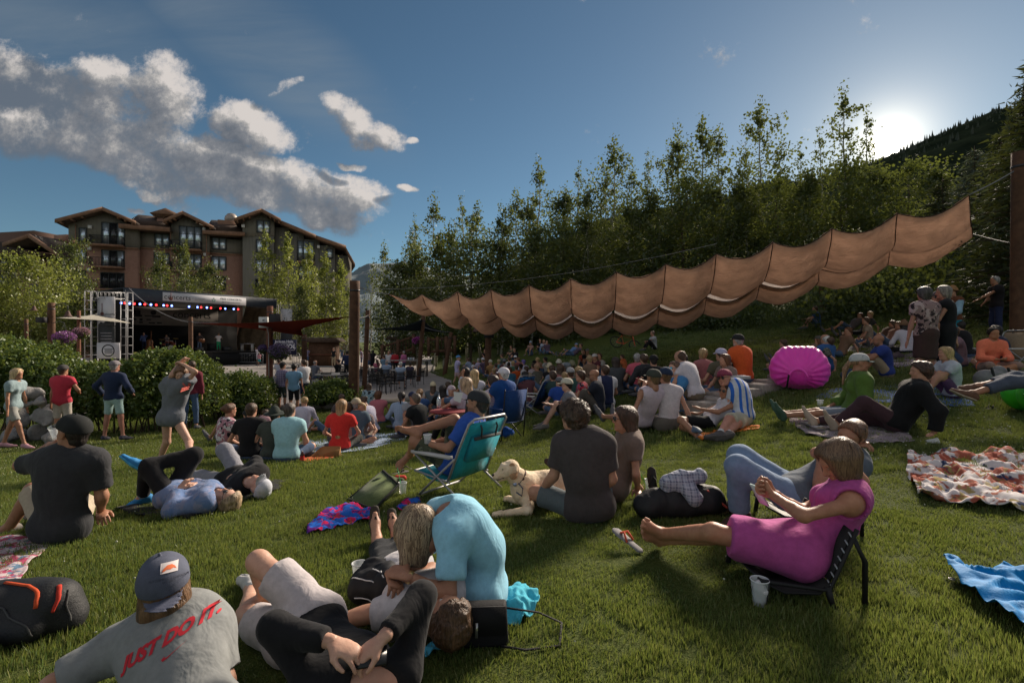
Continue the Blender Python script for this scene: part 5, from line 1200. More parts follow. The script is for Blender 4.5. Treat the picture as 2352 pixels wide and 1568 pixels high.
 gt=MB();gt.lathe((x0+wdt*.085,-.17,zz+.22),[(.001,.006),(.16,.006),(.17,0)],12,(0,-1,0));gt.box((x0+wdt*.085,-.175,zz+.5),(.05,.012,.5));gt.build('guitar_mark',dink,bn)
 fl=MB()
 for k,(ox,oz)in enumerate(((0,.1),(-.12,-.02),(.12,-.02),(-.07,-.14),(.07,-.14))):fl.lathe((x0+wdt*.58+ox,-.17,zz+.38+oz),[(.001,.005),(.07,.005),(.075,0)],6,(0,-1,0))
 fl.build('leaf_mark',mat('print_green',(.20,.30,.26)),bn)
 MB().tube([(.1,.35,zt-1.02),(W-.1,.35,zt-1.02)],.03,6).build('lamp_bar',BLK,r)
 lamps=[(505,'b'),(545,'r'),(582,'b'),(618,'r'),(662,'b'),(700,'r'),(747,'b'),(788,'r'),(845,'b'),(872,'r'),(908,'b'),(1042,'b'),(1107,'b'),(1135,'r'),(1180,'b'),(1212,'r'),(1285,'r'),(1322,'b'),(1388,'b'),(1422,'r')]
 em={'b':mat('blue_lamp',(.1,.15,.5),emit=(.16,.26,1.0,1.8)),'r':mat('red_lamp',(.5,.05,.05),emit=(1.0,.03,.03,1.4))}
 for gx,c_ in lamps:
  t=st(128.6+gx/3.368,700)[0];t=max(-.25,t);q=MB().lathe((t,.30,zt-1.25),[(.05,.22),(.12,.16),(.13,0)],10,(0,1,0)).build('stage_lamp',BLK,r);MB().lathe((t,.29,zt-1.25),[(.001,.05),(.07,.045),(.09,0)],10,(0,-1,0)).build('lens',em[c_],q)
 def truss(a,b,w,n,name,par):
  a=np.array(a,float);b=np.array(b,float);s,u_,dd=frame(b-a,(0,1,0));m=MB();Ls=np.linalg.norm(b-a)
  cs=[(s*i+u_*j)*w/2 for i,j in((-1,-1),(1,-1),(1,1),(-1,1))]
  for c_ in cs:m.tube([a+c_,b+c_],.028,6)
  for k in range(n+1):
   p=a+(b-a)*k/n
   for i in range(4):m.tube([p+cs[i],p+cs[(i+1)%4]],.015,4)
  m.build(name,ALU,par)
 for(ul,ur,vt,Y,lb)in((200.6,300,669,37,'left aluminium truss gate beside the stage, hung with a white concert banner'),(636,684,700,54,'right aluminium truss gate beside the stage with a hanging banner')):
  w=.52 if Y<40 else .42;a=px(ul+9*(37/Y),vt,Y);b=px(ur-9*(37/Y),vt+(3 if Y<40 else 2),Y+(1.5 if Y<40 else .5));t=empty('truss_gate',(a[0],a[1],PLZ));tag(t,lb,'truss gate');o_=np.array((a[0],a[1],PLZ))
  truss((0,0,0),(0,0,a[2]-PLZ),w,9,'truss_tower',t);bb=b-o_;truss((bb[0],bb[1],0),(bb[0],bb[1],bb[2]),w,9,'truss_tower',t);truss((w/2,0,a[2]-PLZ-w/2),(bb[0]-w/2,bb[1],bb[2]-w/2),w*.9,7,'truss_beam',t)
  if Y<40:
   cx,cy=(0+bb[0])/2,bb[1]/2-.4;z1=a[2]-PLZ-.25
   hb=MB().box((cx+.1,cy,z1-1.15),(1.25,.03,2.1)).build('hanging_banner',bw,t);mt=MB().prism([(cx-.52,z1-2.2),(cx-.3,z1-1.95),(cx-.1,z1-2.02),(cx+.2,z1-1.8),(cx+.45,z1-1.95),(cx+.72,z1-1.85),(cx+.72,z1-2.2)],cy-.03,cy-.018);mt.build('mountain_mark',mat('banner_dark',(.045,.05,.055)),hb)
   MB().box((cx+.1,cy+.002,z1-3.0),(1.25,.03,1.55)).build('lower_banner',mat('banner_dark',(.045,.05,.055)),t);g_=MB().lathe((cx-.2,cy-.02,z1-1.35),[(.001,.01),(.13,.01),(.14,0)],10,(0,-1,0));g_.box((cx-.2,cy-.025,z1-.95),(.05,.012,.75));g_.build('guitar_mark',dink,hb)
   text('concerts',.26,ink,hb,Matrix.Translation((cx+.28,cy-.02,z1-1.38))@RX)
   for k in range(4):MB().box((cx+.1,cy-.02,z1-2.75-.22*k),(.85-.1*(k%2),.012,.06)).build('printed_line',mat('print_grey',(.22,.22,.25)),t)
  else:
   cx=bb[0]/2+.15;MB().box((cx,-.3,a[2]-PLZ-1.5),(1.15,.03,2.1)).build('hanging_banner',bw,t);MB().box((cx,-.3,a[2]-PLZ-3.6),(1.15,.03,1.3)).build('lower_banner',mat('banner_dark',(.045,.05,.055)),t);MB().box((cx-.35,-.32,a[2]-PLZ-1.9),(.3,.012,.5)).build('guitar_mark',dink,t)
 p=px(249,805,36);bz=empty('banner',(p[0],p[1],PLZ));tag(bz,'white square banner with a black ring logo in front of the left truss gate','banner');zc=p[2]-PLZ
 MB().box((0,0,zc),(1.6,.04,1.12)).build('sheet',bw,bz);rg=MB();
 for r0,r1 in((.36,.44),):
  n=28;V=[];Fs=[]
  for k in range(n):
   a=2*pi*k/n
   for q in(r0,r1):V.append((cos(a)*q*1.05,-.025,zc+sin(a)*q))
  for k in range(n):k2=(k+1)%n;Fs.append((2*k,2*k2,2*k2+1,2*k+1))
  rg.add(V,Fs)
 for z_,w_ in((.12,.62),(.02,.5),(-.06,.6),(-.16,.5)):rg.box((.03,-.03,zc+z_),(w_,.012,.035))
 rg.build('ring_logo',ink,bz);MB().box((-.78,.03,zc/2),(.05,.05,zc)).box((.78,.03,zc/2),(.05,.05,zc)).build('frame',ALU,bz)
 p=px(654,797,50.5);sg=empty('sign',(p[0],p[1],PLZ));tag(sg,'navy blue banner with white boxed lettering behind the purple flower basket','banner');zc=p[2]-PLZ;MB().box((0,0,zc),(2.3,.05,1.5)).build('sheet',mat('sign_navy',(.012,.016,.05)),sg);wm=mat('sign_white',(.6,.6,.68))
 text('Jackson Hole',.34,wm,sg,Matrix.Translation((-.05,-.035,zc+.55))@RX,bold=.01);text('WCHOL',.56,wm,sg,Matrix.Translation((0,-.035,zc+.05))@RX,bold=.02);text('music live',.22,wm,sg,Matrix.Translation((.2,-.035,zc-.48))@RX)
 fr=MB()
 for q in(-.30,.36):fr.box((0,-.032,zc+q),(2.0,.012,.045))
 for q in(-1.0,1.0):fr.box((q,-.032,zc+.03),(.045,.012,.70))
 fr.build('boxed_line',wm,sg)
 for i,(u0,u1,Y,v0)in enumerate(((468,540,50,808),(546,604,50,808),(372,460,49,808),(640,688,51,806))):
  a=px(u0,v0,Y);b=px(u1,v0,Y);o=empty('crowd_barrier',(a[0],a[1],PLZ));tag(o,['steel crowd barrier in front of the stage, left of the man filming','steel crowd barrier directly behind the man filming','steel crowd barrier half hidden by the arching shrub','steel crowd barrier below the navy banner'][i],'barrier','steel crowd barriers');w=b[0]-a[0];h=1.12
  MB().tube([(0,0,.02),(0,0,h-.15),(.15,0,h),(w-.15,0,h),(w,0,h-.15),(w,0,.02)],.03,6).build('frame_tube',ALU,o);MB().tube([(0,0,.25),(w,0,.25)],.024,6).build('rail',ALU,o);MB().box((.1,0,.02),(.06,.6,.04)).box((w-.1,0,.02),(.06,.6,.04)).build('foot',ALU,o)
  bars=MB()
  for k in np.arange(.18,w,.16):bars.tube([(k,0,.25),(k,0,h)],.006,4)
  bars.build('bar',ALU,o)
 def ondeck(u,v,Y=None):t=st(u,800)[0];return t
 for i,(u,y,sx,sy,sz,l)in enumerate(((548,5.0,.6,.5,.7,'black guitar amplifier on the stage beside the steel table'),(536,1.2,.7,.45,.4,'low black monitor wedge at the right front of the stage'),(470,1.0,.7,.45,.38,'low black monitor wedge in the middle of the stage'),(395,5.2,.7,.5,.9,'black amplifier cabinet behind the bass player'))):
  t=ondeck(u,0);M_=Matrix.Rotation(ang,3,'Z');w=M_@Vector((t,y,0));o=empty('amplifier',(L[0]+w.x,L[1]+w.y,PLZ+dk),ang);tag(o,l,'amplifier');MB().prism([(-sx/2,0),(sx/2,0),(sx/2,sz),(-sx/2,sz)],-sy/2,sy/2).build('cabinet',mat('amp_black',(.02,.02,.022)),o);MB().box((0,-sy/2-.01,sz/2),(sx*.85,.02,sz*.7)).build('grille',mat('amp_grille',(.05,.05,.05)),o)
 t=ondeck(440,0);M_=Matrix.Rotation(ang,3,'Z');w=M_@Vector((t,4.2,0));o=empty('drum_kit',(L[0]+w.x,L[1]+w.y,PLZ+dk),ang);tag(o,'drum kit with brass cymbals in front of the drummer','drum kit');dm=mat('drum_shell',(.18,.05,.03),rough=.3);hd=mat('drum_head',(.5,.48,.44))
 for(x,y,z,r_,h,ax)in((0,0,.3,.29,.4,(0,-1,0)),(-.45,.1,.55,.18,.2,(0,0,1)),(.45,.2,.45,.2,.35,(0,0,1)),(-.15,.05,.8,.15,.18,(0,-.3,1)),(.2,.05,.8,.16,.18,(0,-.3,1))):
  q=MB().lathe((x,y,z),[(r_*.99,0),(r_,.02),(r_,h)],14,ax).build('drum',dm,o,smooth=True);MB().lathe((x,y,z),[(.001,h-.01),(r_*.98,h-.012)],14,ax).build('drum_head',hd,q)
 for x,z in((-.6,1.1),(.62,1.2)):
  q=MB().lathe((x,.1,z),[(.001,.03),(.08,.02),(.24,0)],16,(0,-.25,1)).build('cymbal',mat('brass',(.5,.35,.12),rough=.3,metal=.9),o);MB().tube([(x,.1,0),(x,.1,z)],.012,5).build('cymbal_stand',ALU,o)
 p=px(589,802,50.5);tb=empty('folding_table',(p[0]-.9,p[1],PLZ+1.3));tag(tb,'small grey equipment table at the right end of the stage','table');MB().box((0,0,.75),(1.2,.6,.05)).build('table_top',ALU,tb)
 for x in(-.5,.5):MB().box((x,0,.36),(.04,.5,.74)).build('leg',ALU,tb)
 return L,ang,dk,st
STG=stage()
LOG=mat('log_wood',(.10,.050,.028),rough=.85,noise=.45,nscale=5,bump=.8,bscale=12,bdist=.02);LOGR=mat('red_log_wood',(.16,.062,.038),rough=.85,noise=.4,nscale=5,bump=.8,bscale=12,bdist=.02)
CAB=mat('steel_cable',(.22,.22,.23),rough=.7,metal=.3)
def log_post(label,top,foot,r,m=LOG,Yf=None,zf=None):
 """top=(u,v,Y) foot=(u,Y)"""
 a=px(*top);b=np.array(((foot[0]-CU)/F*foot[1],foot[1],0.0));b[2]=float(gz(b[0],b[1]))-.25 if zf is None else zf
 o=empty('log_post',b);tag(o,label,'post');n=9;P=[b+(a-b)*t for t in np.linspace(0,1,n)]
 x=MB().tube(np.array(P)-b,[r*(1.06-.10*t)for t in np.linspace(0,1,n)],14);x.build('log',m,o,smooth=True)
 d=nrm(a-b);MB().lathe(a-b-d*.35,[(r*1.0,-.03),(r*1.02,-.03),(r*1.02,.03),(r*1.0,.03)],14,d).build('steel_band',mat('post_band',(.05,.05,.055),metal=.5,rough=.5),o)
 return o,a,b
posts={}
for k,l,t,f,r,m in(('big','thick dark log post standing in the middle of the shrubs',(815,645,18.7),(812,18.9),.185,LOG),('left','log post with a black speaker at the far left behind the hedge',(118,695,28),(118,28),.17,LOG),('spk','reddish log post carrying the black speaker and white box',(620,703,30),(619,30),.18,LOGR),('mid','pointed log post in front of the stage',(438,728,38),(438,38),.15,LOG),('thin','slim leaning log post just right of the thick one',(845,712,24),(836,24.3),.11,LOG),('t2','slim leaning log post at the tip of the dark shade sail',(973,723,29),(960,29.3),.12,LOG),('t3','short leaning log post right of the dark shade sail',(1036,763,33),(1020,33.3),.13,LOG),('crowd','dark log post with a speaker standing among the seated crowd',(1122,750,27),(1120,27),.17,LOG),('right','tall dark log post at the right picture edge',(2346,350,12.2),(2344,12.2),.19,LOG),('bank','log post at the far edge of the brown sail',(1888,634,22),(1892,22),.13,LOG),('sm1','small wooden post by the white sail, left one',(60,733,36),(62,36),.12,LOG),('sm2','reddish post holding the pink flower basket',(181,713,32),(181,32),.10,LOGR),('sm3','small pale post at the raised corner of the white sail',(227,711,41),(230,41),.12,LOG),('red','dark post under the middle tip of the red shade sail',(699,768,32),(699,32),.16,LOG)):
 posts[k]=log_post(l,t,f,r,m)
def cable(label,a,b,sag=.1,r=.012,group='steel cables of the shade sails'):
 a=np.array(a,float);b=np.array(b,float);P=[a+(b-a)*t-(0,0,4*sag*t*(1-t))for t in np.linspace(0,1,9)];c=P[0]
 o=MB().tube(np.array(P)-c,r,5).build('cable',CAB,loc=c);return tag(o,label,'cable',group)
def sail_mat(name,c,tr=.6):
 if name in MC:return MC[name]
 m=bpy.data.materials.new(name);m.use_nodes=True;nt=m.node_tree;nt.nodes.clear();T=NT(nt);tc=T.n('ShaderNodeNewGeometry').outputs['Position']
 n=T.n('ShaderNodeTexNoise',{'Vector':tc,'Scale':2.2,'Detail':4.0}).outputs[0];col=T.mix(T.mr(n,.3,.7),c4(tuple(x*.85 for x in c)),c4(tuple(x*1.1 for x in c)))
 h=T.n('ShaderNodeTexNoise',{'Vector':T.vm('MULTIPLY',tc,(2,2,6)),'Scale':2.0,'Detail':5.0,'Distortion':1.0}).outputs[0];bp=T.n('ShaderNodeBump',{'Strength':.6,'Distance':.08,'Height':h})
 d=T.n('ShaderNodeBsdfDiffuse',{0:col,'Normal':bp.outputs[0]});t=T.n('ShaderNodeBsdfTranslucent',{0:col,'Normal':bp.outputs[0]});mx=T.n('ShaderNodeMixShader',{0:tr,1:d.outputs[0],2:t.outputs[0]})
 o=T.n('ShaderNodeOutputMaterial');nt.links.new(mx.outputs[0],o.inputs[0]);MC[name]=m;return m
def big_sail():
 P1=px(815,650,18.7);P9=px(2335,395,12.2)
 def onplane(u,v):
  k=(u-CU)/F;dx,dy=P9[0]-P1[0],P9[1]-P1[1];t=(P1[0]-k*P1[1])/(k*dy-dx);Y=P1[1]+t*dy;return px(u,v,Y)
 near=[(893,675),(969,675),(1051,670),(1127,664),(1215,654),(1311,640),(1416,624),(1529,606),(1646,582),(1776,556),(1912,524),(2060,490),(2228,447)]
 far=[(893,676,18.4),(1010,716,19.4),(1082,733,20.6),(1160,745,21.6),(1235,752,22.4),(1318,757,22.8),(1405,752,22.8),(1507,741,22.4),(1612,718,21.8),(1730,686,20.8),(1870,652,19.6),(2035,605,18.0),(2232,536,15.6)]
 N=[onplane(*p)for p in near];Fr=[px(*p)for p in far];ns=len(N)-1
 c0=N[6];r=empty('shade_sail',c0);tag(r,'long brown pleated shade sail strung between the thick and the tall log post','shade sail');fm=sail_mat('sail_canvas',(.49,.375,.31));sm=mat('sail_seam',(.05,.030,.02))
 def at(s,t):
  i=min(int(s),ns-1);f=s-i;A=N[i]*(1-f)+N[i+1]*f;B=Fr[i]*(1-f)+Fr[i+1]*f
  w=np.linalg.norm(A-B);sc=.13*math.sin(pi*f)*min(1,w/1.5)*(1+.5*t);q=(t/.56 if t<.56 else(t-.56)/.44);am=min(1.0,w/3.2)
  drop=(.62 if t<.56 else .38)*am*math.sin(pi*q)*.75+sc*2.2
  p=A*(1-t)+B*t;return p-np.array((0,0,drop))+np.array((0,-.05,0))*vnoise(p,1.5,5)
 for i in range(ns):
  for(t0,t1)in((0,.56),(.60,1.0)):
   G=[]
   for a in np.linspace(0,1,17):
    row_=[]
    for b in np.linspace(0,1,15):
     tt=t0+(t1-t0)*b;g_=0
     if t0==0 and b>.0:tt=tt+(.0 if 3<=i<=9 else .04)*b-(.055*math.sin(pi*a)*b**6 if 3<=i<=9 else 0)
     p=at(i+a,tt);p=p+(.03*fbm(p*(1,.6,1.6),3.5,3,i))*np.array((0,.6,1));row_.append(p-c0)
    G.append(row_)
   o=MB().grid(G).build('panel',fm,r,smooth=True);solidify(o,.006)
 pale=sail_mat('lit_sail_strip',(.50,.43,.39),.5)  # added strips; the lit underside of the upper cloth is their colour
 for i in range(3,10):o=MB().grid([[at(i+a,tt)-c0+(0,0,.16)for tt in(.50,.56,.60,.66)]for a in np.linspace(.03,.97,7)]).build('lit_strip',pale,r,smooth=True)
 for i in range(ns+1):
  for(t0,t1)in((0,.56),(.60,1.0)):MB().tube([at(min(i,ns-1e-6),t)-c0-(0,0,.012)for t in np.linspace(t0,t1,12)],.014,5).build('seam',sm,r)
 for t in(.0,.56,.60,1.0):MB().tube([at(s,t)-c0-(0,0,.01)for s in np.linspace(0,ns-1e-6,ns*8+1)],.014,5).build('hem_cord',sm,r)
 cable('bright cable from the thick log post to the tip of the brown sail',px(828,660,18.7),N[0],.05,.016);cable('cable from the high corner of the brown sail to the tall right-hand post',N[-1],px(2330,393,12.2),.02,.018)
 cable('thin cable running above the brown sail along its upper edge',px(828,664,18.7),onplane(1646,560),.35,.007);cable('short cable from the low corner of the brown sail to the tall post',Fr[-1],px(2332,560,12.3),.02,.012)
 cable('cable from the far edge of the brown sail to the bank post',Fr[10],px(1888,640,22),.02,.012);cable('cable from the far edge of the brown sail to the post among the crowd',Fr[4],px(1124,752,26.9),.02,.012)
big_sail()
def tri_sail(label,pts,c,tr=.4,sag=.15,n=12,name='shade_sail'):
 A,B,C_=[np.array(p,float)for p in pts];c0=(A+B+C_)/3;V=[];idx={}
 for i in range(n+1):
  for j in range(n+1-i):
   a,b=i/n,j/n;k=1-a-b;p=A*a+B*b+C_*k;pull=(a*b+b*k+a*k)*.5+3*a*b*k
   edge=(1-min(a,b,k)*3);p=p+(c0-p)*.38*(4*max(a*b,b*k,a*k))*edge*.8-(0,0,sag*pull*2);idx[i,j]=len(V);V.append(p-c0)
 Fc=[]
 for i in range(n):
  for j in range(n-i):
   Fc.append((idx[i,j],idx[i+1,j],idx[i,j+1]))
   if j<n-i-1:Fc.append((idx[i+1,j],idx[i+1,j+1],idx[i,j+1]))
 me=mesh_np(name,V,[np.array(Fc)],True,[sail_mat('sail_'+label[:6],c,tr)]);o=obj_me(name,me,loc=c0,label=label,cat='shade sail');solidify(o,.01);return o
tri_sail('rusty red triangular shade sail in front of the stage',(px(447,741.5,38),px(806,727,19.2),px(697,771,31.5)),(.14,.034,.022),.25,.1)
tri_sail('dark mesh shade sail over the right side of the plaza',(px(849,757,24.2),px(970,733,28.9),px(1034,765,33)),(.018,.022,.024),.1,.1)
tri_sail('cream shade sail left of the stage',(px(124,729.5,28.5),px(232,716,40),px(300,742,37)),(.40,.38,.33),.3,.1)
cable('cable from the stage roof corner down to the pointed log post',px(296,662,42),px(436,740,38),.5,.03);cable('cable from the pointed log post to the red sail',px(440,740,38),px(500,742,36),.02,.03)
cable('cable from the thick log post to the slim leaning post',px(824,730,18.9),px(846,724,24),.02);cable('thin cable across the plaza below the red sail',px(690,774,31.5),px(808,764,19),.1,.008);cable('bright cable at the right end of the dark sail',px(976,752,28.9),px(1034,762,33),.08,.02)
def speaker(label,u,v,Y,w,h,d=.3,m=None):
 p=px(u,v,Y);o=empty('loudspeaker',p);tag(o,label,'loudspeaker');MB().prism([(-w/2,-h/2),(w/2,-h/2),(w/2,h/2),(-w/2,h/2)],-d,0).build('cabinet',m or mat('speaker_black',(.02,.02,.023)),o)
 MB().box((0,-d-.008,0),(w*.86,.016,h*.88)).build('grille',mat('speaker_grille',(.03,.03,.032),bump=.5,bscale=80),o);MB().box((0,.06,0),(.08,.12,.3)).build('bracket',FRM,o)
speaker('black loudspeaker on the right side of the reddish log post',636,737,29.6,.62,.82);speaker('dark loudspeaker on top of the post among the crowd',1123,762,26.6,.5,.62);speaker('small black loudspeaker on the far left log post',102,735,27.8,.4,.3)
p=px(608,740.5,29.6);o=empty('junction_box',p);tag(o,'white electrical box on the left side of the reddish log post','box');MB().box((0,-.12,0),(.46,.24,.62)).build('housing',mat('box_white',(.55,.56,.54)),o)
for z in(-.12,.12):MB().box((.05,-.25,z),(.12,.02,.05)).build('louvre',FRM,o)
MB().tube([(.15,0,-.3),(.22,.0,-.7),(.24,0,-3.1)],.025,6).build('conduit',mat('conduit',(.35,.34,.33)),o)
for l,u,v,Y,dx in(('rusty bell-shaped lamp hanging left of the post among the crowd',1094,760,27,.68),('rusty bell-shaped lamp hanging from the far left log post',156,726,28,-.85),('small rusty bell-shaped lamp behind the cream sail',78,712,36,.4)):
 p=px(u,v,Y);o=empty('hanging_lamp',p);tag(o,l,'lamp');MB().lathe((0,0,0),[(.03,.30),(.09,.24),(.11,.12),(.17,.02),(.24,-.04),(.22,-.03),(.10,.10),(.02,.2)],16).build('lamp_shade',mat('rusty_metal',(.10,.055,.045),rough=.7,noise=.4),o,smooth=True);MB().tube([(0,0,.28),(0,0,.55),(dx*.3,0,.72),(dx*.8,0,.60),(dx,0,.35)],.022,6).build('bracket',FRM,o);MB().lathe((0,0,-.02),[(.001,-.05),(.05,-.02),(.05,.05),(.02,.1)],8).build('bulb',mat('bulb_glass',(.4,.36,.3),rough=.2),o)
PUR=leafy('purple_petal',((.20,.03,.26),(.26,.05,.32),(.34,.10,.40)),.3);PNK=leafy('pink_petal',((.30,.12,.24),(.36,.18,.30),(.42,.28,.36)),.3);VIO=leafy('violet_petal',((.14,.08,.26),(.18,.11,.32),(.26,.18,.40)),.3);MAG=leafy('magenta_petal',((.38,.03,.30),(.45,.05,.38),(.5,.12,.42)),.3)
def basket(label,u,v,Y,r,pm,hang=None):
 rs=np.random.RandomState(int(u));p=px(u,v,Y);o=empty('flower_basket',p);tag(o,label,'hanging basket')
 def ball(n,s,e,zz):d=rs.randn(n,3);d/=np.linalg.norm(d,axis=1,keepdims=True);return d*(r*(1-rs.rand(n)[:,None]**2*.4))*(1,1,.72)*e+(0,0,zz),s
 P,s=ball(1500,.07,1,0);V,Q=leaves(P,s,rs);obj_me('blossoms',mesh_np('blossoms',V,[Q],mats=[pm]),o);P,s=ball(900,.09,.92,-r*.25);V,Q=leaves(P,s,rs);obj_me('foliage',mesh_np('foliage',V,[Q],mats=[LEAF_D]),o)
 MB().lathe((0,0,-r*.75),[(.001,0),(r*.45,.05),(r*.62,r*.45),(r*.6,r*.46),(.02,r*.2)],14).build('pot',mat('basket_brown',(.06,.04,.03)),o);m=MB()
 for a in(0,2.1,4.2):m.tube([(cos(a)*r*.6,sin(a)*r*.6,-r*.3),(0,0,r*1.5)],.008,4)
 if hang:m.tube([(0,0,r*1.5),(hang*.5,0,r*1.7),(hang,0,r*1.5)],.02,5)
 m.build('hanger',FRM,o)
basket('deep purple flower basket right of the far left log post',148,776,27,.52,PUR,-.6);basket('pale pink flower basket on the reddish post',186,763,31,.45,PNK);basket('violet flower basket hanging right of the reddish log post',641,806,29.5,.62,VIO,-.4);basket('magenta flower basket beside the wooden stair',960,783,30,.35,MAG);basket('violet trailing flowers below the reddish log post on the left',606,800,30,.32,VIO,.3)
st_=px(925,775,40);o=empty('stone_hut',(st_[0],st_[1],PLZ+.3));tag(o,'small tan stone-clad hut behind the wooden stair','hut');MB().box((0,1,1.1),(2.0,2,2.0)).build('wall',mat('tan_stone',(.30,.235,.185),noise=.35,nscale=4,bump=.6,bscale=6),o);MB().prism([(-1.3,2.1),(1.3,2.1),(1.2,2.35),(-1.2,2.35)],-.3,2.3).build('roof',ROOFM,o)
def stair(label,u0,v0,u1,v1,Y,posts_,bal=True):
 a=px(u0,v0,Y);b=px(u1,v1,Y);o=empty('stair_rail',a);tag(o,label,'railing');d=b-a;MB().bar((0,0,0),d,.12,.14).build('handrail',LOG,o);MB().bar((0,0,-.85),d-(0,0,.85),.12,.2).build('lower_rail',LOG,o)
 for k in range(posts_):p=d*k/(posts_-1);MB().box(p+(0,-.02,-.5),(.2,.2,1.35)).build('post',LOG,o)
 if bal:
  for k in range(1,int(np.linalg.norm(d)/.22)):p=d*k*.22/np.linalg.norm(d);MB().box(p+(0,.02,-.43),(.05,.05,.85)).build('baluster',LOG,o)
stair('wooden stair rail sloping up to the right behind the plaza tables',878,797,950,773,36,3);stair('level wooden rail right of the magenta flowers',985,780,1045,776,36,4)
o=empty('kiosk',(px(735,790,46)[0],46,PLZ));tag(o,'dark wooden kiosk under trees behind the plaza','kiosk');MB().box((0,1,1.1),(2.4,1.2,2.2)).build('wall',LOG,o);MB().prism([(-1.7,2.2),(1.7,2.2),(1.4,2.6),(-1.4,2.6)],0,2.0).build('roof',ROOFM,o);MB().box((0,.3,1.1),(2,.3,.1)).build('counter',LOGR,o)
def car(label,u,v,Y,c,rz,seed=0):
 p=px(u,v,Y);o=empty('parked_car',(p[0],p[1],p[2]-1.45),rz);tag(o,label,'car','cars parked beyond the bank');bm=mat('paint'+label[:5],c,rough=.25,metal=.3,spec=.8)
 MB().prism([(-2.2,.35),(2.2,.35),(2.25,.8),(1.9,.95),(-1.95,1.0),(-2.25,.85)],-.88,.88).build('body',bm,o);MB().prism([(-1.5,.96),(1.2,.96),(.6,1.45),(-.9,1.48)],-.76,.76).build('cabin',mat('car_glass',(.35,.42,.48),rough=.08,metal=.6),o);MB().prism([(-.85,1.46),(.55,1.44),(.5,1.49),(-.8,1.52)],-.74,.74).build('roof',bm,o)
 for x in(-1.4,1.4):
  for y in(-.84,.84):w=MB().lathe((x,y-.1,.33),[(.02,.0),(.32,.0),(.33,.05),(.33,.18),(.02,.19)],14,(0,1,0)).build('wheel',mat('tyre',(.015,.015,.015)),o)
for a in(('white car roof leftmost of the parked row',1775,688,58,(.75,.77,.8),.2),('silver car in the middle of the parked row',1806,690,60,(.45,.48,.52),.1),('pale blue car rightmost of the parked row',1838,689,62,(.5,.6,.68),.25),('white car half behind the others in the parked row',1822,694,55,(.7,.7,.7),.1)):car(*a)
HH=dict(cross=.80,knees=.80,out=.76,stand=1.62,walk=1.60,recline=.58,chair=1.17,oneknee=.78,kneel=.95)
NAVYC=(.022,.030,.075);BLKC=(.014,.014,.016);WHT=(.62,.61,.63);GRY=(.17,.17,.18);CHAR=(.05,.05,.055);KHA=(.32,.26,.18);DEN=(.07,.11,.19);TEAL=(.03,.24,.27);LBL=(.28,.42,.56);ORG=(.62,.12,.035);PNKC=(.55,.13,.19);OLV=(.085,.085,.05);BRW=(.10,.06,.045);LAV=(.42,.36,.52)
capm=lambda c:mat('capcloth%s'%(c,),c,rough=.9,noise=.15,nscale=30,bump=.2,bscale=300)
def cp(crop,x,y,kind,yaw,top,hair,label,bot=None,hat=None,sc=1.0,y0=6,Y=None,z=None,sleeve=.5,pat=None,c2=WHT,c3=None,ps=1.0,long=0,pk=None,shoes=None,gnd=False,coat=0,perch=0,**o):
 u,v=cv(crop,x,y)
 pk=dict(pk or{});hh=o.pop('hh',HH[kind])*sc if kind!='chair' else(pk.get('seat',.44)+.76)*sc
 if Y is None:p=ground_at(u,v,0 if gnd else hh,y0=y0);
 else:
  p=px(u,v,Y)
  if z is None and not perch and kind!='chair':
   q=ground_at(u,v,hh,y0=Y*.7)
   if q[1]<Y*1.3:p=q
   p=np.array((p[0],p[1],float(gz(p[0],p[1]))+hh))
 zg=float(gz(p[0],p[1]))if z is None else z
 if Y is not None and z is None and not gnd:zg=p[2]-hh-(0 if kind!='chair' else pk.get('seat',.44)*0)
 p=np.array((p[0],p[1],zg+(pk.get('seat',.44)if kind=='chair' else 0)))
 pk.setdefault('jit',int(abs(x)*7+abs(y))%9973+1);J,fd=pose(kind,p,yaw,sc,**pk)
 o.setdefault('res',float(np.clip(p[1]*.0026,.0150,.065)))
 o.setdefault('b',.95);o['sc']=sc;o.setdefault('face',fd)
 tp=dict(m=cloth(top,pat,c2,col3=c3,scale=ps),sleeve=1.9 if long else sleeve,folds=.006);tp.update(o.pop('topk',{}))
 if coat:tp['coat']=1
 b=bot or(DEN,.95);btm=dict(m=cloth(b[0]),len=b[1],flare=.008);btm.update(o.pop('botk',{}))
 sh=dict(m=mat('shoe%s'%(shoes or BLKC,),shoes or(.10,.10,.11)))if shoes!=0 else None
 if hat:o['hat']=dict(k=hat[0],m=capm(hat[1]),**(hat[2]if len(hat)>2 else{}))
 o['floor']=None if kind in('chair','stand','walk')else float(gz(p[0],p[1]))-.02
 if kind in('stand','walk'):o['floor']=None
 return make_person(J,dict(o,label=label,top=tp,bottom=btm,hair=hair,shoes=sh))[0]
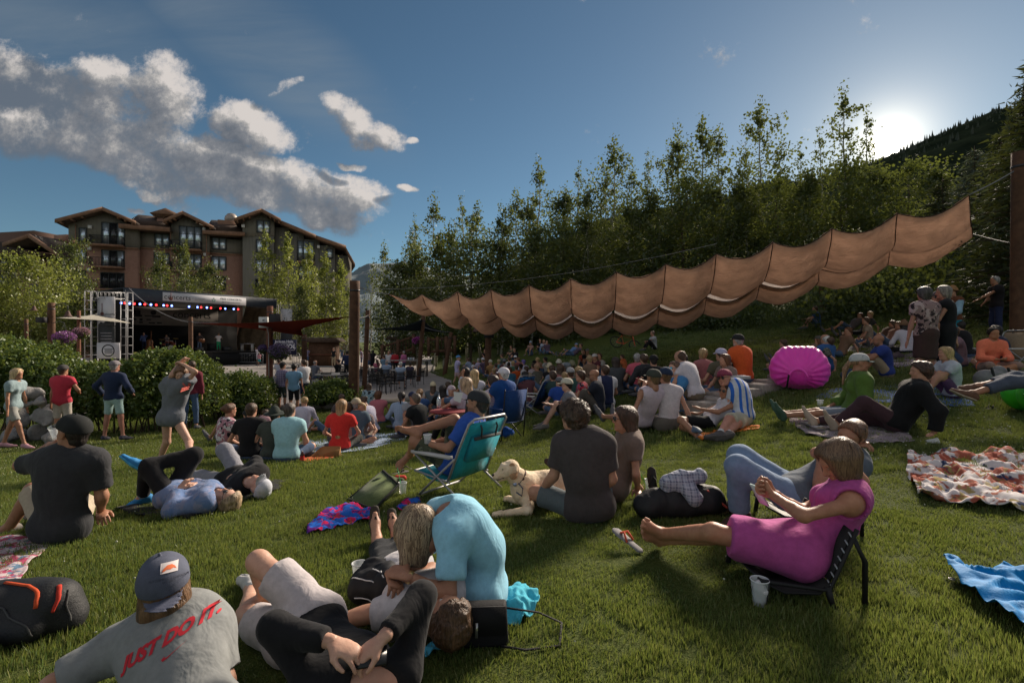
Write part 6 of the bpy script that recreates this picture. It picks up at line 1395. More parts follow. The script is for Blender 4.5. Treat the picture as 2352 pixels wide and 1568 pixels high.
def build_crowd():
 C=cp;S='short';Lg='long'
 G1=dict(group='people seated close together at the foot of the slope');G2=dict(group='people sitting on the grassy slope')
 C('K4',745,640,'knees',60,(.25,.30,.42),(Lg,BR),'long-haired woman in pale blue sleeves left of the post among the crowd',long=1,**G1)
 C('K4',828,695,'cross',20,(.55,.56,.62),(Lg,RB),'red-haired child in a white vest left of the post among the crowd',sc=.8,sleeve=0,**G1)
 C('K4',900,655,'knees',50,LAV,(S,GR),'grey-haired person in lavender just left of the crowd post',**G1)
 C('K4',978,650,'knees',50,(.10,.07,.12),(S,BR),'person in a white cap and plum top touching the crowd post',hat=('cap',WHT),**G1)
 C('K4',985,500,'knees',200,BLKC,('bun',BR),'woman with hair up on the bank directly behind the crowd post',sleeve=0,y0=20,**G2)
 C('K4',1108,690,'cross',30,(.30,.17,.07),(S,BL),'person in mustard with a pale hat right of the crowd post',hat=('hat',(.5,.46,.38),dict(r=.13)),**G1)
 C('K4',1222,680,'cross',15,(.08,.19,.20),(S,BL),'person in a teal shirt with a straw cap, back turned',hat=('cap',(.35,.27,.15)),**G1)
 C('K4',1302,680,'knees',-20,(.09,.04,.045),(S,BK),'man in maroon with a grey cap sitting behind the white-capped man',hat=('cap',(.15,.15,.18)),**G1)
 C('K4',1415,632,'knees',30,WHT,(S,BR),'dark-haired man in a white shirt in the back row',**G1)
 C('K4',1490,610,'cross',10,(.07,.10,.18),(S,BR),'man in a white cap and blue shirt in the back row',hat=('cap',(.7,.7,.74)),**G1)
 C('K4',1405,715,'cross',15,NAVYC,(S,BK),'person in plain navy with dark hair under the back row',**G1)
 C('K4',1565,640,'knees',35,(.22,.08,.07),(S,RB),'person with auburn hair and brick shirt in the back row',**G1)
 C('K4',1635,690,'cross',15,(.50,.48,.60),(S,(.2,.15,.4)),'person in white with a violet cap at the end of the back row',hat=('cap',(.16,.12,.36)),long=1,**G1)
 C('K4',1530,775,'cross',25,ORG,(S,BR),'person in an orange tank top behind the grey cap',sleeve=0,**G1)
 C('K4',1440,815,'cross',40,(.05,.18,.30),(S,RB),'person in a bright blue shirt just right of the white mesh cap',**G1)
 C('K4',1150,830,'cross',20,(.25,.12,.10),(S,BL),'sunburnt person with a tan cap just left of the white mesh cap',hat=('cap',(.38,.28,.17)),**G1)
 C('K4',1588,760,'cross',20,(.04,.06,.10),(S,BK),'person in dark blue with a black cap beside the orange tank top',hat=('cap',BLKC),**G1)
 C('K4',1790,745,'knees',30,(.58,.50,.55),(S,BR),'woman in a pale pink sleeveless top with short brown hair',sleeve=0,fem=1,**G1)
 C('K4',1832,702,'cross',30,BLKC,(S,BK),'man in a black cap behind the tan sun hat',hat=('cap',BLKC),**G1)
 C('K4',1885,765,'knees',45,(.12,.12,.10),(S,BL),'man with a tan sun hat in an olive shirt',hat=('hat',(.42,.26,.17),dict(r=.14)),**G1)
 C('K4',2060,770,'cross',10,BLKC,(Lg,BL),'woman in a black top with a wide straw hat',hat=('hat',(.55,.48,.34),dict(r=.17)),sleeve=0,fem=1,**G1)
 C('K4',1955,900,'recline',60,(.02,.26,.20),(S,DB),'person in a sea-green shirt leaning back below the straw hat',**G1)
 C('K4',2235,700,'knees',40,(.4,.42,.46),(Lg,BR),'woman in a white straw hat and grey vest',hat=('hat',(.66,.64,.56),dict(r=.15)),sleeve=.3,**G1)
 C('K4',2272,790,'cross',15,(.38,.17,.15),(Lg,RB),'woman with dark red hair and a rose top below the white straw hat',**G1)
 C('K5',12,600,'cross',15,(.30,.12,.11),(Lg,BR),'woman with brown hair and bare shoulders left of the grey caps',sleeve=0,**G1)
 C('K5',130,570,'cross',20,(.11,.12,.13),(S,GR),'man in a dark grey cap and slate shirt left of the red floral top',hat=('cap',(.16,.18,.20)),**G1)
 C('K5',165,560,'knees',15,(.18,.16,.10),(S,BR),'person with an olive hat behind the dark grey cap',hat=('hat',(.18,.17,.10),dict(r=.13)),**G1)
 C('K5',150,645,'cross',20,(.04,.10,.09),(S,BR),'man in a green shirt with a pale grey cap turned left',hat=('cap',(.34,.34,.34)),**G1)
 C('K5',60,690,'cross',15,(.13,.13,.15),(S,BL),'fair-haired boy in grey behind the cream mesh cap',sc=.9,**G1)
 C('K5',235,625,'cross',10,(.26,.20,.13),(S,BL),'fair-haired person in sand behind the red floral top',**G1)
 C('K4',1440,440,'knees',130,(.13,.12,.06),(S,BR),'man in a camouflage shirt on the slope behind the crowd, leftmost pair',pat='camo',c2=(.05,.06,.03),y0=22,**G2)
 C('K4',1500,480,'knees',150,BLKC,(S,BK),'person in black beside the camouflage shirt on the slope',y0=22,**G2)
 C('K4',1745,375,'knees',150,(.30,.18,.15),(S,BR),'person in a grey-blue sun hat sitting alone with hands on the knees',hat=('hat',(.25,.30,.38),dict(r=.13)),y0=24,**G2)
 C('K4',1905,330,'knees',160,BLKC,(S,BR),'person in black leftmost of the trio high on the slope',y0=24,**G2)
 C('K4',1965,345,'knees',160,(.36,.40,.46),(S,BL),'person in pale grey and jeans in the middle of the slope trio',bot=((.12,.20,.33),1.9),y0=24,**G2)
 C('K4',2032,360,'out',200,(.09,.06,.09),(S,BR),'person in plum rightmost of the slope trio',y0=24,**G2)
 C('K5',105,310,'recline',110,(.12,.20,.38),(S,BR),'person in a blue shirt stretched out on the slope, legs to the left',hat=('cap',(.2,.26,.4)),y0=22,**G2)
 C('K5',158,318,'recline',100,(.10,.07,.10),(S,BR),'person in dark plum stretched out beside the blue shirt',y0=22,**G2)
 C('K5',300,385,'knees',150,(.42,.09,.05),(S,BR),'person in a brick red shirt on the slope left of the black cap',y0=20,**G2)
 C('K5',340,378,'knees',170,BLKC,(S,BK),'person in a black and white cap on the slope',hat=('cap',(.25,.25,.27)),y0=20,**G2)
 C('K5',382,435,'cross',200,(.40,.38,.40),(S,BR),'person in pale grey below the black and white cap',y0=18,**G2)
 C('K5',378,500,'cross',30,(.20,.13,.09),(S,BL),'person in a tan straw hat at the foot of the slope group',hat=('hat',(.33,.24,.14),dict(r=.14)),y0=16,**G2)
 C('K5',452,450,'knees',150,(.10,.03,.04),(S,BR),'person in a white cap and dark red on the slope',hat=('cap',WHT),y0=18,**G2)
 C('K5',505,490,'knees',120,(.30,.30,.28),(S,BR),'person in mottled grey on the slope, turned left',y0=18,**G2)
 C('K5',1155,262,'knees',95,(.42,.42,.44),(S,(.3,.2,.15)),'person in pale grey and black trousers alone on the slope right of the bicycle',bot=(BLKC,1.92),y0=24,**G2)
 C('K5',795,445,'cross',60,(.50,.14,.05),(S,BR),'small child in orange behind the woman in charcoal',sc=.75,y0=15,**G2)
 C('J',355,490,'knees',70,(.04,.09,.20),(S,BR),'man in a dark blue shirt high on the bank in the sun haze',y0=17,**G2)
 C('J',765,540,'out',95,(.05,.05,.05),(S,BL),'fair-haired man in black stretching his legs left on the bank',hlen=.1,y0=13,bot=(BLKC,1.0),**G2)
 C('J',910,640,'recline',90,BRW,(Lg,BR),'woman in brown reclining on the bank behind the bald man',y0=10,**G2)
 C('J',990,665,'recline',95,(.2,.10,.07),(Lg,DB),'second woman in russet reclining beside the one in brown',y0=10,**G2)
 for x,y,k,yw,c,hr_,l in((1180,740,'knees',30,(.16,.10,.12),BR,'person in dusty plum low behind the sunburnt tan cap'),(1345,760,'cross',10,(.30,.30,.32),GR,'grey-haired person in light grey in the second row of the crowd'),(1480,700,'cross',50,(.07,.16,.11),BL,'fair-haired person in bottle green in the back rows'),(1690,800,'cross',15,(.36,.30,.20),BR,'person in beige left of the pale pink sleeveless top'),(1700,900,'knees',25,(.12,.05,.06),BK,'person in oxblood red beside the grey flat cap'),(2150,800,'cross',40,(.20,.24,.32),BR,'person in steel blue between the two straw hats'),(2010,640,'knees',60,(.45,.44,.42),BK,'dark-haired person in off-white at the foot of the slope'),(1300,580,'knees',60,(.10,.13,.10),BR,'person in moss green above the back row'),(1880,640,'cross',30,(.30,.16,.10),BL,'fair person in rust brown above the tan sun hat'),(2320,760,'cross',10,(.05,.05,.09),GR,'grey-haired person in midnight blue right of the rose top'),(1050,600,'knees',80,(.28,.22,.30),BR,'person in mauve beyond the crowd post')):
  C('K4',x,y,k,yw,c,(S,hr_),l,**G1)
 for x,y,k,yw,c,hr_,l in((640,560,'recline',95,(.12,.10,.10),BR,'person in dark grey stretched out below the sun haze'),(560,700,'out',85,(.20,.12,.08),RB,'red-haired person in tan sitting on the bank above the bald man'),(1750,640,'cross',20,BLKC,BK,'person in black low behind the turquoise trousers'),(1690,700,'knees',60,(.22,.14,.16),BR,'person in dull rose seated beside the black picnic bags'),(830,600,'cross',60,(.30,.24,.18),BR,'person in sand brown with a raised glass on the bank')):
  C('J',x,y,k,yw,c,(S,hr_),l,y0=9,**G2)
 C('K5',700,510,'cross',5,(.06,.065,.07),(Lg,(.04,.025,.018)),'woman with long dark hair in a charcoal cardigan, back turned',long=1,fem=1,hlen=.22,y0=9)
 C('K5',970,462,'cross',8,(.52,.10,.14),(S,GR),'grey-haired man in a pink polo shirt, back turned',b=1.1,y0=8)
 C('K5',1080,470,'cross',20,(.035,.035,.04),(S,BR),'man with brown hair in a black jacket right of the pink polo',long=1,y0=8)
 C('K5',1172,490,'cross',10,BLKC,(S,BK),'person in a black cap behind the black jacket',hat=('cap',BLKC),y0=9)
 C('K5',300,680,'cross',75,(.50,.05,.08),(S,BR),'woman with wavy brown hair in a red floral top, facing left',pat='floral',c2=(.12,.12,.2),sleeve=0,fem=1,y0=8)
 C('K5',575,612,'cross',15,WHT,(S,BR),'brown-haired man in a white and navy T-shirt behind the bald man',pat='tee',c2=NAVYC,y0=7.5)
 C('K5',478,668,'knees',75,(.022,.026,.04),('bald',BK),'bald bearded man in a navy polo and sunglasses, hands on his knees',glasses='dark',beard=.5,bcol=(.12,.08,.06),skin=TAN,b=1.08,bot=((.09,.08,.07),1.92),y0=7,pk=dict(jit=0))
 C('K5',140,790,'knees',85,(.16,.16,.18),(S,BK),'young man in a grey T-shirt and cream mesh cap hugging his knee',hat=('cap',(.55,.52,.42)),bot=(BLKC,.98),skin=PALE,y0=6.4,pk=dict(hands={'L':(.02,.40,.44),'R':(-.04,.42,.42)}),shoes=(.16,.15,.14))
 C('K5',1780,410,'cross',15,(.36,.14,.14),(S,BL),'woman in a faded pink top behind the white polo shirt',y0=9)
 C('K5',1990,425,'cross',15,(.10,.09,.06),(S,BK),'man in an olive T-shirt and lilac cap left of the orange shirt',hat=('cap',(.42,.40,.55)),y0=9)
 C('K5',2078,480,'cross',110,(.20,.14,.12),(Lg,RB),'woman with red-brown hair facing us beside the olive T-shirt',y0=9,sc=.92)
 C('K5',1550,555,'cross',10,(.04,.03,.04),(S,BK),'dark figure sitting behind the mirrored sunglasses',y0=10)
 C('K5',1655,405,'cross',35,(.52,.50,.54),('balding',BR),'balding man in a white polo shirt bending forward on the stone edge',bot=((.18,.15,.11),1.9),Y=8.8,perch=1,b=1.05,pk=dict(lean=16,hpitch=18,jit=0))
 C('K5',2245,245,'cross',25,(.62,.10,.025),(S,GR),'broad man in an orange T-shirt and black cap sitting on the stone edge',hat=('cap',(.02,.02,.022)),b=1.22,bot=(DEN,1.9),Y=9.6,perch=1,beard=.6,bcol=(.3,.28,.26),pk=dict(jit=0))
 C('K5',1455,580,'knees',115,(.05,.19,.40),(S,(.13,.07,.04)),'man in a blue T-shirt with blue mirrored sunglasses',glasses='blue',bot=((.2,.2,.2),1.0),skin=PALE,Y=8.9,perch=1,pk=dict(jit=0,hands={'L':(-.05,.42,.46),'R':(0,.45,.44)}))
 C('K5',1335,680,'cross',5,(.58,.50,.52),(S,DB),'woman in a navy cap with a white towel hood over her back',hat=('cap',(.02,.035,.075),dict(dir=(-.95,.3,0))),bot=((.13,.115,.10),1.0),fem=1,sleeve=0,sc=1.07,perch=1,Y=7.8,topk=dict(hood=1,m=cloth((.56,.50,.52))),pk=dict(jit=0,hands={'L':(-.32,.16,.62),'R':(.30,-.16,.04)}),botk=dict(e=.03))
 C('K5',1010,690,'out',25,(.55,.46,.52),(S,DB),'woman in a white strappy top and dark green cap propped on her arm',hat=('cap',(.05,.055,.045),dict(dir=(-.5,.9,0))),fem=1,skin=TAN,bot=((.16,.15,.13),.6),Y=7.9,sc=1.05,perch=1,sleeve=0,topk=dict(tank=1),pk=dict(jit=0,hands={'L':(-.38,-.18,.06),'R':(.16,.12,.66)}))
 C('J',450,770,'cross',15,(.035,.10,.26),('balding',WH),'white-haired man in a blue shirt behind the pink lounger',y0=9)
 C('J',195,800,'recline',60,(.18,.14,.10),(Lg,RB),'woman with orange-lit hair and cap behind the pink lounger',hat=('cap',(.10,.10,.09)),y0=9)
 C('J',330,790,'out',60,(.16,.15,.13),('curly',(.09,.05,.03)),'curly-haired woman leaning back behind the pink lounger',pat='floral',c2=(.06,.07,.05),y0=8.5,fem=1)
 C('J',60,810,'cross',30,(.10,.09,.08),(S,BR),'person hidden low at the left of the pink lounger',y0=9.5,sc=.9)
 C('J',995,775,'knees',70,(.030,.055,.23),('bald',BK),'bald bearded man in a royal blue T-shirt resting his arms on his knees',beard=.55,bcol=(.10,.06,.04),b=1.12,skin=TAN,bot=(KHA,.95),Y=9.6,pk=dict(jit=0,hands={'L':(-.02,.52,.44),'R':(.02,.50,.42)},lean=4),shoes=0)
 C('J',1605,905,'knees',80,(.42,.45,.50),('long',BL),'blonde girl in a pale grey T-shirt hugging her bare knees',sc=.86,bot=((.10,.05,.12),.7),hlen=.28,Y=8.2,pk=dict(jit=0,hands={'L':(0,.46,.36),'R':(0,.44,.40)}),shoes=0)
 C('J',1950,715,'cross',170,(.80,.20,.11),('bun',BK),'smiling woman in a bright coral blouse facing us',long=1,fem=1,b=1.12,skin=(.40,.19,.10),bot=((.3,.2,.16),1.0),Y=9.8,pk=dict(jit=0,hands={'L':(-.05,.35,.30),'R':(.1,.36,.28)}))
 C('J',2085,695,'cross',60,(.035,.037,.065),(S,BK),'dark-haired man in a navy polo beside the coral blouse, back turned',b=1.12,Y=9.0,pk=dict(jit=0))
 C('J',1185,640,'cross',-5,(.56,.53,.60),('bob',BK),'person in a white shirt and wide dark-brimmed hat, back turned',hat=('hat',(.20,.12,.07),dict(r=.17)),long=1,bot=(BLKC,1.9),Y=10.8,sc=1.0)
 C('J',1362,405,'stand',5,(.26,.17,.17),('bob',(.07,.06,.06)),'woman standing in a floral top and dark skirt, back turned',pat='floral',c2=(.03,.02,.025),c3=(.40,.30,.30),fem=1,b=1.1,hlen=.06,bot=((.055,.03,.028),.92),botk=dict(skirt=1,flare=.03),Y=12.4,skin=(.36,.17,.12),pk=dict(jit=0),shoes=0)
 C('J',1462,445,'stand',150,(.07,.07,.10),('short',GR),'short person with sunglasses between the floral top and the black dress',hat=('cap',(.12,.10,.10)),glasses='dark',Y=13.0,bot=(BLKC,1.9),sc=.95)
 C('J',1550,385,'stand',60,BLKC,('bob',(.22,.19,.17)),'grey-haired woman in a long sleeveless black dress',fem=1,sleeve=0,b=1.05,bot=(BLKC,1.5),botk=dict(skirt=1),Y=12.6,topk=dict(leg=.95),hlen=.1,skin=(.36,.18,.12),pk=dict(jit=0,hands={'L':(-.1,.35,1.12)}))
 p_=C('J',1622,330,'stand',95,(.24,.38,.48),(S,BR),'man in a tan hat, leather waistcoat and turquoise trousers',hat=('hat',(.28,.15,.07),dict(r=.15)),long=1,bot=((.02,.20,.27),1.94),Y=13.2,vest=dict(m=cloth((.13,.05,.025)),sleeve=0,e=.030,hem=.02),pk=dict(jit=0,hands={'L':(-.1,.28,.98),'R':(.24,.02,.92)}))
 C('J',2018,225,'stand',75,(.016,.014,.016),(S,GR),'tall man in a dark polo holding out a hand by the right-hand post',b=1.08,skin=TAN,bot=(NAVYC,1.95),Y=12.0,pk=dict(jit=0,hands={'L':(-.1,.55,1.05),'R':(.26,.16,1.0)}))
 C('H',80,690,'cross',10,BLKC,(S,BR),'dark-haired man in a black T-shirt, back turned, by the red backpack',Y=11.2)
 C('H',195,710,'cross',-30,(.5,.3,.32),(S,BR),'small child in white and pink right of the black T-shirt',sc=.7,Y=11.8)
 C('H',268,730,'cross',10,(.06,.07,.06),(S,BK),'person in a big dark green sun hat behind the aqua polo',hat=('hat',(.03,.04,.035),dict(r=.20)),Y=10.8,sc=.9)
 C('H',352,315,'stand',-25,(.16,.13,.24),(S,BK),'man in a purple plaid shirt and black cap holding a drink',hat=('cap',BLKC),pat='plaid',c2=(.42,.38,.48),long=1,bot=((.04,.055,.05),.95),Y=16.6,pk=dict(jit=0,hands={'R':(.12,.38,1.12)}))
 C('H',452,325,'stand',5,(.16,.30,.44),(S,BK),'man in an untucked denim-blue shirt, back turned',bot=(BLKC,.9),Y=16.2,topk=dict(hem=.26),pk=dict(jit=0),skin=TAN)
 C('H',540,290,'stand',60,WHT,(S,BR),'man in a white T-shirt listening, turned left',bot=(NAVYC,.95),Y=16.8,skin=TAN,pk=dict(jit=0,hands={'L':(-.05,.3,1.0)}))
 C('H',392,690,'cross',2,(.32,.55,.60),(S,(.08,.06,.05)),'man in an aqua polo shirt sitting on the pale towel, back turned',bot=(DEN,.95),b=1.12,skin=PALE,y0=6,Y=8.6,pk=dict(jit=0,hands={'L':(-.08,.34,.2),'R':(.1,.34,.2)}))
 C('H',535,615,'cross',25,(.52,.50,.60),('bun',BL),'blonde woman in a white linen shirt, hair pinned up',long=1,fem=1,bot=(WHT,1.5),Y=10.4)
 C('H',735,590,'recline',70,(.05,.08,.14),(S,BR),'boy in a brown sun hat and blue plaid shirt',hat=('hat',(.22,.14,.11),dict(r=.14)),pat='plaid',c2=(.2,.28,.4),long=1,Y=12.5,sc=.85)
 C('H',838,655,'cross',5,(.60,.035,.03),('long',(.33,.19,.09)),'girl in a red T-shirt with very long light-brown hair',hlen=.52,side=.4,taper=1.0,fem=1,Y=9.0,bot=((.06,.06,.055),1.9),pk=dict(jit=0))
 C('H',965,640,'cross',6,(.085,.125,.165),(S,GR),'man in a slate blue T-shirt and khaki cap, back turned',hat=('cap',(.36,.31,.22),dict(dir=(.2,1,0))),b=1.08,skin=PALE,bot=((.30,.25,.20),1.9),Y=8.4,pk=dict(jit=0))
 C('H',1120,650,'cross',70,(.56,.54,.66),('bun',BR),'brown-haired woman in a white T-shirt bending down to the left',fem=.8,bot=(BLKC,1.9),Y=9.6,hh=.66,pk=dict(jit=0,lean=12,hpitch=30,hands={'L':(-.1,.45,.12),'R':(.22,.18,.04)}))
 C('H',905,610,'cross',10,(.35,.2,.17),('long',BR),'brown-haired girl with bare shoulders behind the khaki cap',sleeve=0,Y=9.9,sc=.92)
 C('H',1008,600,'cross',200,(.25,.2,.2),('long',BL),'blonde girl facing us behind the khaki cap',Y=10.2,sc=.92)
 C('H',872,585,'cross',30,(.1,.08,.08),(S,BR),'dark-haired head above the long-haired girl',Y=11.5)
 C('H',1082,490,'cross',5,(.25,.38,.46),('long',(.10,.06,.04)),'woman in a blue patterned blouse left of the pink top',pat='floral',c2=(.4,.5,.55),long=1,Y=14.2)
 C('H',1165,480,'cross',5,(.48,.15,.18),('bob',RB),'woman in a coral pink sleeveless top, back turned',fem=1,sleeve=.2,Y=14.0,hlen=.1)
 C('H',1350,575,'cross',5,(.24,.32,.44),('pony',BK),'woman in a pale blue checked shirt with a dark ponytail',pat='check',c2=(.4,.46,.55),long=1,fem=1,Y=10.8,hlen=.2)
 C('H',1450,505,'knees',185,(.26,.28,.31),(S,BR),'smiling man in a navy cap and grey shirt facing us',hat=('cap',NAVYC),bot=(KHA,.9),Y=11.6,skin=TAN)
 C('H',1512,530,'cross',55,(.014,.016,.018),(S,(.12,.09,.07)),'man in a black T-shirt with sunglasses on his head',bot=(NAVYC,.95),Y=10.4,glasses='dark',glup=1,skin=TAN,pk=dict(jit=0))
 C('H',1510,460,'cross',5,(.04,.09,.22),('bun',(.3,.17,.08)),'woman with a fair bun and blue vest behind the navy cap',sleeve=0,Y=12.6)
 C('H',1610,490,'cross',5,(.10,.12,.14),('bob',BR),'woman in a straw bucket hat and grey strapless dress',hat=('hat',(.62,.52,.34),dict(r=.115)),sleeve=0,fem=1,Y=13.0,topk=dict(backless=1))
 C('H',1700,520,'cross',20,(.014,.014,.015),('long',BK),'person with black hair beside the straw bucket hat',Y=13.6)
 C('H',1745,480,'cross',10,(.40,.44,.54),(S,BR),'brown-haired person in a pale blue shirt right of the bucket hat',Y=12.6)
 C('H',1790,525,'cross',40,(.09,.06,.07),(S,PALE),'person in a pink cap bowed over, next to the black camp chair',hat=('cap',(.5,.42,.46)),Y=11.4)
 C('H',1870,380,'chair',75,(.45,.45,.50),('long',BK),'woman with sunglasses holding a drink to her mouth',glasses='dark',fem=1,skin=TAN,Y=11.8,pk=dict(jit=0,seat=.35,hands={'L':'face'}))
 C('H',1965,395,'chair',10,(.52,.52,.60),('long',(.50,.34,.17)),'blonde woman in a white top beside the one drinking',fem=1,Y=11.6,hlen=.26,pk=dict(seat=.3))
 C('K4',1632,880,'cross',3,(.055,.045,.055),(S,GR),'man in a charcoal T-shirt and grey flat cap, back turned',hat=('cap',(.34,.35,.36)),b=1.08,Y=11.6,pk=dict(jit=0,hands={'R':(.30,.1,.12)}))
 C('K4',2145,905,'cross',10,(.04,.075,.07),(S,(.07,.04,.025)),'boy in a dark green hoodie, back turned',long=1,Y=12.6)
 C('K4',2235,1010,'cross',20,(.025,.07,.30),(S,BR),'boy in a bright royal blue T-shirt and grey cap',hat=('cap',(.13,.13,.14)),Y=9.8,sc=.9)
 G3=dict(group='people on the plaza',z=PLZ)
 PZ=lambda x,v1,sc=1.0,kind='stand':None
 def pz(x,y,yfoot,kind,yaw,top,hair,label,**k):
  """head pixel and foot/seat-ground pixel on the level plaza"""
  u,vf=cv('K3',x,yfoot);Yd=(EYE-PLZ)*F/(vf-CV);u,vh=cv('K3',x,y);k.setdefault('sc',1.0)
  return C('K3',x,yfoot,kind,yaw,top,hair,label,Y=Yd,**dict(G3,**k))
 pz(410,500,735,'stand',5,(.20,.20,.24),(S,BR),'man in a grey striped shirt walking on the plaza towards the stage',pat='vstripes',c2=(.3,.3,.34),bot=(DEN,.95))
 pz(492,480,640,'stand',5,(.05,.35,.36),(S,BL),'child in a turquoise T-shirt on the plaza',sc=.72,Y=None)if False else C('K3',492,640,'stand',5,(.05,.35,.36),(S,BL),'child in a turquoise T-shirt on the plaza',Y=50,sc=.8,**G3)
 C('K3',655,700,'stand',170,BLKC,(S,BR),'woman in a black tank top standing on the plaza',Y=45,sleeve=0,bot=(KHA,1.9),**G3)
 C('K3',820,800,'stand',20,NAVYC,(S,BK),'tall man in dark clothes just left of the thick log post',Y=30,long=1,bot=(BLKC,1.9),**G3)
 C('K3',435,870,'chair',-30,(.12,.13,.16),('balding',GR),'balding man in a grey T-shirt in a plaza chair',Y=25.5,**G3);C('K3',700,850,'chair',70,BLKC,(S,BK),'dark-haired man in black at the long plaza table',Y=27,**G3)
 C('K3',1135,720,'stand',5,BLKC,(Lg,BK),'woman in black standing between the plaza tables',Y=38,sc=.95,bot=(BLKC,1.2),**G3);C('K3',1095,720,'stand',30,(.2,.12,.1),(S,BR),'person in brown standing behind the plaza tables',Y=38,sc=.95,**G3)
 C('K3',1327,740,'stand',190,WHT,(S,BR),'man in a white T-shirt standing at the high plaza table',Y=34,sc=.95,**G3);C('K3',1410,745,'stand',5,(.40,.03,.04),(S,BR),'person in a red shirt and black trousers at the high table',Y=34,long=1,sc=.95,bot=(BLKC,1.9),**G3)
 C('K3',1515,745,'stand',60,(.50,.15,.30),(S,GR),'person in a magenta pink shirt at the high table',Y=34,sc=.95,long=1,**G3);C('K3',1265,790,'chair',60,(.17,.26,.36),(S,BR),'man in a blue checked shirt with his arm on the table',Y=30,pk=dict(seat=.6),**G3)
 C('K3',1180,790,'chair',40,(.45,.12,.18),(Lg,BR),'girl in a pink top at the plaza tables',Y=30.5,sc=.85,**G3);C('K3',1300,880,'chair',10,(.26,.33,.46),('balding',GR),'older man in a pale blue shirt, left of the white-haired one',Y=26,**G3)
 C('K3',1475,900,'chair',5,(.34,.42,.56),(S,WH),'white-haired man in a pale blue shirt in a dark metal chair',Y=24,**G3);C('K3',1000,700,'stand',100,(.25,.2,.3),(S,BR),'person in lilac just right of the thick log post',Y=42,**G3)
 C('K3',1590,900,'chair',20,(.05,.04,.07),(S,BK),'person in dark purple low in a chair near the kerb',Y=25.5,sc=.9,**G3);C('K3',1355,700,'stand',180,(.1,.2,.3),(S,BK),'man in teal behind the white T-shirt',Y=37,sc=.95,**G3)
 C('K3',330,610,'stand',10,(.2,.16,.26),(S,BK),'man in a purple checked shirt under the red sail',pat='plaid',c2=(.4,.36,.5),Y=46,**G3);C('K3',510,600,'stand',10,(.10,.25,.5),(S,BR),'person in blue far back under the red sail',Y=58,**G3)
 C('K3',760,640,'stand',160,(.09,.12,.22),(S,BR),'person in slate blue far back by the plants',Y=52,**G3);C('K3',2170,810,'walk',-75,(.42,.38,.60),(S,BL),'girl in a blue cap and lilac top walking right beside the paving',hat=('cap',(.10,.30,.62)),Y=33,bot=((.6,.4,.42),.6),sc=.92,skin=PALE,gnd=True,group=G3['group'])
 C('K2',1690,1300,'stand',60,(.60,.56,.60),(S,BK),'man in a white shirt filming the stage from the barrier',Y=49,bot=((.4,.4,.42),.95),pk=dict(jit=0,hands={'L':'face','R':'face'}),**G3)
 C('K2',1705,1310,'stand',20,(.42,.20,.24),(Lg,BR),'girl in pink and turquoise behind the filming man',Y=47.5,sc=.7,bot=(TEAL,.9),**G3);C('K1',948,1420,'stand',10,(.46,.46,.50),(S,BK),'man in a white T-shirt seen over the hedge beside the flower baskets',Y=24,**G3)
 C('K2',190,1330,'stand',170,(.14,.05,.04),('curly',(.35,.18,.07)),'person with sandy curls seen over the hedge in front of the stage',Y=30,sc=.95,**G3);C('K2',1950,1420,'chair',30,(.46,.46,.52),(S,BR),'person in white behind the violet flower basket',Y=27,**G3)
 C('K2',2230,1560,'stand',0,BLKC,(S,BK),'person in black beyond the denim-blue shirt',Y=22,**G3)if False else None
 L,ang,dk,st=STG;M_=Matrix.Rotation(ang,3,'Z');G4='musicians on the stage'
 def band(crop,x,depth,yaw,top,hair,label,**k):
  u,v=cv(crop,x,1100);t=st(u,v)[0];w=M_@Vector((t,depth,0));Yd=L[1]+w.y;X=L[0]+w.x;uu=CU+X/Yd*F
  return C('D',uu,800,'stand',yaw,top,hair,label,Y=Yd,z=PLZ+dk,group=G4,**k),(X,Yd)
 band('K2',500,3.2,200,(.10,.14,.30),(S,BR),'bass player in a blue shirt at the left of the stage',long=1,bot=(NAVYC,1.9),pk=dict(jit=0,hands={'L':(-.1,.35,1.5),'R':(.2,.35,.9)}))
 band('K2',870,4.6,200,(.34,.28,.28),(S,BR),'drummer in a pale patterned shirt behind his cymbals',pat='floral',c2=(.15,.1,.1),pk=dict(jit=0,hands={'L':(-.25,.4,1.05),'R':(.25,.4,1.05)}),sc=.9)
 band('K2',1110,2.0,195,(.05,.04,.04),('long',(.13,.07,.04)),'guitarist in a dark shirt and faded jeans',long=1,bot=((.12,.16,.24),1.95),hlen=.15,pk=dict(jit=0,hands={'L':(-.32,.32,1.12),'R':(.12,.26,.98)}))
 band('K2',1290,1.2,30,(.62,.56,.54),(S,DB),'singer in a white shirt and bright green trousers, back turned',bot=((.01,.28,.12),1.95),pk=dict(jit=0,hands={'L':(-.3,.3,1.15),'R':(.22,.3,1.2)}))
 wood=mat('varnished_wood',(.24,.095,.04),rough=.3)
 def inst(t,dp,name,label,cat,f):
  w=M_@Vector((t,dp,0));o=empty(name,(L[0]+w.x,L[1]+w.y,PLZ+dk),ang);tag(o,label,cat);f(o)
 def bass(o):
  MB().lathe((0,.1,.0),[(.02,.05),(.30,.12),(.34,.35),(.22,.62),(.27,.88),(.16,1.08),(.03,1.12)],16).build('body',wood,o,smooth=True);MB().bar((0,-.12,1.0),(.05,-.1,1.85),.06,.05).build('neck',wood,o);MB().box((0,-.22,.6),(.05,.02,.9)).build('fingerboard',BLK,o)
 t1=st(*cv('K2',540,1100))[0];inst(t1,2.6,'double_bass','brown double bass held by the bass player','double bass',bass)
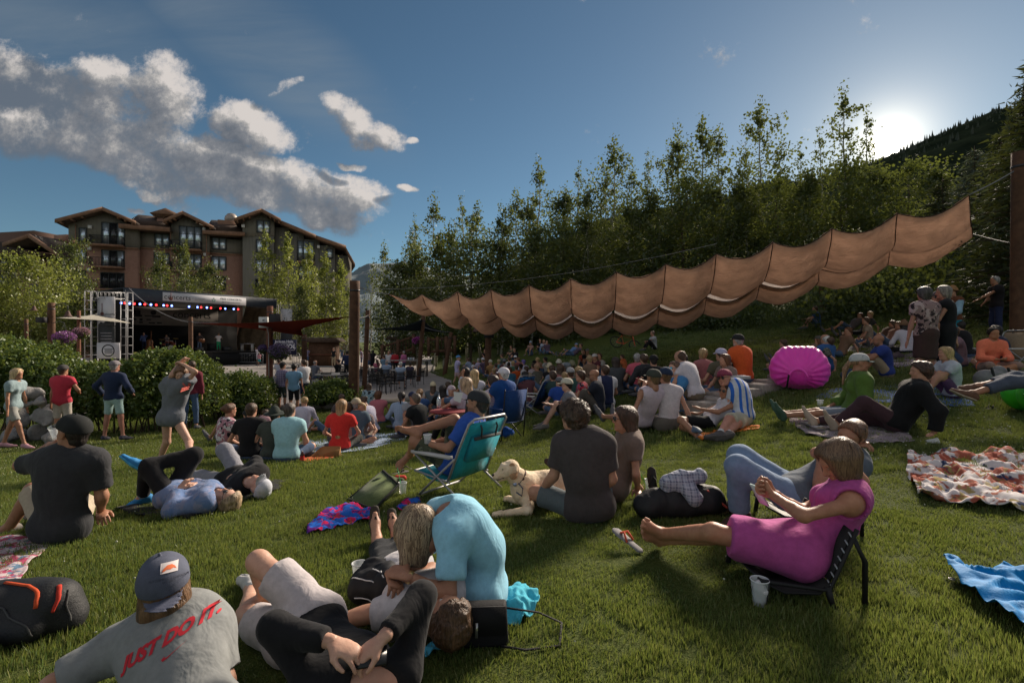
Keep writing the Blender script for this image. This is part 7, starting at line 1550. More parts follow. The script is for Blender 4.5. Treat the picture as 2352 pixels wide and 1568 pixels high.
 def gtr(o):MB().lathe((0,-.32,1.0),[(.001,-.04),(.20,-.04),(.21,.04),(.001,.04)],14,(0,1,0)).lathe((-.2,-.32,1.04),[(.001,-.04),(.15,-.04),(.16,.04),(.001,.04)],14,(0,1,0)).build('body',wood,o);MB().bar((-.3,-.34,1.06),(-.95,-.36,1.28),.05,.03).build('neck',BLK,o)
 t1=st(*cv('K2',1110,1100))[0];inst(t1+.1,1.95,'guitar','reddish electric guitar of the player in faded jeans','guitar',gtr)
 for x,dp,l in((715,2.0,'microphone stand left of the drummer'),(935,1.0,'microphone stand left of the guitarist'),(1215,.9,'microphone stand in front of the singer')):
  t1=st(*cv('K2',x,1100))[0]
  def mic(o):MB().tube([(0,0,0),(0,0,1.45),(.25,.1,1.6)],.014,5).build('stand_pole',FRM,o);MB().lathe((.25,.1,1.6),[(.001,.06),(.035,.03),(.03,-.02),(.015,-.12)],8).build('microphone',FRM,o);MB().lathe((0,0,0),[(.001,.04),(.15,.02),(.16,0)],12).build('base',FRM,o)
  inst(t1,dp,'microphone_stand',l,'microphone stand',mic)
build_crowd()
MET=mat('dark_metal',(.022,.020,.020),rough=.5);TOP=mat('table_top',(.30,.28,.26),rough=.5)
def chair_m(label,x,y,rz,group='dark metal chairs on the plaza'):
 o=empty('metal_chair',(x,y,PLZ),rz);tag(o,label,'chair',group);MB().box((0,0,.44),(.46,.44,.03)).build('seat',MET,o);b=MB()
 for i in range(6):b.box((0,-.22-.012*i,.52+i*.065),(.44,.02,.048))
 b.build('backrest',MET,o)
 for sx in(-1,1):
  for sy in(-1,1):MB().tube([(sx*.22,sy*.21,0),(sx*.21,sy*.20,.44)],.014,5).build('leg',MET,o)
  MB().tube([(sx*.22,-.22,.42),(sx*.22,-.30,.92)],.014,5).build('back_frame',MET,o);MB().tube([(sx*.24,.2,.44),(sx*.25,.18,.66),(sx*.25,-.22,.68)],.014,5).build('armrest',MET,o)
def table_r(label,x,y,r=.6,h=.74,rect=None):
 o=empty('plaza_table',(x,y,PLZ));tag(o,label,'table','plaza tables');t=MB()
 (t.box((0,0,h),(rect[0],rect[1],.05))if rect else t.lathe((0,0,h),[(.001,.02),(r,.02),(r+.01,0),(r,-.02),(.001,-.02)],22));t.build('table_top',TOP,o)
 if rect:
  for sx in(-.42,.42):
   for sy in(-.36,.36):MB().box((sx*rect[0],sy*rect[1],h/2),(.06,.06,h-.05)).build('leg',MET,o)
 else:MB().tube([(0,0,0),(0,0,h)],.04,8).build('column',MET,o);MB().lathe((0,0,0),[(.001,.05),(.3,.03),(.32,0)],14).build('foot',MET,o)
def PX(x,Y):return(cv('K3',x,0)[0]-CU)/F*Y
table_r('round table in the foreground of the plaza left of the thick log post',PX(690,24),24,.95);table_r('long dark table behind the round one',PX(620,31),31,rect=(2.6,.8));table_r('high table with drinks at the right of the plaza',PX(1590,33),33,h=1.05,rect=(2.6,.7));table_r('table between the two men in pale blue shirts',PX(1400,27.5),27.5,.6);table_r('table hidden behind the red shirt',PX(1130,29),29,.6);table_r('small round table behind the shrubs near the barrier',PX(230,34),34,.6)
for x,Y,rz,l in((1160,22.6,.2,'empty dark metal chair nearest the slim leaning post'),(1270,22.2,-.2,'empty dark metal chair beside the nearest empty one'),(1330,22.8,.6,'dark metal chair turned right in front of the white-haired man'),(1475,23.8,0,'dark metal chair under the white-haired man'),(1300,25.8,0,'dark metal chair under the older man in pale blue'),(435,25.4,3.6,'dark metal chair under the balding man'),(560,23.6,.4,'dark metal chair left of the round table'),(840,23.5,-.5,'dark metal chair right of the round table'),(1120,26.5,2.8,'dark metal chair facing us in the second row'),(1220,27,3,'dark metal chair facing us next to the second row one'),(1590,25.3,.4,'dark metal chair near the kerb under the person in purple'),(1690,27,1.0,'dark metal chair by the leaning post at the kerb'),(980,26,.3,'dark metal chair partly behind the thick log post'),(700,26.9,1.2,'dark metal chair under the man in black'),(1040,29,.2,'dark metal chair behind the slim leaning post')):
 chair_m(l,PX(x,Y),Y,rz)
for x,l,c in((1575,'white cup at the left of the high table',WHT),(1605,'pale bottle in the middle of the high table',(.4,.45,.5)),(1635,'white cup at the right of the high table',WHT)):tag(MB().lathe((0,0,0),[(.001,0),(.05,0),(.06,.16),(.001,.16)],10).build('cup',mat('cup%s'%l[:6],c),loc=(PX(x,33),33,PLZ+1.076)),l,'cup')
WOR=[]
def near(crop,jp,label,sc=1.0,depth=None,rep='x',fx=True,**o):
 J=trace(crop,jp,sc,depth,rep if REPORT else None)
 for q,pole in o.pop('ikarm',{}).items():
  J['el'+q],w2=ik(J['sh'+q],J['wr'+q],.29*sc,.26*sc,pole);J['ha'+q]=w2+(J['ha'+q]-J['wr'+q]);J['wr'+q]=w2
 if fx:J=fit(J,sc)
 o['sc']=sc;o['label']=label;o.setdefault('res',.0119 if J['pelvis'][1]<4.5 else .0129);r,P,A=make_person(J,o);return r,P,A
REPORT=0
def decal(s,m,parent,org,target,o,ux,uz,size,push,name='lettering',poly=None,bold=0,shear=0,n=10):
 """print lettering onto a garment: text laid in a plane, cut into strips and pressed along push onto the cloth"""
 import bmesh
 from mathutils.bvhtree import BVHTree
 if poly is None:
  cu=bpy.data.curves.new(name,'FONT');cu.body=s;cu.size=1;cu.align_x='CENTER';cu.align_y='CENTER';cu.offset=bold;cu.shear=shear;cu.resolution_u=3;t=bpy.data.objects.new(name,cu);COL.objects.link(t);bpy.context.view_layer.update()
  me=bpy.data.meshes.new_from_object(t.evaluated_get(bpy.context.evaluated_depsgraph_get()));bpy.data.objects.remove(t)
 else:me=mesh_np(name,[(x,y,0)for x,y in poly],[np.array([list(range(len(poly)))])])
 bm=bmesh.new();bm.from_mesh(me);xs=[v.co.x for v in bm.verts];ys=[v.co.y for v in bm.verts]
 for k in np.linspace(min(xs),max(xs),n*3):bmesh.ops.bisect_plane(bm,geom=bm.verts[:]+bm.edges[:]+bm.faces[:],plane_co=(k,0,0),plane_no=(1,0,0))
 for k in np.linspace(min(ys),max(ys),n):bmesh.ops.bisect_plane(bm,geom=bm.verts[:]+bm.edges[:]+bm.faces[:],plane_co=(0,k,0),plane_no=(0,1,0))
 tm=target.data;tv=np.zeros(len(tm.vertices)*3,np.float32);tm.vertices.foreach_get('co',tv);tv=tv.reshape(-1,3);tree_=BVHTree.FromPolygons([tuple(v)for v in tv],[tuple(p.vertices)for p in tm.polygons])
 push=Vector(nrm(push));o=Vector(np.asarray(o)-org)
 for v in bm.verts:
  p=o+Vector(nrm(ux))*v.co.x*size+Vector(nrm(uz))*v.co.y*size;h=tree_.ray_cast(p-push*1.0,push,3.0);v.co=(h[0]if h[0]is not None else p)-push*.0035
 bm.to_mesh(me);bm.free();me.materials.clear();me.materials.append(m);return obj_me(name,me,parent)
def kid(root,name):
 for c in KIDS[root.name]:
  if c.name.split('.')[0]==name:return c
def shoe_m(c):return mat('shoe%s'%(c,),c,rough=.7,noise=.2,nscale=20)
def build_near():
 S='short'
 J=dict(pelvis=(440,1650,0),neck=(390,1422,('d',.30)),head=(380,1350,('d',.26)),shL=(268,1492,('d',.22)),shR=(484,1452,('d',.28)),elL=(120,1572,('d',.10)),elR=(516,1560,('d',.22)),wrL=(20,1700,('d',-.05)),wrR=(524,1700,('d',.1)),haL=(-20,1740,('d',-.1)),haR=(520,1750,('d',.1)),hipL=(395,1670,('d',-.02)),hipR=(490,1660,('d',0)),knL=(380,2000,('d',-.3)),knR=(560,1950,('d',-.25)),anL=(300,2600,('d',-.5)),anR=(500,2400,('d',-.45)),toL=(280,2800,('d',-.5)),toR=(500,2600,('d',-.5)))
 gt=cloth((.215,.225,.225));r,P,A=near('D',J,'young man in a grey slogan T-shirt and backward grey cap, seen from behind',sc=1.0,depth=1.86,rep='nike',fx=False,face=(-.5,.85,.0),hup=(-.10,-.10,1),hair=('bob',(.12,.065,.032)),hlen=.125,side=.9,skin=SKIN,top=dict(m=gt,sleeve=.86,folds=.005,hem=.1,e=.026),bottom=dict(m=cloth((.1,.1,.12)),len=.9),hat=dict(k='cap',m=capm((.085,.095,.135)),bm=capm((.10,.11,.16)),dir=(.5,-.85,-.05),tilt=.22,panel=None),slouch=-.02,b=.98)
 org=np.array(r.location);sh=kid(r,'shirt');rm=mat('print_red',(.50,.02,.035),rough=.8)
 a=px(292,1531,1.88);b=px(464,1425,1.96);ux=nrm(b-a);uz=nrm(np.array((-.10,0,1.0)));c=(a+b)/2
 decal('JUST DO IT.',rm,r,org,sh,c+np.array((.0,0,.015)),ux,uz,.064,(-.3,1,-.35),bold=.05,shear=.15,n=8)
 c2=px(397,1497,1.92);decal('',rm,r,org,sh,c2,ux,uz,.06,(0,1,-.28),name='curved_tick_logo',poly=[(-.5,-.05),(-.36,-.22),(-.1,-.16),(.65,.26),(-.05,-.06),(-.28,-.09),(-.36,.05)],n=4)
 cp_=kid(r,'cap');pw=mat('patch_white',(.55,.5,.5));po=mat('patch_orange',(.62,.14,.05));ct=px(386.5,1306,2.0);X_=(.85,.5,.02);Z_=(0,0,1)
 decal('',pw,r,org,cp_,ct,X_,Z_,.058,(-.5,.85,-.25),name='cap_patch',poly=[(-.5,-.33),(.5,-.33),(.5,.33),(-.5,.33)],n=5)
 q=decal('',po,r,org,cp_,ct,X_,Z_,.058,(-.5,.85,-.25),name='fish_logo',poly=[(-.42,-.22),(-.3,-.02),(-.1,.16),(.15,.18),(.34,.04),(.44,-.16),(.28,-.06),(.1,-.14),(-.1,-.10),(-.25,-.2)],n=5);q.data.transform(Matrix.Translation((0,-.002,0)))
 q=decal('FLY FISHING COMPANY',mat('cap_thread',(.05,.055,.08)),r,org,cp_,px(386.5,1330,2.0),X_,Z_,.0125,(-.5,.85,-.25),n=3);q=decal('EST. 1983',mat('cap_thread',(.05,.055,.08)),r,org,cp_,px(386.5,1337,2.0),X_,Z_,.010,(-.5,.85,-.25),n=3)
 J=dict(pelvis=(700,1440,('g',.13)),neck=(826,1560,('d',-.38)),head=(852,1650,('d',-.48)),shL=(742,1580,('d',-.40)),shR=(922,1548,('d',-.34)),elL=(672,1505,('d',-.30)),elR=(918,1395,('d',-.22)),wrL=(778,1470,('d',-.43)),wrR=(876,1466,('d',-.41)),haL=(815,1488,('d',-.45)),haR=(846,1490,('d',-.43)),hipL=(668,1462,('d',-.02)),hipR=(738,1415,('d',.02)),knR=(592,1290,('d',.18)),knL=(575,1408,('d',.22)),anR=(612,1380,('g',.07)),anL=(585,1350,('g',.06)),toL=(530,1335,('g',.05)),toR=(570,1375,('g',.05)))
 r,P,A=near('D',J,'man lying on his back in stone shorts and a black top, holding a phone',sc=1.0,rep='lying',ikarm={'L':(-1,.3,-.9),'R':(.45,.9,.25)},face=(.1,.35,.93),hup=(.25,-.95,.2),hair=(S,BR),skin=PALE,curlL=28,curlR=38,palmL=(.1,.2,-1),palmR=(-.1,.1,-1),spread=1.3,arm=.92,top=dict(m=cloth((.013,.013,.015)),sleeve=1.88,folds=.008,hem=.04,e=.012,se=.004),bottom=dict(m=cloth((.46,.42,.43)),len=.72,e=.016,flare=.026,folds=.012),shoes=dict(m=shoe_m((.50,.49,.47)),sole=shoe_m((.42,.42,.42)),ankle=.03))
 ph=px(843,1510,P['wrL'][1]-.02);o=empty('phone',ph);tag(o,'black smartphone held by the man lying on his back','phone');M_=Matrix.Rotation(R(-62),3,'X')@Matrix.Rotation(R(-8),3,'Z');k=MB().box((0,0,0),(.145,.072,.009));ob=k.build('case',mat('phone_black',(.012,.012,.013),rough=.3),o);ob.rotation_euler=(R(28),R(-4),R(8));lk=MB().lathe((.05,.0,.0052),[(.001,.002),(.006,.002),(.007,0)],10).box((-.03,.0,.0055),(.016,.018,.002)).build('camera_lens',mat('lens_grey',(.12,.12,.13),rough=.2),o);lk.rotation_euler=ob.rotation_euler
 J=dict(pelvis=(1112,1352,('g',.12)),neck=(1044,1214,('d',-.04)),head=(982,1250,('d',-.08)),shL=(1056,1262,('d',-.19)),shR=(1024,1212,('d',.14)),elL=(1048,1390,('d',-.28)),elR=(975,1320,('d',.05)),wrL=(980,1360,('d',-.26)),wrR=(930,1342,('d',-.10)),haL=(945,1345,('d',-.20)),haR=(940,1358,('d',-.16)),hipL=(1102,1366,('d',-.1)),hipR=(1120,1340,('d',.1)),knL=(985,1380,('d',-.05)),knR=(1010,1320,('d',.32)),anL=(1050,1370,('d',.05)),anR=(1060,1340,('d',.25)),toL=(1060,1360,('d',.15)),toR=(1080,1335,('d',.32)))
 r,P,A=near('D',J,'woman in a pale blue T-shirt with streaked blonde hair bending over a friend',sc=1.0,rep='blue',face=(-.45,-.05,-.9),hup=(-.85,0,.5),hair=('bob',(.30,.21,.13)),hdir=(-.20,-.1,-.95),hlen=.16,side=.9,skin=TAN,fem=.9,curlL=40,curlR=45,palmL=(0,.5,-.8),top=dict(m=cloth((.26,.53,.68)),sleeve=.72,folds=.011,hem=.10,e=.026),bottom=dict(m=cloth((.10,.12,.16)),len=.9),slouch=-.09,wrist=('L',mat('gold',(.75,.5,.2),rough=.3,metal=.9)))
 strands(r,P,A,(.42,.31,.19),(.12,.075,.045),2600,.30,seed=4)
 J=dict(pelvis=(922,1318,('g',.12)),neck=(985,1392,('d',-.44)),head=(1024,1418,('d',-.55)),shL=(935,1398,('d',-.42)),shR=(1020,1370,('d',-.36)),elL=(868,1412,('d',-.42)),elR=(985,1330,('d',-.2)),wrL=(930,1382,('d',-.35)),wrR=(965,1345,('d',-.32)),haL=(958,1365,('d',-.34)),haR=(975,1350,('d',-.34)),hipL=(900,1330,('d',-.0)),hipR=(942,1305,('d',.04)),knL=(888,1285,('d',.42)),knR=(920,1278,('d',.44)),anL=(876,1248,('g',.06)),anR=(908,1244,('g',.06)),toL=(874,1190,('g',.22)),toR=(898,1182,('g',.22)))
 r,P,A=near('D',J,'person in a white T-shirt and dark cropped trousers lying on a friend',sc=.98,rep='lap',face=(-.1,.35,.93),hup=(.6,-.75,.1),hair=('curly',(.085,.045,.024)),skin=SKIN,top=dict(m=cloth((.56,.53,.54)),sleeve=.5,folds=.010,hem=.1,e=.028),bottom=dict(m=cloth((.018,.02,.024)),len=1.55,flare=.02),shoes=dict(kind='flip',m=shoe_m((.045,.035,.026))))
 J=dict(pelvis=(140,1205,('g',.13)),neck=(160,1042,('d',.0)),head=(166,1004,('d',-.02)),shL=(95,1062,('d',.02)),shR=(222,1062,('d',-.02)),elL=(44,1070,('d',.08)),elR=(238,1130,('d',.02)),wrL=(112,1024,('d',.06)),wrR=(232,1198,('g',.05)),haL=(134,1012,('d',.03)),haR=(235,1208,('g',.03)),hipL=(112,1208,('d',.0)),hipR=(168,1206,('d',.0)),knL=(72,1118,('d',.30)),knR=(190,1150,('d',.36)),anL=(22,1195,('g',.08)),anR=(120,1175,('g',.08)),toL=(-5,1205,('g',.06)),toR=(60,1185,('g',.06)))
 r,P,A=near('D',J,'man in a charcoal T-shirt and black cap raising a drink to his mouth',sc=1.08,rep='drink',face=(-.93,.25,.12),hair=(S,BK),skin=TAN,b=1.08,top=dict(m=cloth((.035,.036,.04)),sleeve=.78,folds=.010,hem=.13,e=.026),bottom=dict(m=cloth((.42,.35,.26)),len=.92,flare=.02),shoes=dict(m=shoe_m((.2,.18,.16))),hat=dict(k='cap',m=capm((.016,.018,.018)),dir=(-.93,.3,.2)),curlL=50)
 cup('clear cup with a pale drink at the lips of the man in charcoal',px(130,1006,P['haL'][1]),.036,.10,tilt=(-.5,.3,.8))
 J=dict(pelvis=(392,1136,('g',.13)),neck=(486,1140,('d',-.12)),head=(517,1146,('d',-.15)),shL=(470,1152,('d',-.28)),shR=(482,1120,('d',.08)),elL=(425,1165,('d',-.33)),elR=(455,1122,('d',.15)),wrL=(437,1118,('d',-.14)),wrR=(462,1108,('d',-.02)),haL=(448,1104,('d',-.10)),haR=(450,1106,('d',-.06)),hipL=(390,1145,('d',-.10)),hipR=(395,1128,('d',.10)),knL=(350,1086,('d',-.05)),anL=(338,1146,('g',.08)),toL=(322,1152,('g',.06)),knR=(438,1058,('d',.2)),anR=(356,1076,('d',.02)),toR=(328,1056,('d',-.02)))
 r,P,A=near('D',J,'person with fair curls and a faded denim jacket lying on the black blanket',sc=1.0,rep='denim',face=(.1,-.15,1),hup=(1,-.1,-.1),hair=('curly',(.36,.26,.16)),skin=PALE,glasses='dark',top=dict(m=cloth((.16,.22,.38),'floral',(.22,.24,.36),col3=(.12,.19,.36)),sleeve=1.9,coat=1,folds=.014,hem=.08,e=.034),bottom=dict(m=cloth(BLKC),len=1.9),shoes=dict(m=shoe_m((.03,.22,.50)),sole=shoe_m((.06,.35,.6)),sock=1,sockh=.09)|dict(sock=cloth((.2,.3,.42))),curlL=20,curlR=20)
 J=dict(pelvis=(533,1098,('g',.13)),neck=(578,1108,('d',-.45)),head=(604,1118,('d',-.56)),shL=(556,1124,('d',-.48)),shR=(598,1092,('d',-.34)),elL=(545,1130,('d',-.36)),elR=(590,1075,('d',-.2)),wrL=(556,1104,('d',-.36)),wrR=(566,1096,('d',-.32)),haL=(572,1098,('d',-.36)),haR=(556,1094,('d',-.3)),hipL=(515,1104,('d',-.02)),hipR=(550,1092,('d',.02)),knL=(478,1098,('d',.10)),knR=(516,1036,('d',.16)),anL=(445,1096,('g',.08)),anR=(560,1078,('g',.08)),toL=(432,1082,('g',.2)),toR=(556,1068,('g',.08)))
 r,P,A=near('D',J,'person lying in grey trousers and a black jacket, white cap over the eyes',sc=1.0,rep='whitecap',face=(.25,-.35,.9),hup=(.85,-.45,.1),hair=(S,GR),skin=PALE,top=dict(m=cloth(BLKC),sleeve=1.85,folds=.012,coat=1,e=.03),bottom=dict(m=cloth((.24,.24,.27)),len=1.9,flare=.02),shoes=dict(m=shoe_m(BLKC)),hat=dict(k='cap',m=capm((.5,.52,.58)),dir=(-.3,-.2,.9)))
 J=dict(pelvis=(392,957,0),neck=(404,872,('d',.0)),head=(418,850,('d',-.06)),shR=(385,884,('d',.06)),shL=(426,880,('d',-.06)),elR=(396,852,('d',-.12)),elL=(452,846,('d',-.14)),wrR=(410,830,('d',-.05)),wrL=(424,829,('d',-.08)),haR=(420,822,('d',-.03)),haL=(412,823,('d',-.05)),hipR=(383,960,('d',.04)),hipL=(404,960,('d',-.04)),knL=(436,1016,('d',-.10)),anL=(440,1078,('g',.09)),toL=(456,1088,('g',.05)),knR=(383,1014,('d',.1)),anR=(364,1062,('d',.25)),toR=(372,1078,('d',.25)))
 J2=dict(J);r,P,A=near('D',J2,'girl walking in a baggy grey T-shirt with both hands on her head',sc=.93,depth=7.5,rep='girl',face=(.35,-.85,-.45),hair=('bob',(.17,.09,.05)),hlen=.08,skin=PALE,fem=.5,top=dict(m=cloth((.14,.15,.17)),sleeve=.55,folds=.014,hem=.14,e=.05),bottom=dict(m=cloth((.16,.17,.17)),len=.25,e=.02),shoes=None,res=.0129)
 decal('V',mat('print_coral',(.55,.12,.10)),r,np.array(r.location),kid(r,'shirt'),px(414,892,P['neck'][1]-.3),(1,-.3,0),(0,0,1),.16,(0,1,0),n=5,bold=.03)
 J=dict(pelvis=(1032,1058,0),neck=(1076,982,('d',.04)),head=(1086,946,('d',.04)),shL=(1060,998,('d',-.14)),shR=(1084,985,('d',.20)),elL=(1022,1044,('d',-.22)),elR=(1040,1020,('d',.26)),wrL=(984,1034,('d',-.14)),wrR=(1000,1030,('d',.22)),haL=(968,1026,('d',-.10)),haR=(985,1030,('d',.15)),hipL=(1030,1064,('d',-.10)),hipR=(1036,1052,('d',.10)),knR=(1036,984,('d',.02)),anR=(958,1006,('d',-.06)),toR=(922,990,('d',-.04)),knL=(962,1018,('d',-.08)),anL=(938,1082,('g',.08)),toL=(930,1090,('g',.05)))
 J['knR']=(1042,982,('d',.08));r,P,A=near('D',J,'man in a blue T-shirt lounging barefoot in the teal beach chair',sc=1.06,depth=5.25,rep='teal',face=(-.92,.35,.05),hair=(S,(.035,.022,.016)),beard=.6,bcol=(.05,.03,.02),skin=TAN,top=dict(m=cloth((.03,.09,.38)),sleeve=.72,folds=.009,hem=.10,e=.024),bottom=dict(m=cloth((.07,.08,.05),'camo',(.15,.16,.11),col3=(.03,.04,.03)),len=.88,flare=.02),hat=dict(k='cap',m=capm((.03,.033,.038)),dir=(-.9,.4,.0)),shoes=None,curlL=45,wrist=('L',mat('watch',(.03,.03,.035))))
 cup('clear cup held in front of the knee by the man in the teal chair',px(982,1018,P['wrL'][1]-.02),.042,.09)
 beach_chair('teal folding beach chair with white armrests, a man lounging in it',(P['pelvis']+(0.04,.02,-.02)),54,(.02,.30,.38),.28)
 J=dict(pelvis=(1352,1160,('g',.13)),neck=(1338,1000,('d',.02)),head=(1318,960,('d',.03)),shL=(1292,1018,('d',.06)),shR=(1388,1020,('d',-.05)),elL=(1272,1092,('d',.08)),elR=(1405,1100,('d',-.05)),wrL=(1238,1132,('d',.22)),wrR=(1360,1140,('d',.2)),haL=(1222,1135,('d',.30)),haR=(1330,1140,('d',.3)),hipL=(1328,1165,('d',.02)),hipR=(1380,1160,('d',-.02)),knL=(1246,1136,('d',.20)),knR=(1380,1120,('d',.4)),anL=(1320,1150,('d',.42)),anR=(1290,1150,('d',.45)),toL=(1360,1145,('d',.45)),toR=(1250,1150,('d',.42)))
 r,P,A=near('D',J,'man with tousled brown hair and a charcoal T-shirt beside the dog',sc=1.04,rep='grey',face=(-.55,.85,.05),hair=('curly',(.065,.038,.024)),skin=SKIN,b=1.08,glasses='dark',top=dict(m=cloth((.062,.052,.052)),sleeve=.74,folds=.009,hem=.10,e=.028),bottom=dict(m=cloth((.10,.12,.13)),len=.85,flare=.03),shoes=None)
 strands(r,P,A,(.10,.058,.034),(.035,.02,.013),2200,.055,seed=7,curl=1)
 J=dict(pelvis=(1418,1118,('g',.13)),neck=(1448,1000,('d',-.04)),head=(1436,968,('d',-.05)),shL=(1455,1020,('d',-.18)),shR=(1432,1008,('d',.16)),elL=(1460,1080,('d',-.22)),elR=(1445,1060,('d',.30)),wrL=(1466,1132,('g',.05)),wrR=(1460,1105,('d',.35)),haL=(1470,1144,('g',.03)),haR=(1468,1115,('d',.35)),hipL=(1415,1124,('d',-.09)),hipR=(1420,1112,('d',.09)),knL=(1350,1085,('d',.2)),knR=(1352,1075,('d',.35)),anL=(1272,1088,('g',.07)),anR=(1278,1072,('g',.07)),toL=(1240,1062,('g',.2)),toR=(1254,1050,('g',.2)))
 r,P,A=near('D',J,'woman in sunglasses and a taupe T-shirt leaning back on one arm',sc=.97,rep='brown',face=(-.95,.05,.02),hair=('bob',(.065,.035,.022)),hlen=.15,side=1.0,skin=SKIN,fem=.9,glasses='dark',top=dict(m=cloth((.17,.125,.105)),sleeve=.55,folds=.008,hem=.1,e=.02),bottom=dict(m=cloth((.02,.022,.03)),len=.5),shoes=dict(kind='flip',m=shoe_m((.05,.03,.025))))
 J=dict(pelvis=(1845,1262,0),neck=(1942,1130,('d',-.0)),head=(1922,1080,('d',-.02)),shL=(1944,1172,('d',-.17)),shR=(1930,1140,('d',.16)),elL=(1836,1200,('d',-.24)),elR=(1830,1185,('d',.10)),wrL=(1784,1164,('d',-.08)),wrR=(1790,1160,('d',.06)),haL=(1760,1150,('d',-.02)),haR=(1764,1150,('d',.06)),hipL=(1842,1275,('d',-.10)),hipR=(1850,1245,('d',.10)),knL=(1632,1222,('d',.02)),knR=(1655,1226,('d',.16)),anL=(1490,1226,('g',.11)),anR=(1500,1238,('g',.06)),toL=(1456,1195,('g',.26)),toR=(1462,1214,('g',.2)))
 r,P,A=near('D',J,'barefoot woman in a magenta dress reading her phone in a low black chair',sc=1.02,depth=3.0,rep='purple',face=(-.86,.05,-.48),eyes='closed',hair=('bob',(.12,.065,.035)),hlen=.125,side=.8,hdir=(.12,0,-1),skin=(.42,.20,.12),fem=1,b=1.0,curlL=48,curlR=50,palmL=(-.1,.8,.3),palmR=(-.1,-.8,.3),top=dict(m=cloth((.42,.075,.27)),sleeve=0,leg=.80,le=.030,folds=.010,e=.018,tank=1,backless=1),bottom=None,shoes=None)
 strands(r,P,A,(.21,.12,.065),(.085,.045,.025),2400,.23,seed=9)
 stp=MB();U_,Rt_,Fw_=A['U'],A['Rt'],A['Fw'];nk=P['neck'];org=np.array(r.location)
 for q in(-1,1):
  sp=P['shL']if q<0 else P['shR'];b0=sp*.45+nk*.55
  stp.tube([b0+Fw_*.12-U_*.12-org,b0+Fw_*.07-U_*.02-org,b0+U_*.045-org,b0-Fw_*.085-U_*.02-org,b0-Fw_*.135-U_*.16-org,P['pelvis']+U_*.18-Fw_*.14+Rt_*q*.06-org],.0085,6)
 stp.build('shoulder_strap',cloth((.42,.075,.27)),r,smooth=True)
 o=empty('phone',px(1744,1136,P['haL'][1]+.02));tag(o,'slim white phone in the hands of the woman in magenta','phone');ob=MB().box((0,0,0),(.010,.072,.14)).build('case',mat('phone_white',(.5,.6,.58),rough=.3),o);ob.rotation_euler=(0,R(-32),R(14))
 low_chair('low black folding chair with laced fabric under the woman in magenta',P['pelvis']+(-.15,0,0))
 J=dict(pelvis=(1815,1130,0),neck=(1957,1048,('d',.04)),head=(1953,1003,('d',.0)),shL=(1968,1070,('d',-.14)),shR=(1938,1050,('d',.2)),elL=(1868,1122,('d',-.20)),elR=(1822,1032,('d',-.04)),wrL=(1872,1055,('d',-.10)),wrR=(1892,1018,('d',-.10)),haL=(1885,1030,('d',-.10)),haR=(1925,1012,('d',-.14)),hipL=(1812,1140,('d',-.10)),hipR=(1818,1120,('d',.10)),knL=(1700,1076,('d',-.02)),knR=(1700,1048,('d',.24)),anL=(1706,1176,('g',.09)),anR=(1690,1150,('g',.09)),toL=(1672,1190,('g',.06)),toR=(1660,1160,('g',.06)))
 r,P,A=near('D',J,'man in faded jeans with sunglasses on his head, chin on his wrist',sc=1.05,depth=3.9,rep='jeans',face=(-.85,-.55,-.12),hair=(S,(.16,.08,.045)),skin=TAN,eyes='closed',glasses='dark',glup=1,curlL=30,curlR=40,top=dict(m=cloth((.10,.12,.15)),sleeve=.6,folds=.009,hem=.06,e=.022),bottom=dict(m=cloth((.17,.24,.36)),len=1.93,folds=.010,e=.016,flare=.018),shoes=dict(m=shoe_m((.06,.03,.025))),wrist=('R',mat('red_band',(.5,.06,.03))))
 low_chair('second low black chair, the man in jeans leaning back in it',P['pelvis']+(.05,.02,-.02),arms=0)
 C=cp
 C('A',380,1090,'stand',3,(.42,.035,.06),(S,BR),'man in a crimson T-shirt and khaki shorts standing by the rocks, back turned',hat=('cap',(.06,.055,.055)),bot=((.42,.38,.33),.92),b=1.05,sc=.97,Y=11.2,perch=1,skin=TAN,topk=dict(hem=.14),pk=dict(jit=0,hands={'R':(.24,.18,1.1),'L':(-.28,.05,.8)}),shoes=(.5,.5,.5))
 C('A',695,1065,'stand',-4,(.018,.028,.065),(S,GR),'man in a navy sweater and pale green shorts standing with legs apart, back turned',hat=('cap',(.20,.18,.19)),bot=((.30,.43,.42),.86),b=1.05,sc=1.0,long=1,perch=1,Y=11.2,skin=(.36,.17,.12),topk=dict(folds=.009),pk=dict(jit=0,stance=.19,hands={'L':(-.34,.12,.98),'R':(.30,.16,1.02)}),shoes=(.05,.05,.07))
 C('A',85,1112,'walk',-80,(.25,.33,.35),('bob',(.50,.36,.20)),'blonde woman in a pale blue-grey T-shirt walking right past the rocks',bot=((.33,.33,.31),.75),fem=1,hlen=.20,side=.9,sc=.95,perch=1,Y=10.4,skin=TAN,pk=dict(jit=0),shoes=(.55,.30,.35))
 C('A',1165,1060,'stand',20,(.14,.02,.035),(S,BR),'person in a maroon sweater half hidden behind the walking girl',long=1,bot=((.06,.10,.18),1.9),Y=12.4,perch=1,sc=.95)
 C('A',1372,1335,'cross',-40,(.4,.2,.25),('bun',(.13,.065,.035)),'auburn-haired woman with a patterned scarf behind the man in the black cap',pat='floral',Y=10.2)
 C('A',1435,1370,'recline',62,(.44,.48,.60),(S,BK),'man in a pale blue shirt and black cap reclining with bent knees',hat=('cap',(.02,.022,.024)),long=1,bot=((.42,.36,.26),.95),Y=8.9,topk=dict(folds=.012),pk=dict(jit=0))
 C('A',1600,1350,'cross',-20,(.1,.05,.06),(S,BR),'small dark-haired child beside the black T-shirt',Y=11.4,sc=.65)
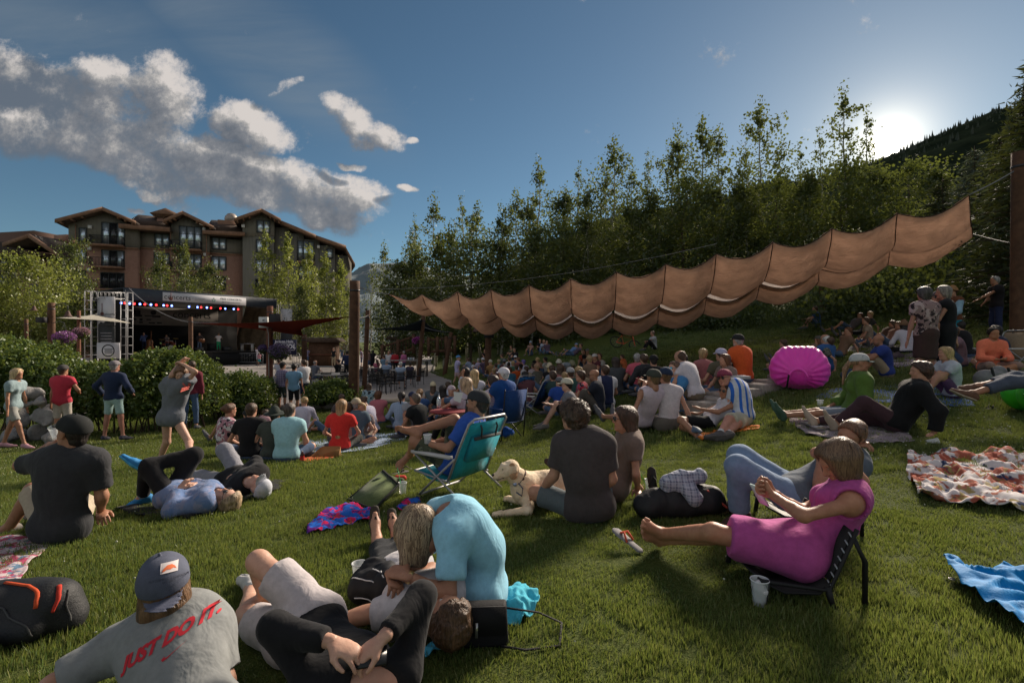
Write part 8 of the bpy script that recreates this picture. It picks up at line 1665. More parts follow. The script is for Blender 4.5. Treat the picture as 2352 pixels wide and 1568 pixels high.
 C('J',690,1020,'out',72,(.085,.15,.03),('pony',(.28,.16,.09)),'woman in a green wrap and teal mesh cap, legs stretched to the left',hat=('cap',(.45,.46,.46),dict(bm=capm((.02,.16,.19)),dir=(.85,-.5,0))),long=.8,fem=1,bot=((.20,.23,.28),.9),Y=6.9,glasses='dark',glup=1,topk=dict(e=.045,folds=.016),pk=dict(jit=0,lean=16,hyaw=-150+360,hands={'L':(-.28,.05,.06),'R':(.2,.2,.2)}),shoes=(.05,.10,.07),face=(.9,-.35,-.05),skin=TAN)
 C('J',1075,1200,'recline',68,(.010,.010,.011),('curly',(.055,.03,.022)),'dark-haired person in a shaggy black sweater, back turned, brown trousers',long=1,bot=((.055,.028,.035),1.9),Y=5.7,b=1.12,topk=dict(e=.04,folds=.016),pk=dict(jit=0,lean=22,hands={'R':(.36,-.22,.05)}),shoes=(.38,.30,.24))
 J=dict(pelvis=(1632,962,('g',.13)),neck=(1672,925,('d',.02)),head=(1658,908,('d',.0)),shL=(1676,938,('d',-.12)),shR=(1664,926,('d',.16)),elL=(1640,955,('d',-.2)),elR=(1640,940,('d',.2)),wrL=(1612,950,('d',-.1)),wrR=(1620,948,('d',.2)),haL=(1600,946,('d',-.05)),haR=(1608,946,('d',.2)),hipL=(1630,972,('d',-.1)),hipR=(1634,955,('d',.1)),knL=(1553,965,('d',-.2)),knR=(1556,986,('d',.1)),anL=(1582,994,('g',.07)),anR=(1590,1000,('g',.06)),toL=(1570,1012,('g',.05)),toR=(1604,1012,('g',.05)))
 near('D',J,'dark-haired woman in a white jersey and black shorts beside the maroon cap',sc=.98,rep='jersey',face=(-.85,-.5,.05),hair=('bob',(.045,.025,.018)),hlen=.14,skin=TAN,fem=.8,glasses='dark',top=dict(m=cloth((.54,.52,.56),'tee',(.54,.52,.56)),sleeve=.12,folds=.01,tank=1),bottom=dict(m=cloth(BLKC),len=.8),shoes=dict(m=shoe_m((.12,.17,.26)),sole=shoe_m((.5,.5,.5))),res=.0145)
 J=dict(pelvis=(1706,955,('g',.14)),neck=(1690,892,('d',.15)),head=(1666,876,('d',.13)),shL=(1694,905,('d',.0)),shR=(1706,898,('d',.3)),elL=(1672,938,('d',.05)),elR=(1720,930,('d',.35)),wrL=(1665,950,('d',.1)),wrR=(1715,955,('d',.3)),haL=(1655,955,('d',.1)),haR=(1712,962,('d',.28)),hipL=(1700,966,('d',-.1)),hipR=(1712,955,('d',.08)),knL=(1672,966,('d',-.38)),knR=(1690,975,('d',-.35)),anL=(1655,992,('d',-.6)),anR=(1668,998,('d',-.62)),toL=(1618,992,('d',-.62)),toR=(1640,1004,('d',-.66)))
 near('D',J,'man in a maroon cap and blue-and-white football jersey lying propped up',sc=1.02,rep='football',face=(-.8,-.6,.0),hair=(S,GR),skin=(.5,.24,.17),glasses='dark',b=1.1,top=dict(m=cloth((.50,.52,.58),'vstripes',(.03,.13,.50),.35),sleeve=.6,folds=.01,e=.03),bottom=dict(m=cloth((.45,.42,.33)),len=.85,flare=.03),hat=dict(k='cap',m=capm((.26,.05,.09)),dir=(-.8,-.55,-.1)),shoes=dict(m=shoe_m((.09,.08,.08)),sole=shoe_m((.10,.09,.09)),sock=cloth((.6,.6,.6))),res=.0145)
 J=dict(pelvis=(2420,872,0),neck=(2540,850,('d',.2)),head=(2580,830,('d',.2)),shL=(2530,870,('d',.05)),shR=(2540,850,('d',.35)),elL=(2480,900,('d',-.05)),elR=(2500,880,('d',.4)),wrL=(2420,880,('d',-.1)),wrR=(2440,870,('d',.3)),haL=(2400,880,('d',-.1)),haR=(2420,870,('d',.3)),hipL=(2415,880,('d',-.09)),hipR=(2425,865,('d',.09)),knL=(2318,880,('d',-.05)),knR=(2322,866,('d',.1)),anL=(2232,906,('d',.0)),anR=(2236,884,('d',.15)),toL=(2210,896,('d',.02)),toR=(2196,878,('d',.1)))
 near('D',J,'person in rolled jeans and brown sandals on the green lounger',sc=1.0,depth=6.3,rep='rolled',face=(-.9,0,.3),hair=(S,BR),top=dict(m=cloth((.3,.3,.32)),sleeve=.6),bottom=dict(m=cloth((.07,.085,.12)),len=1.62,e=.016),shoes=dict(m=shoe_m((.14,.07,.045)),sole=shoe_m((.42,.36,.28))),res=.012,skin=TAN)
 C('K4',1270,905,'chair',42,(.012,.06,.22),(S,WH),'man with white hair, white mesh cap and blue vest in a camp chair',hat=('cap',(.62,.6,.66)),skin=(.5,.26,.18),Y=9.3,b=1.06,pk=dict(jit=0,seat=.36,hands={'L':(-.12,.34,.26),'R':(.1,.36,.2)}),topk=dict(hood=1,e=.03))
 C('K4',1085,1020,'chair',60,(.56,.50,.56),('bob',(.035,.022,.018)),'dark-haired woman in a striped pink top beside the man in the blue vest',pat='stripes',c2=(.40,.34,.42),ps=.8,fem=1,hlen=.08,Y=9.7,sleeve=.2,pk=dict(jit=0,seat=.32))
 C('K4',645,1070,'chair',52,(.50,.44,.52),('long',(.40,.27,.17)),'woman with long streaked hair in the black camp chair with a red tray',fem=1,hlen=.22,Y=8.7,skin=SKIN,pk=dict(jit=0,seat=.30,reach=.16,hands={'L':(-.3,.42,.28)}),bot=(BLKC,1.9),shoes=(.2,.06,.04))
def cup(label,p,r,h,tilt=(0,0,1),straw=None,m=None):
 o=empty('plastic_cup',p);tag(o,label,'cup');cm=m or mat('clear_plastic',(.85,.88,.90),rough=.1,alpha=.34,spec=.8)
 MB().lathe((0,0,0),[(.001,0),(r*.72,0),(r*.74,.002),(r,h),(r*1.05,h+.002),(r*.97,h-.001),(r*.70,.006),(.001,.006)],20,tilt).build('cup_wall',cm,o,smooth=True);MB().lathe((0,0,0),[(r*1.04,h-.003),(r*1.09,h),(r*1.04,h+.004),(r*.98,h),(r*1.04,h-.003)],20,tilt).build('rim',mat('cup_rim',(.6,.62,.64),rough=.25),o,smooth=True)
 if straw:MB().tube([(0,0,.01),straw],.0035,6).build('straw',mat('green_straw',(.05,.42,.12),rough=.4),o)
 return o
def strands(r,P,A,c1,c2,n,L,seed=1,curl=0):
 """separate locks of hair laid over the head, each a thin tapering ribbon"""
 hair=kid(r,'hair');me=hair.data;co=np.zeros(len(me.vertices)*3,np.float32);me.vertices.foreach_get('co',co);co=co.reshape(-1,3);nn=np.zeros_like(co);me.vertices.foreach_get('normal',nn.ravel());nn=np.zeros(len(co)*3,np.float32);me.vertices.foreach_get('normal',nn);nn=nn.reshape(-1,3)
 from mathutils.bvhtree import BVHTree
 bt=BVHTree.FromPolygons([tuple(v)for v in co],[tuple(p.vertices)for p in me.polygons]);rs=np.random.RandomState(seed);idx=rs.randint(0,len(co),n);V=[];Q=[];org=np.array(r.location);hc=P['head']-org;k=0;Tt=[]
 for i in idx:
  p=Vector(co[i]);d=Vector((0,0,-1.0))+Vector(rs.randn(3)*(.9 if curl else .10));pts=[];sw=rs.rand()*6.28;cl=c1 if rs.rand()<.5 else c2;m_=6
  for j in range(m_):
   h=bt.find_nearest(p)
   if h[0]is None:break
   nr=h[1];q=h[0]+nr*(.0035+(.012*j/m_ if curl else .0015*rs.rand()));pts.append((q,nr));t=d-nr*d.dot(nr)
   if t.length<1e-4:t=Vector((.1,0,-1))
   t.normalize();p=q+t*(L/m_)*(.6+.5*rs.rand())
   if curl:d=d+Vector(rs.randn(3)*.5)
  if len(pts)<3:continue
  for j,(q,nr)in enumerate(pts):
   t=(pts[min(j+1,len(pts)-1)][0]-pts[max(j-1,0)][0]);s=t.cross(nr);s=s.normalized()*.0024*(1-j/len(pts)*.7)if s.length>1e-6 else Vector((0,0,0));V+=[tuple(q-s),tuple(q+s)]
  for j in range(len(pts)-1):a=k+2*j;Q.append((a,a+1,a+3,a+2))
  k+=2*len(pts);Tt.append(cl)
 hm=hairm(tuple((a+b)/2 for a,b in zip(c1,c2)));m2=('strand',c1,c2)
 if m2 not in MC:
  m=bpy.data.materials.new('hair_strand');m.use_nodes=True;T=NT(m.node_tree);g_=T.n('ShaderNodeNewGeometry');c=T.mix(T.mr(g_.outputs['Random Per Island'],.2,.8),c4(c2),c4(c1));b=m.node_tree.nodes['Principled BSDF'];m.node_tree.links.new(c,b.inputs['Base Color']);b.inputs['Roughness'].default_value=.45;MC[m2]=m
 obj_me('hair_strands',mesh_np('hair_strands',np.array(V),[np.array(Q)],False,[MC[m2]]),r)
def beach_chair(label,seat,yaw,c,sh,wht=True,label2=None):
 g0=float(gz(seat[0],seat[1]));o=empty('beach_chair',(seat[0],seat[1],g0),R(yaw));tag(o,label,'folding chair');fm=cloth(c);al=ALU;W=.29;zs=max(.14,seat[2]-g0-.11)
 G=[[(x,y,z)for x in(-W+.03,0,W-.03)]for y,z in((.24,zs+.05),(.1,zs-.01),(-.08,zs-.02),(-.2,zs+.02))];solidify(MB().grid(G).build('seat',fm,o,smooth=True),.012)
 bt=[(-.20,zs+.02),(-.27,zs+.18),(-.34,zs+.34),(-.42,zs+.50),(-.46,zs+.58)];G=[[(x,y-(.02 if x==0 else 0),z)for x in(-W+.03,0,W-.03)]for y,z in bt];solidify(MB().grid(G).build('backrest',fm,o,smooth=True),.014)
 MB().tube([(-W,-.19,zs),(-W,-.34,zs+.34),(-W,-.46,zs+.58),(-W*.8,-.48,zs+.62),(W*.8,-.48,zs+.62),(W,-.46,zs+.58),(W,-.34,zs+.34),(W,-.19,zs)],.013,7).build('back_frame',al,o,smooth=True)
 MB().tube([(-W,-.22,zs),(-W,.26,zs+.05),(W,.26,zs+.05),(W,-.22,zs)],.012,7).build('seat_frame',al,o,smooth=True)
 for s in(-1,1):
  MB().tube([(s*(W+.02),-.30,zs+.24),(s*(W+.02),.18,.02)],.012,7).build('leg',al,o,smooth=True);MB().tube([(s*(W+.02),.26,zs+.24),(s*(W+.02),-.42,.02)],.012,7).build('leg',al,o,smooth=True)
  MB().box((s*(W+.03),.0,zs+.25),(.055,.52,.028)).build('armrest',mat('white_plastic',(.5,.49,.48),rough=.5),o)
 MB().tube([(-W-.02,-.42,.02),(W+.02,-.42,.02)],.012,7).tube([(-W-.02,.18,.02),(W+.02,.18,.02)],.012,7).build('foot_bar',al,o,smooth=True)
 pk=MB().box((0,-.385,zs+.32),(.40,.05,.26),M=Matrix.Rotation(R(24),3,'X')).build('back_pocket',cloth(tuple(x*.8 for x in c)),o);MB().box((0,-.455,zs+.43),(.40,.02,.03)).build('pocket_hem',FRM,pk)
 for s in(-.12,.12):MB().tube([(s,-.45,zs+.59),(s,-.48,zs+.52),(s*.9,-.46,zs+.42)],.010,5).build('strap',FRM,o)
 return o
def low_chair(label,seat,arms=0):
 g0=float(gz(seat[0],seat[1]));o=empty('camp_chair',(seat[0],seat[1],g0),R(86));tag(o,label,'folding chair');bk=mat('chair_black',(.012,.012,.013),rough=.6);W=.27;zs=max(.09,seat[2]-g0-.13)
 G=[[(x,y,z-(.02 if x==0 else 0))for x in(-W,0,W)]for y,z in((.20,zs+.04),(.08,zs-.02),(-.1,zs-.02),(-.16,zs+.04))];solidify(MB().grid(G).build('seat',bk,o,smooth=True),.01)
 G=[[(x,y-(.03 if x==0 else 0),z)for x in(-W+.02,0,W-.02)]for y,z in((-.16,zs+.04),(-.20,zs+.12),(-.24,zs+.22),(-.28,zs+.31))];solidify(MB().grid(G).build('backrest',bk,o,smooth=True),.01)
 for s in(-1,1):
  MB().tube([(s*W,.20,zs+.04),(s*W,-.15,zs),(s*W,-.29,zs+.33)],.012,7).build('side_frame',bk,o,smooth=True);MB().tube([(s*W,.17,zs+.04),(s*W,.19,.0)],.017,7).build('leg',bk,o,smooth=True);MB().tube([(s*W,-.14,zs+.02),(s*W,-.17,-.01)],.017,7).build('leg',bk,o,smooth=True);MB().tube([(s*W,-.27,zs+.29),(s*W,-.33,zs+.16),(s*W,-.33,.0)],.014,7).build('leg',bk,o,smooth=True)
  ms=MB()
  for k in range(7):ms.tube([(s*W,-.155-.018*k,zs+.03+.043*k),(s*(W-.03),-.155-.018*k,zs+.045+.043*k)],.005,4)
  ms.build('lacing',mat('cord_grey',(.3,.32,.34)),o)
 return o
build_near()
def sheet(name,label,cat,outline,m,amp=.025,n=26,fs=5.0,seed=1,th=.006,lift=.012,crop='D',group=None,mound=None):
 """crumpled cloth lying on the grass, outline in photo pixels (quad of four corners plus wobble)"""
 P=[ground_at(*cv(crop,u,v))for u,v in outline];P=np.array(P);c=P.mean(0);G=np.zeros((n,n,3))
 m4=len(P)//4;E=[]
 cr=[0,m4,2*m4,3*m4,len(P)]
 def side(k):seg=P[cr[k]:cr[k+1]+1]if k<3 else np.vstack([P[cr[3]:],P[:1]]);d=np.concatenate([[0],np.cumsum(np.linalg.norm(np.diff(seg,axis=0),axis=1))]);t=np.linspace(0,d[-1],n);return np.stack([np.interp(t,d,seg[:,j])for j in range(3)],1)
 A,B,C_,D_=side(0),side(1),side(2)[::-1],side(3)[::-1];u=np.linspace(0,1,n)[:,None,None];v=np.linspace(0,1,n)[None,:,None]
 G=(1-v)*A[:,None]+v*C_[:,None]+(1-u)*D_[None,:]+u*B[None,:]-((1-u)*(1-v)*P[cr[0]]+u*(1-v)*P[cr[1]]+u*v*P[cr[2]]+(1-u)*v*P[cr[3]])
 q=G+.08*vnoise(G,3,seed)[...,None];f=1-np.abs(fbm(q,fs,3,seed));G[...,:2]+=.02*np.stack([vnoise(G,6,seed+1),vnoise(G,6,seed+2)],-1)
 z=gz(G[...,0],G[...,1]);G[...,2]=z+lift+amp*np.maximum(0,f-.35)*1.6
 if mound:G[...,2]+=mound*np.exp(-((u[...,0]-.5)**2+(v[...,0]-.5)**2)*9)*(1+.4*fbm(q,fs,2,seed+5))
 o=MB().grid(G-c).build(name,m,smooth=True,loc=c,label=label,cat=cat,group=group);solidify(o,th);return o
def lump(name,label,cat,prims,m,folds=.01,res=.012,fsc=9,seed=1,parts=(),floor=True,group=None):
 """soft object from capsules [(a, b, ra, rb, flat, fl)] in world metres; parts [(name, prims, material)]"""
 c=np.mean([p[0]for p in prims],axis=0);c[2]=float(gz(c[0],c[1]));r=empty(name,c);tag(r,label,cat,group)
 for nm,pr,mm in[('body' if parts else name.split('_')[-1]+'_cloth',prims,m)]+list(parts):
  pts=[p[0]for p in pr]+[p[1]for p in pr];R_=max(max(p[2],p[3])for p in pr)+.05;f=Field(*bounds(pts,R_),res if nm in('body',)or not parts else res*.75)
  for p in pr:f.cap(p[0],p[1],p[2],p[3],k=.03 if nm=='body' or not parts else .008,flat=p[4]if len(p)>4 else None,fl=p[5]if len(p)>5 else 1)
  if floor:f.floor(c[2]+.004)
  flesh(nm,[f.mesh()],mm,r,c,folds=folds if nm=='body' or not parts else 0,seed=seed,fsc=fsc)
 return r
def hug(r,pts,off,lift=.002):
 """points pressed onto the surface of the thing's own body"""
 from mathutils.bvhtree import BVHTree
 b=kid(r,'body')or KIDS[r.name][0];t=BVHTree.FromPolygons([tuple(v.co)for v in b.data.vertices],[tuple(p.vertices)for p in b.data.polygons]);pts=np.array([np.array(p)+off for p in pts]);n=14;u=np.linspace(0,len(pts)-1,n);out=[]
 for i in range(n):
  p=[np.interp(u[i],range(len(pts)),pts[:,j])for j in range(3)];h=t.find_nearest(Vector(p));out.append(np.array(h[0]+h[1]*lift)if h[0]is not None else p)
 return out
def G(u,v,h=0.0):return ground_at(u,v,h)
def printed(name,cols,sc=9,thr=((.50,.54),(.56,.60),(.60,.64),(.62,.66)),warp=.1):
 m=bpy.data.materials.new(name);m.use_nodes=True;nt=m.node_tree;T=NT(nt);b=nt.nodes['Principled BSDF'];tc=T.n('ShaderNodeTexCoord').outputs['Object']
 wp=T.n('ShaderNodeTexNoise',{'Vector':tc,'Scale':sc*.8,'Detail':3.0}).outputs['Color'];v2=T.vm('ADD',tc,T.vm('SCALE',wp,scale=warp));c=c4(cols[0])
 for k,cc in enumerate(cols[1:]):
  n=T.n('ShaderNodeTexNoise',{'Vector':T.vm('ADD',v2,(k*3.3,k*1.7,k*.9)),'Scale':sc*(1+.35*k),'Detail':2.5,'Roughness':.5}).outputs[0];c=T.mix(T.mr(n,*thr[k%len(thr)]),c,c4(cc))
 nt.links.new(c,b.inputs['Base Color']);b.inputs['Roughness'].default_value=.9;b.inputs['Specular IOR Level'].default_value=.1;return m
def build_items():
 sheet('blanket','white floral blanket with rust and navy flowers spread at the right','blanket',[(2088,1052),(2190,1046),(2380,1044),(2380,1110),(2380,1184),(2230,1170),(2110,1148),(2086,1096)],printed('floral_print',[(.60,.56,.56),(.33,.09,.06),(.03,.045,.10),(.32,.25,.10),(.42,.17,.12)],5.5,((.53,.57),(.63,.66),(.60,.64),(.58,.62))),.085,60,5.0,3)
 sheet('tarp','bright blue plastic tarp with a metal eyelet at the lower right corner','tarp',[(2168,1306),(2240,1322),(2305,1308),(2430,1335),(2440,1420),(2430,1520),(2300,1432),(2200,1362)],mat('blue_tarp',(.002,.20,.50),rough=.7,spec=.15,bump=.5,bscale=9,bdist=.02),.09,44,3.6,5,.003,.012)
 e=G(2186,1330,.03);tag(MB().lathe((0,0,0),[(.010,.0),(.017,.003),(.017,.006),(.010,.006),(.010,0)],14).build('eyelet',ALU,loc=e),'metal eyelet in the corner of the blue tarp','eyelet')
 sheet('blanket','pink and white patterned cloth at the left edge below the man drinking','blanket',[(-60,1238),(40,1238),(125,1240),(70,1300),(50,1336),(10,1400),(-60,1480),(-80,1340)],printed('pink_print',[(.46,.38,.40),(.35,.06,.12),(.12,.2,.3),(.5,.46,.42)],10),.02,34,6,7)
 sheet('blanket','pale blue towel under the people sitting back turned on the left','towel',[(610,1038),(700,1014),(860,996),(938,996),(930,1012),(820,1038),(700,1050),(640,1044)],cloth((.40,.50,.66)),.02,30,5,9)
 sheet('blanket','black blanket under the two people lying down','blanket',[(262,1170),(380,1140),(560,1100),(655,1108),(640,1130),(545,1160),(430,1196),(330,1192)],cloth((.012,.012,.014)),.03,34,5,11)
 sheet('blanket','tie-dyed red, blue and purple cloth under the green bag','blanket',[(708,1212),(745,1180),(800,1160),(862,1180),(862,1196),(800,1208),(740,1226),(706,1230)],printed('tie_dye',[(.02,.12,.50),(.60,.02,.10),(.12,.02,.20),(.02,.05,.30)],7,warp=.3),.035,34,9,13)
 sheet('blanket','corner of the tie-dyed cloth beyond the green bag','blanket',[(910,1170),(930,1152),(965,1150),(968,1158),(960,1164),(945,1170),(930,1178),(915,1178)],bpy.data.materials['tie_dye'],.03,16,9,14)
 sheet('blanket','blue woven rug under the girl hugging her knees','rug',[(1872,914),(1910,896),(2080,884),(2180,880),(2230,920),(2240,936),(2120,934),(2000,924)],cloth((.07,.13,.32)),.012,26,4,15)
 sheet('blanket','grey-lilac blanket under the woman in the green wrap','blanket',[(1806,950),(1850,944),(1990,950),(2080,990),(2100,1018),(1980,1024),(1850,1000),(1812,968)],cloth((.27,.22,.24)),.03,28,5,17)
 sheet('towel','crumpled turquoise towel behind the woman in pale blue','towel',[(1130,1430),(1150,1380),(1190,1358),(1236,1380),(1238,1398),(1215,1420),(1190,1440),(1160,1438)],cloth((.07,.42,.55)),.05,34,9,19,mound=.05)
 sheet('towel','flat blue strap-like towel end in front of the black handbag','towel',[(932,1516),(985,1490),(1040,1468),(1044,1480),(1036,1494),(1000,1506),(965,1524),(936,1536)],cloth((.07,.40,.60)),.02,20,9,21)
 sheet('jacket','crumpled bright orange cloth left of the aqua polo','jacket',[(580,1030),(610,1024),(640,1026),(648,1034),(645,1040),(620,1044),(598,1042),(584,1038)],mat('orange_cloth',(.75,.08,.03)),.03,18,12,23,mound=.05)
 sheet('jacket','orange jersey peeping out under the lying man and woman','jacket',[(1600,1008),(1620,996),(1690,985),(1745,982),(1742,990),(1700,996),(1650,1008),(1615,1014)],mat('orange_jersey',(.62,.16,.02)),.03,20,9,25)
 sheet('towel','grey cloth crumpled by the red and brown shoes','towel',[(950,975),(975,968),(1000,968),(1010,975),(1005,984),(985,990),(965,988),(952,984)],cloth((.25,.30,.31)),.04,18,9,27,mound=.05)
 sheet('blanket','pink and purple rug edge under the man in the black T-shirt','rug',[(930,972),(980,964),(1040,962),(1060,968),(1060,974),(1010,976),(960,980),(935,978)],cloth((.42,.08,.14),'floral',(.3,.2,.3)),.01,16,5,29)
 sheet('blanket','dark striped picnic blankets below the standing women','blanket',[(2020,800),(2090,790),(2240,800),(2290,812),(2290,830),(2180,838),(2060,846),(2010,820)],cloth((.14,.12,.17),'stripes',(.25,.2,.28),.4),.03,26,4,31)
 sheet('towel','white and grey striped towel beside the women lying on the bank','towel',[(1940,800),(1975,790),(2030,782),(2040,790),(2030,798),(2000,806),(1970,812),(1945,808)],cloth((.36,.36,.44)),.01,16,4,33)
 p=G(60,1425,.0);a=np.array;Bk=mat('pack_black',(.018,.019,.021),rough=.6,bump=.4,bscale=90)
 c=px(62,1385,2.55);c=a((c[0],2.62,float(gz(c[0],2.62))+.15))
 r=lump('backpack','black backpack with orange piping lying on its side at the left edge','backpack',[(c+(-.30,.0,-.02),c+(.04,.02,-.01),.12,.125),(c+(-.30,.02,-.06),c+(.10,.04,-.07),.11,.09),(c+(.04,.0,-.04),c+(.14,.02,-.09),.085,.05),(c+(-.12,-.10,-.07),c+(.04,-.09,-.07),.08,.06),(c+(-.3,-.08,.0),c+(-.16,-.06,.02),.08,.07)],Bk,.010,.011,7,3,())
 w=MB();org=a(r.location)
 w.tube(hug(r,[(-.17,-.02,.172),(-.02,-.06,.168),(.05,-.10,.14),(.09,-.16,.05)],c-org),.010,6,flat=.6);w.build('orange_piping',mat('piping_orange',(.50,.07,.02)),r,smooth=True);w=MB();w.tube(hug(r,[(.13,-.02,.14),(.18,-.08,.08),(.19,-.14,.0)],c-org),.011,6,flat=.6);w.build('red_pull_tab',mat('tab_red',(.42,.03,.015)),r,smooth=True);w=MB();w.tube(hug(r,[(-.28,-.1,.1),(-.1,-.15,.07),(.08,-.17,-.02),(.12,-.17,-.1)],c-org),.005,5);w.tube(hug(r,[(.2,.0,.12),(.25,-.06,.05),(.27,-.1,-.06)],c-org),.005,5);w.build('grey_piping',mat('grey_strap',(.06,.06,.06)),r,smooth=True)
 c=G(10,1500,.06);lump('water_bottle','blue bottle or bag cut by the lower left corner','bag',[(c+(-.30,0,.0),c+(-.12,.0,-.02),.06,.05),(c+(-.26,-.05,-.03),c+(-.13,-.03,-.04),.045,.04)],mat('blue_bag',(.01,.08,.19),rough=.6),.012);
 c=G(868,1385,0);c=a((c[0],c[1],c[2]+.10))
 r=lump('bag','crumpled black sports shirt and bag with white piping beside the stone shorts','bag',[(c+(-.08,0,0),c+(.06,-.03,.02),.10,.10),(c+(-.04,.08,.03),c+(.05,.03,.04),.08,.08)],mat('bag_black',(.012,.012,.014),rough=.7),.026,.009,11,5);org=a(r.location);w=MB()
 for pts in([(-.13,-.03,.05),(-.06,-.09,.08),(.02,-.10,.06)],[(-.02,-.04,.12),(.05,-.07,.09),(.10,-.10,.02)],[(-.10,-.08,-.02),(-.02,-.115,-.02),(.05,-.11,-.04)]):w.tube(hug(r,pts,c-org),.0035,5)
 w.build('white_piping',mat('piping_white',(.6,.6,.62)),r)
 c=G(1096,1482,0);c=a((c[0],c[1],c[2]+.10));o=empty('handbag',c);o.scale=(1.15,1.1,1.15);tag(o,'black leather handbag with a long strap in front of the woman in pale blue','handbag');lm=mat('black_leather',(.010,.010,.012),rough=.75,spec=.2,bump=.3,bscale=120)
 b=MB().prism([(-.125,-.085),(.13,-.075),(.12,.095),(-.105,.085)],-.035,.035);q=b.build('body',lm,o);md=q.modifiers.new('b','BEVEL');md.width=.012;md.segments=2;MB().prism([(-.10,-.03),(.12,-.02),(.118,.096),(-.104,.088)],-.042,-.034).build('flap',lm,o);MB().tube([(.12,0,.07),(.26,.10,.0),(.36,.12,-.055),(.34,-.02,-.075),(.2,-.06,-.07),(.10,-.05,-.06)],.0075,6,flat=.5).build('strap',lm,o,smooth=True)
 MB().box((.0,-.045,.0),(.012,.004,.06)).build('clasp',mat('steel_clasp',(.4,.4,.4),metal=.8,rough=.3),o)
 cup('clear plastic cup with a crumpled napkin in front of the low black chair',G(1745,1388),.046,.135);c=G(1745,1384,.05);lump('napkin','crumpled white napkin inside the clear cup on the open grass','napkin',[(G(1745,1388)+(0,0,.03),G(1745,1388)+(.005,0,.085),.028,.034)],mat('paper',(.65,.64,.66)),.012,.006,20,4)
 cup('clear plastic cup standing left of the crumpled black bag',G(826,1340),.045,.125);cup('clear plastic cup leaning behind the first one by the black bag',G(862,1330),.042,.11,(.35,.1,.9));cup('small clear cup above the crumpled black bag',G(880,1328),.038,.09,(-.2,.2,.9))
 cup('iced drink with a green straw beside the green folding bag',G(925,1134),.042,.12,straw=(-.06,.02,.27));cup('iced drink with a green straw behind the woman in taupe',G(1492,1132),.045,.13,straw=(-.14,.04,.30));cup('clear cup standing on the grass left of the green wrap',G(1884,935),.045,.11);cup('clear cup lying on its side right of the shaggy black sweater',G(2128,1016),.042,.11,(.9,-.2,.15));cup('small clear cup beside the dog collar',G(1285,1125),.045,.10)
 P4=[G(800,1150),G(880,1112),G(915,1150),G(858,1178)];cm=np.mean(P4,0);o=empty('stadium_chair',cm);tag(o,'olive green folding stadium seat lying with black trim','folding seat');Z1=.07;q=[p-cm for p in P4]
 V=[q[0]+(0,0,.02),q[1]+(0,0,.16),q[2]+(0,0,.16),q[3]+(0,0,.03)];V2=[v-a((0,0,.02))*(1 if v[2]<.1 else 2.5)for v in V];k=MB().add(V+V2,[(0,1,2,3),(7,6,5,4),(0,4,5,1),(1,5,6,2),(2,6,7,3),(3,7,4,0)]).build('panel',cloth((.085,.115,.045)),o);MB().tube([V[0],V[3]],.013,6).tube([V[3],V[2]],.010,6).tube([V[0],V[1]],.008,6).tube([V[1],V[2]],.012,6).build('black_trim',mat('trim_black',(.015,.015,.015)),o)
 c=G(890,1112,.06);lump('bag','crumpled olive bag and dark cloth behind the folding seat','bag',[(c+(-.12,0,0),c+(.02,0,.02),.06,.08),(c+(.0,.06,0),c+(.12,.05,.0),.06,.05)],cloth((.06,.08,.035)),.02,.010,12,6);c=G(912,1098,.04);lump('bag','small red bag behind the iced drink with the green straw','bag',[(c,c+(.07,.02,0),.04,.035)],mat('red_bag',(.5,.03,.02)),.008,.008)
 def sandal(label,u,v,rz,up=0.0,c1=(.12,.11,.10),c2=(.05,.03,.025),L=.26,tilt=0,cat='sandal'):
  p=G(u,v,.012);o=empty('flip_flop',p,rz);tag(o,label,cat);pts=[(0,0,0),(L*.35,.004,0),(L*.72,0,0),(L,0,0)];s=MB().tube([(0,0,0),(L*.08,0,0),(L*.35,0,0),(L*.7,0,0),(L*.92,0,0),(L,0,0)],[.012,.032,.030,.045,.038,.012],12,flat=.28).build('sole',mat('sole%s'%(c1,),c1),o,smooth=True);t=MB().tube([(L*.75,0,.012),(L*.62,-.02,.045),(L*.42,-.036,.008)],.008,6).tube([(L*.75,0,.012),(L*.62,.02,.045),(L*.42,.036,.008)],.008,6).build('strap',mat('strap%s'%(c2,),c2),o,smooth=True)
  if tilt:
   for x in(s,t):x.rotation_euler=(0,R(tilt),0)
   o.location.z+=.0
 sandal('grey flip-flop with coral straps at the bare feet of the woman in magenta',1475,1268,2.3,c1=(.20,.19,.20),c2=(.62,.10,.05),tilt=-22);sandal('brown flip-flop on the grass left of the bare foot, nearer one',905,1080,.3);sandal('brown flip-flop on the grass beyond the nearer one',900,1090,.9,c1=(.10,.09,.08));sandal('dark oval shoe lying in front of the teal chair',975,1098,-.2,c1=(.08,.08,.08),L=.2)
 sandal('dark flip-flop standing upright against the black rucksack',1500,1150,1.57,c1=(.03,.025,.025),c2=(.02,.02,.02),L=.30,tilt=-78);sandal('pale straw sandal lying left of the woman in taupe',1385,990,.2,c1=(.42,.30,.20),c2=(.14,.12,.3),L=.26);sandal('black flip-flops on the grass at the far right under the blue rug',2260,940,.4,c1=(.015,.015,.015),c2=(.02,.02,.02),L=.3);sandal('brown sandals beside the pink lounger',1860,898,.2,c1=(.05,.03,.025),L=.35);sandal('second brown sandal beside the pink lounger',1885,894,.3,c1=(.05,.03,.025),L=.3)
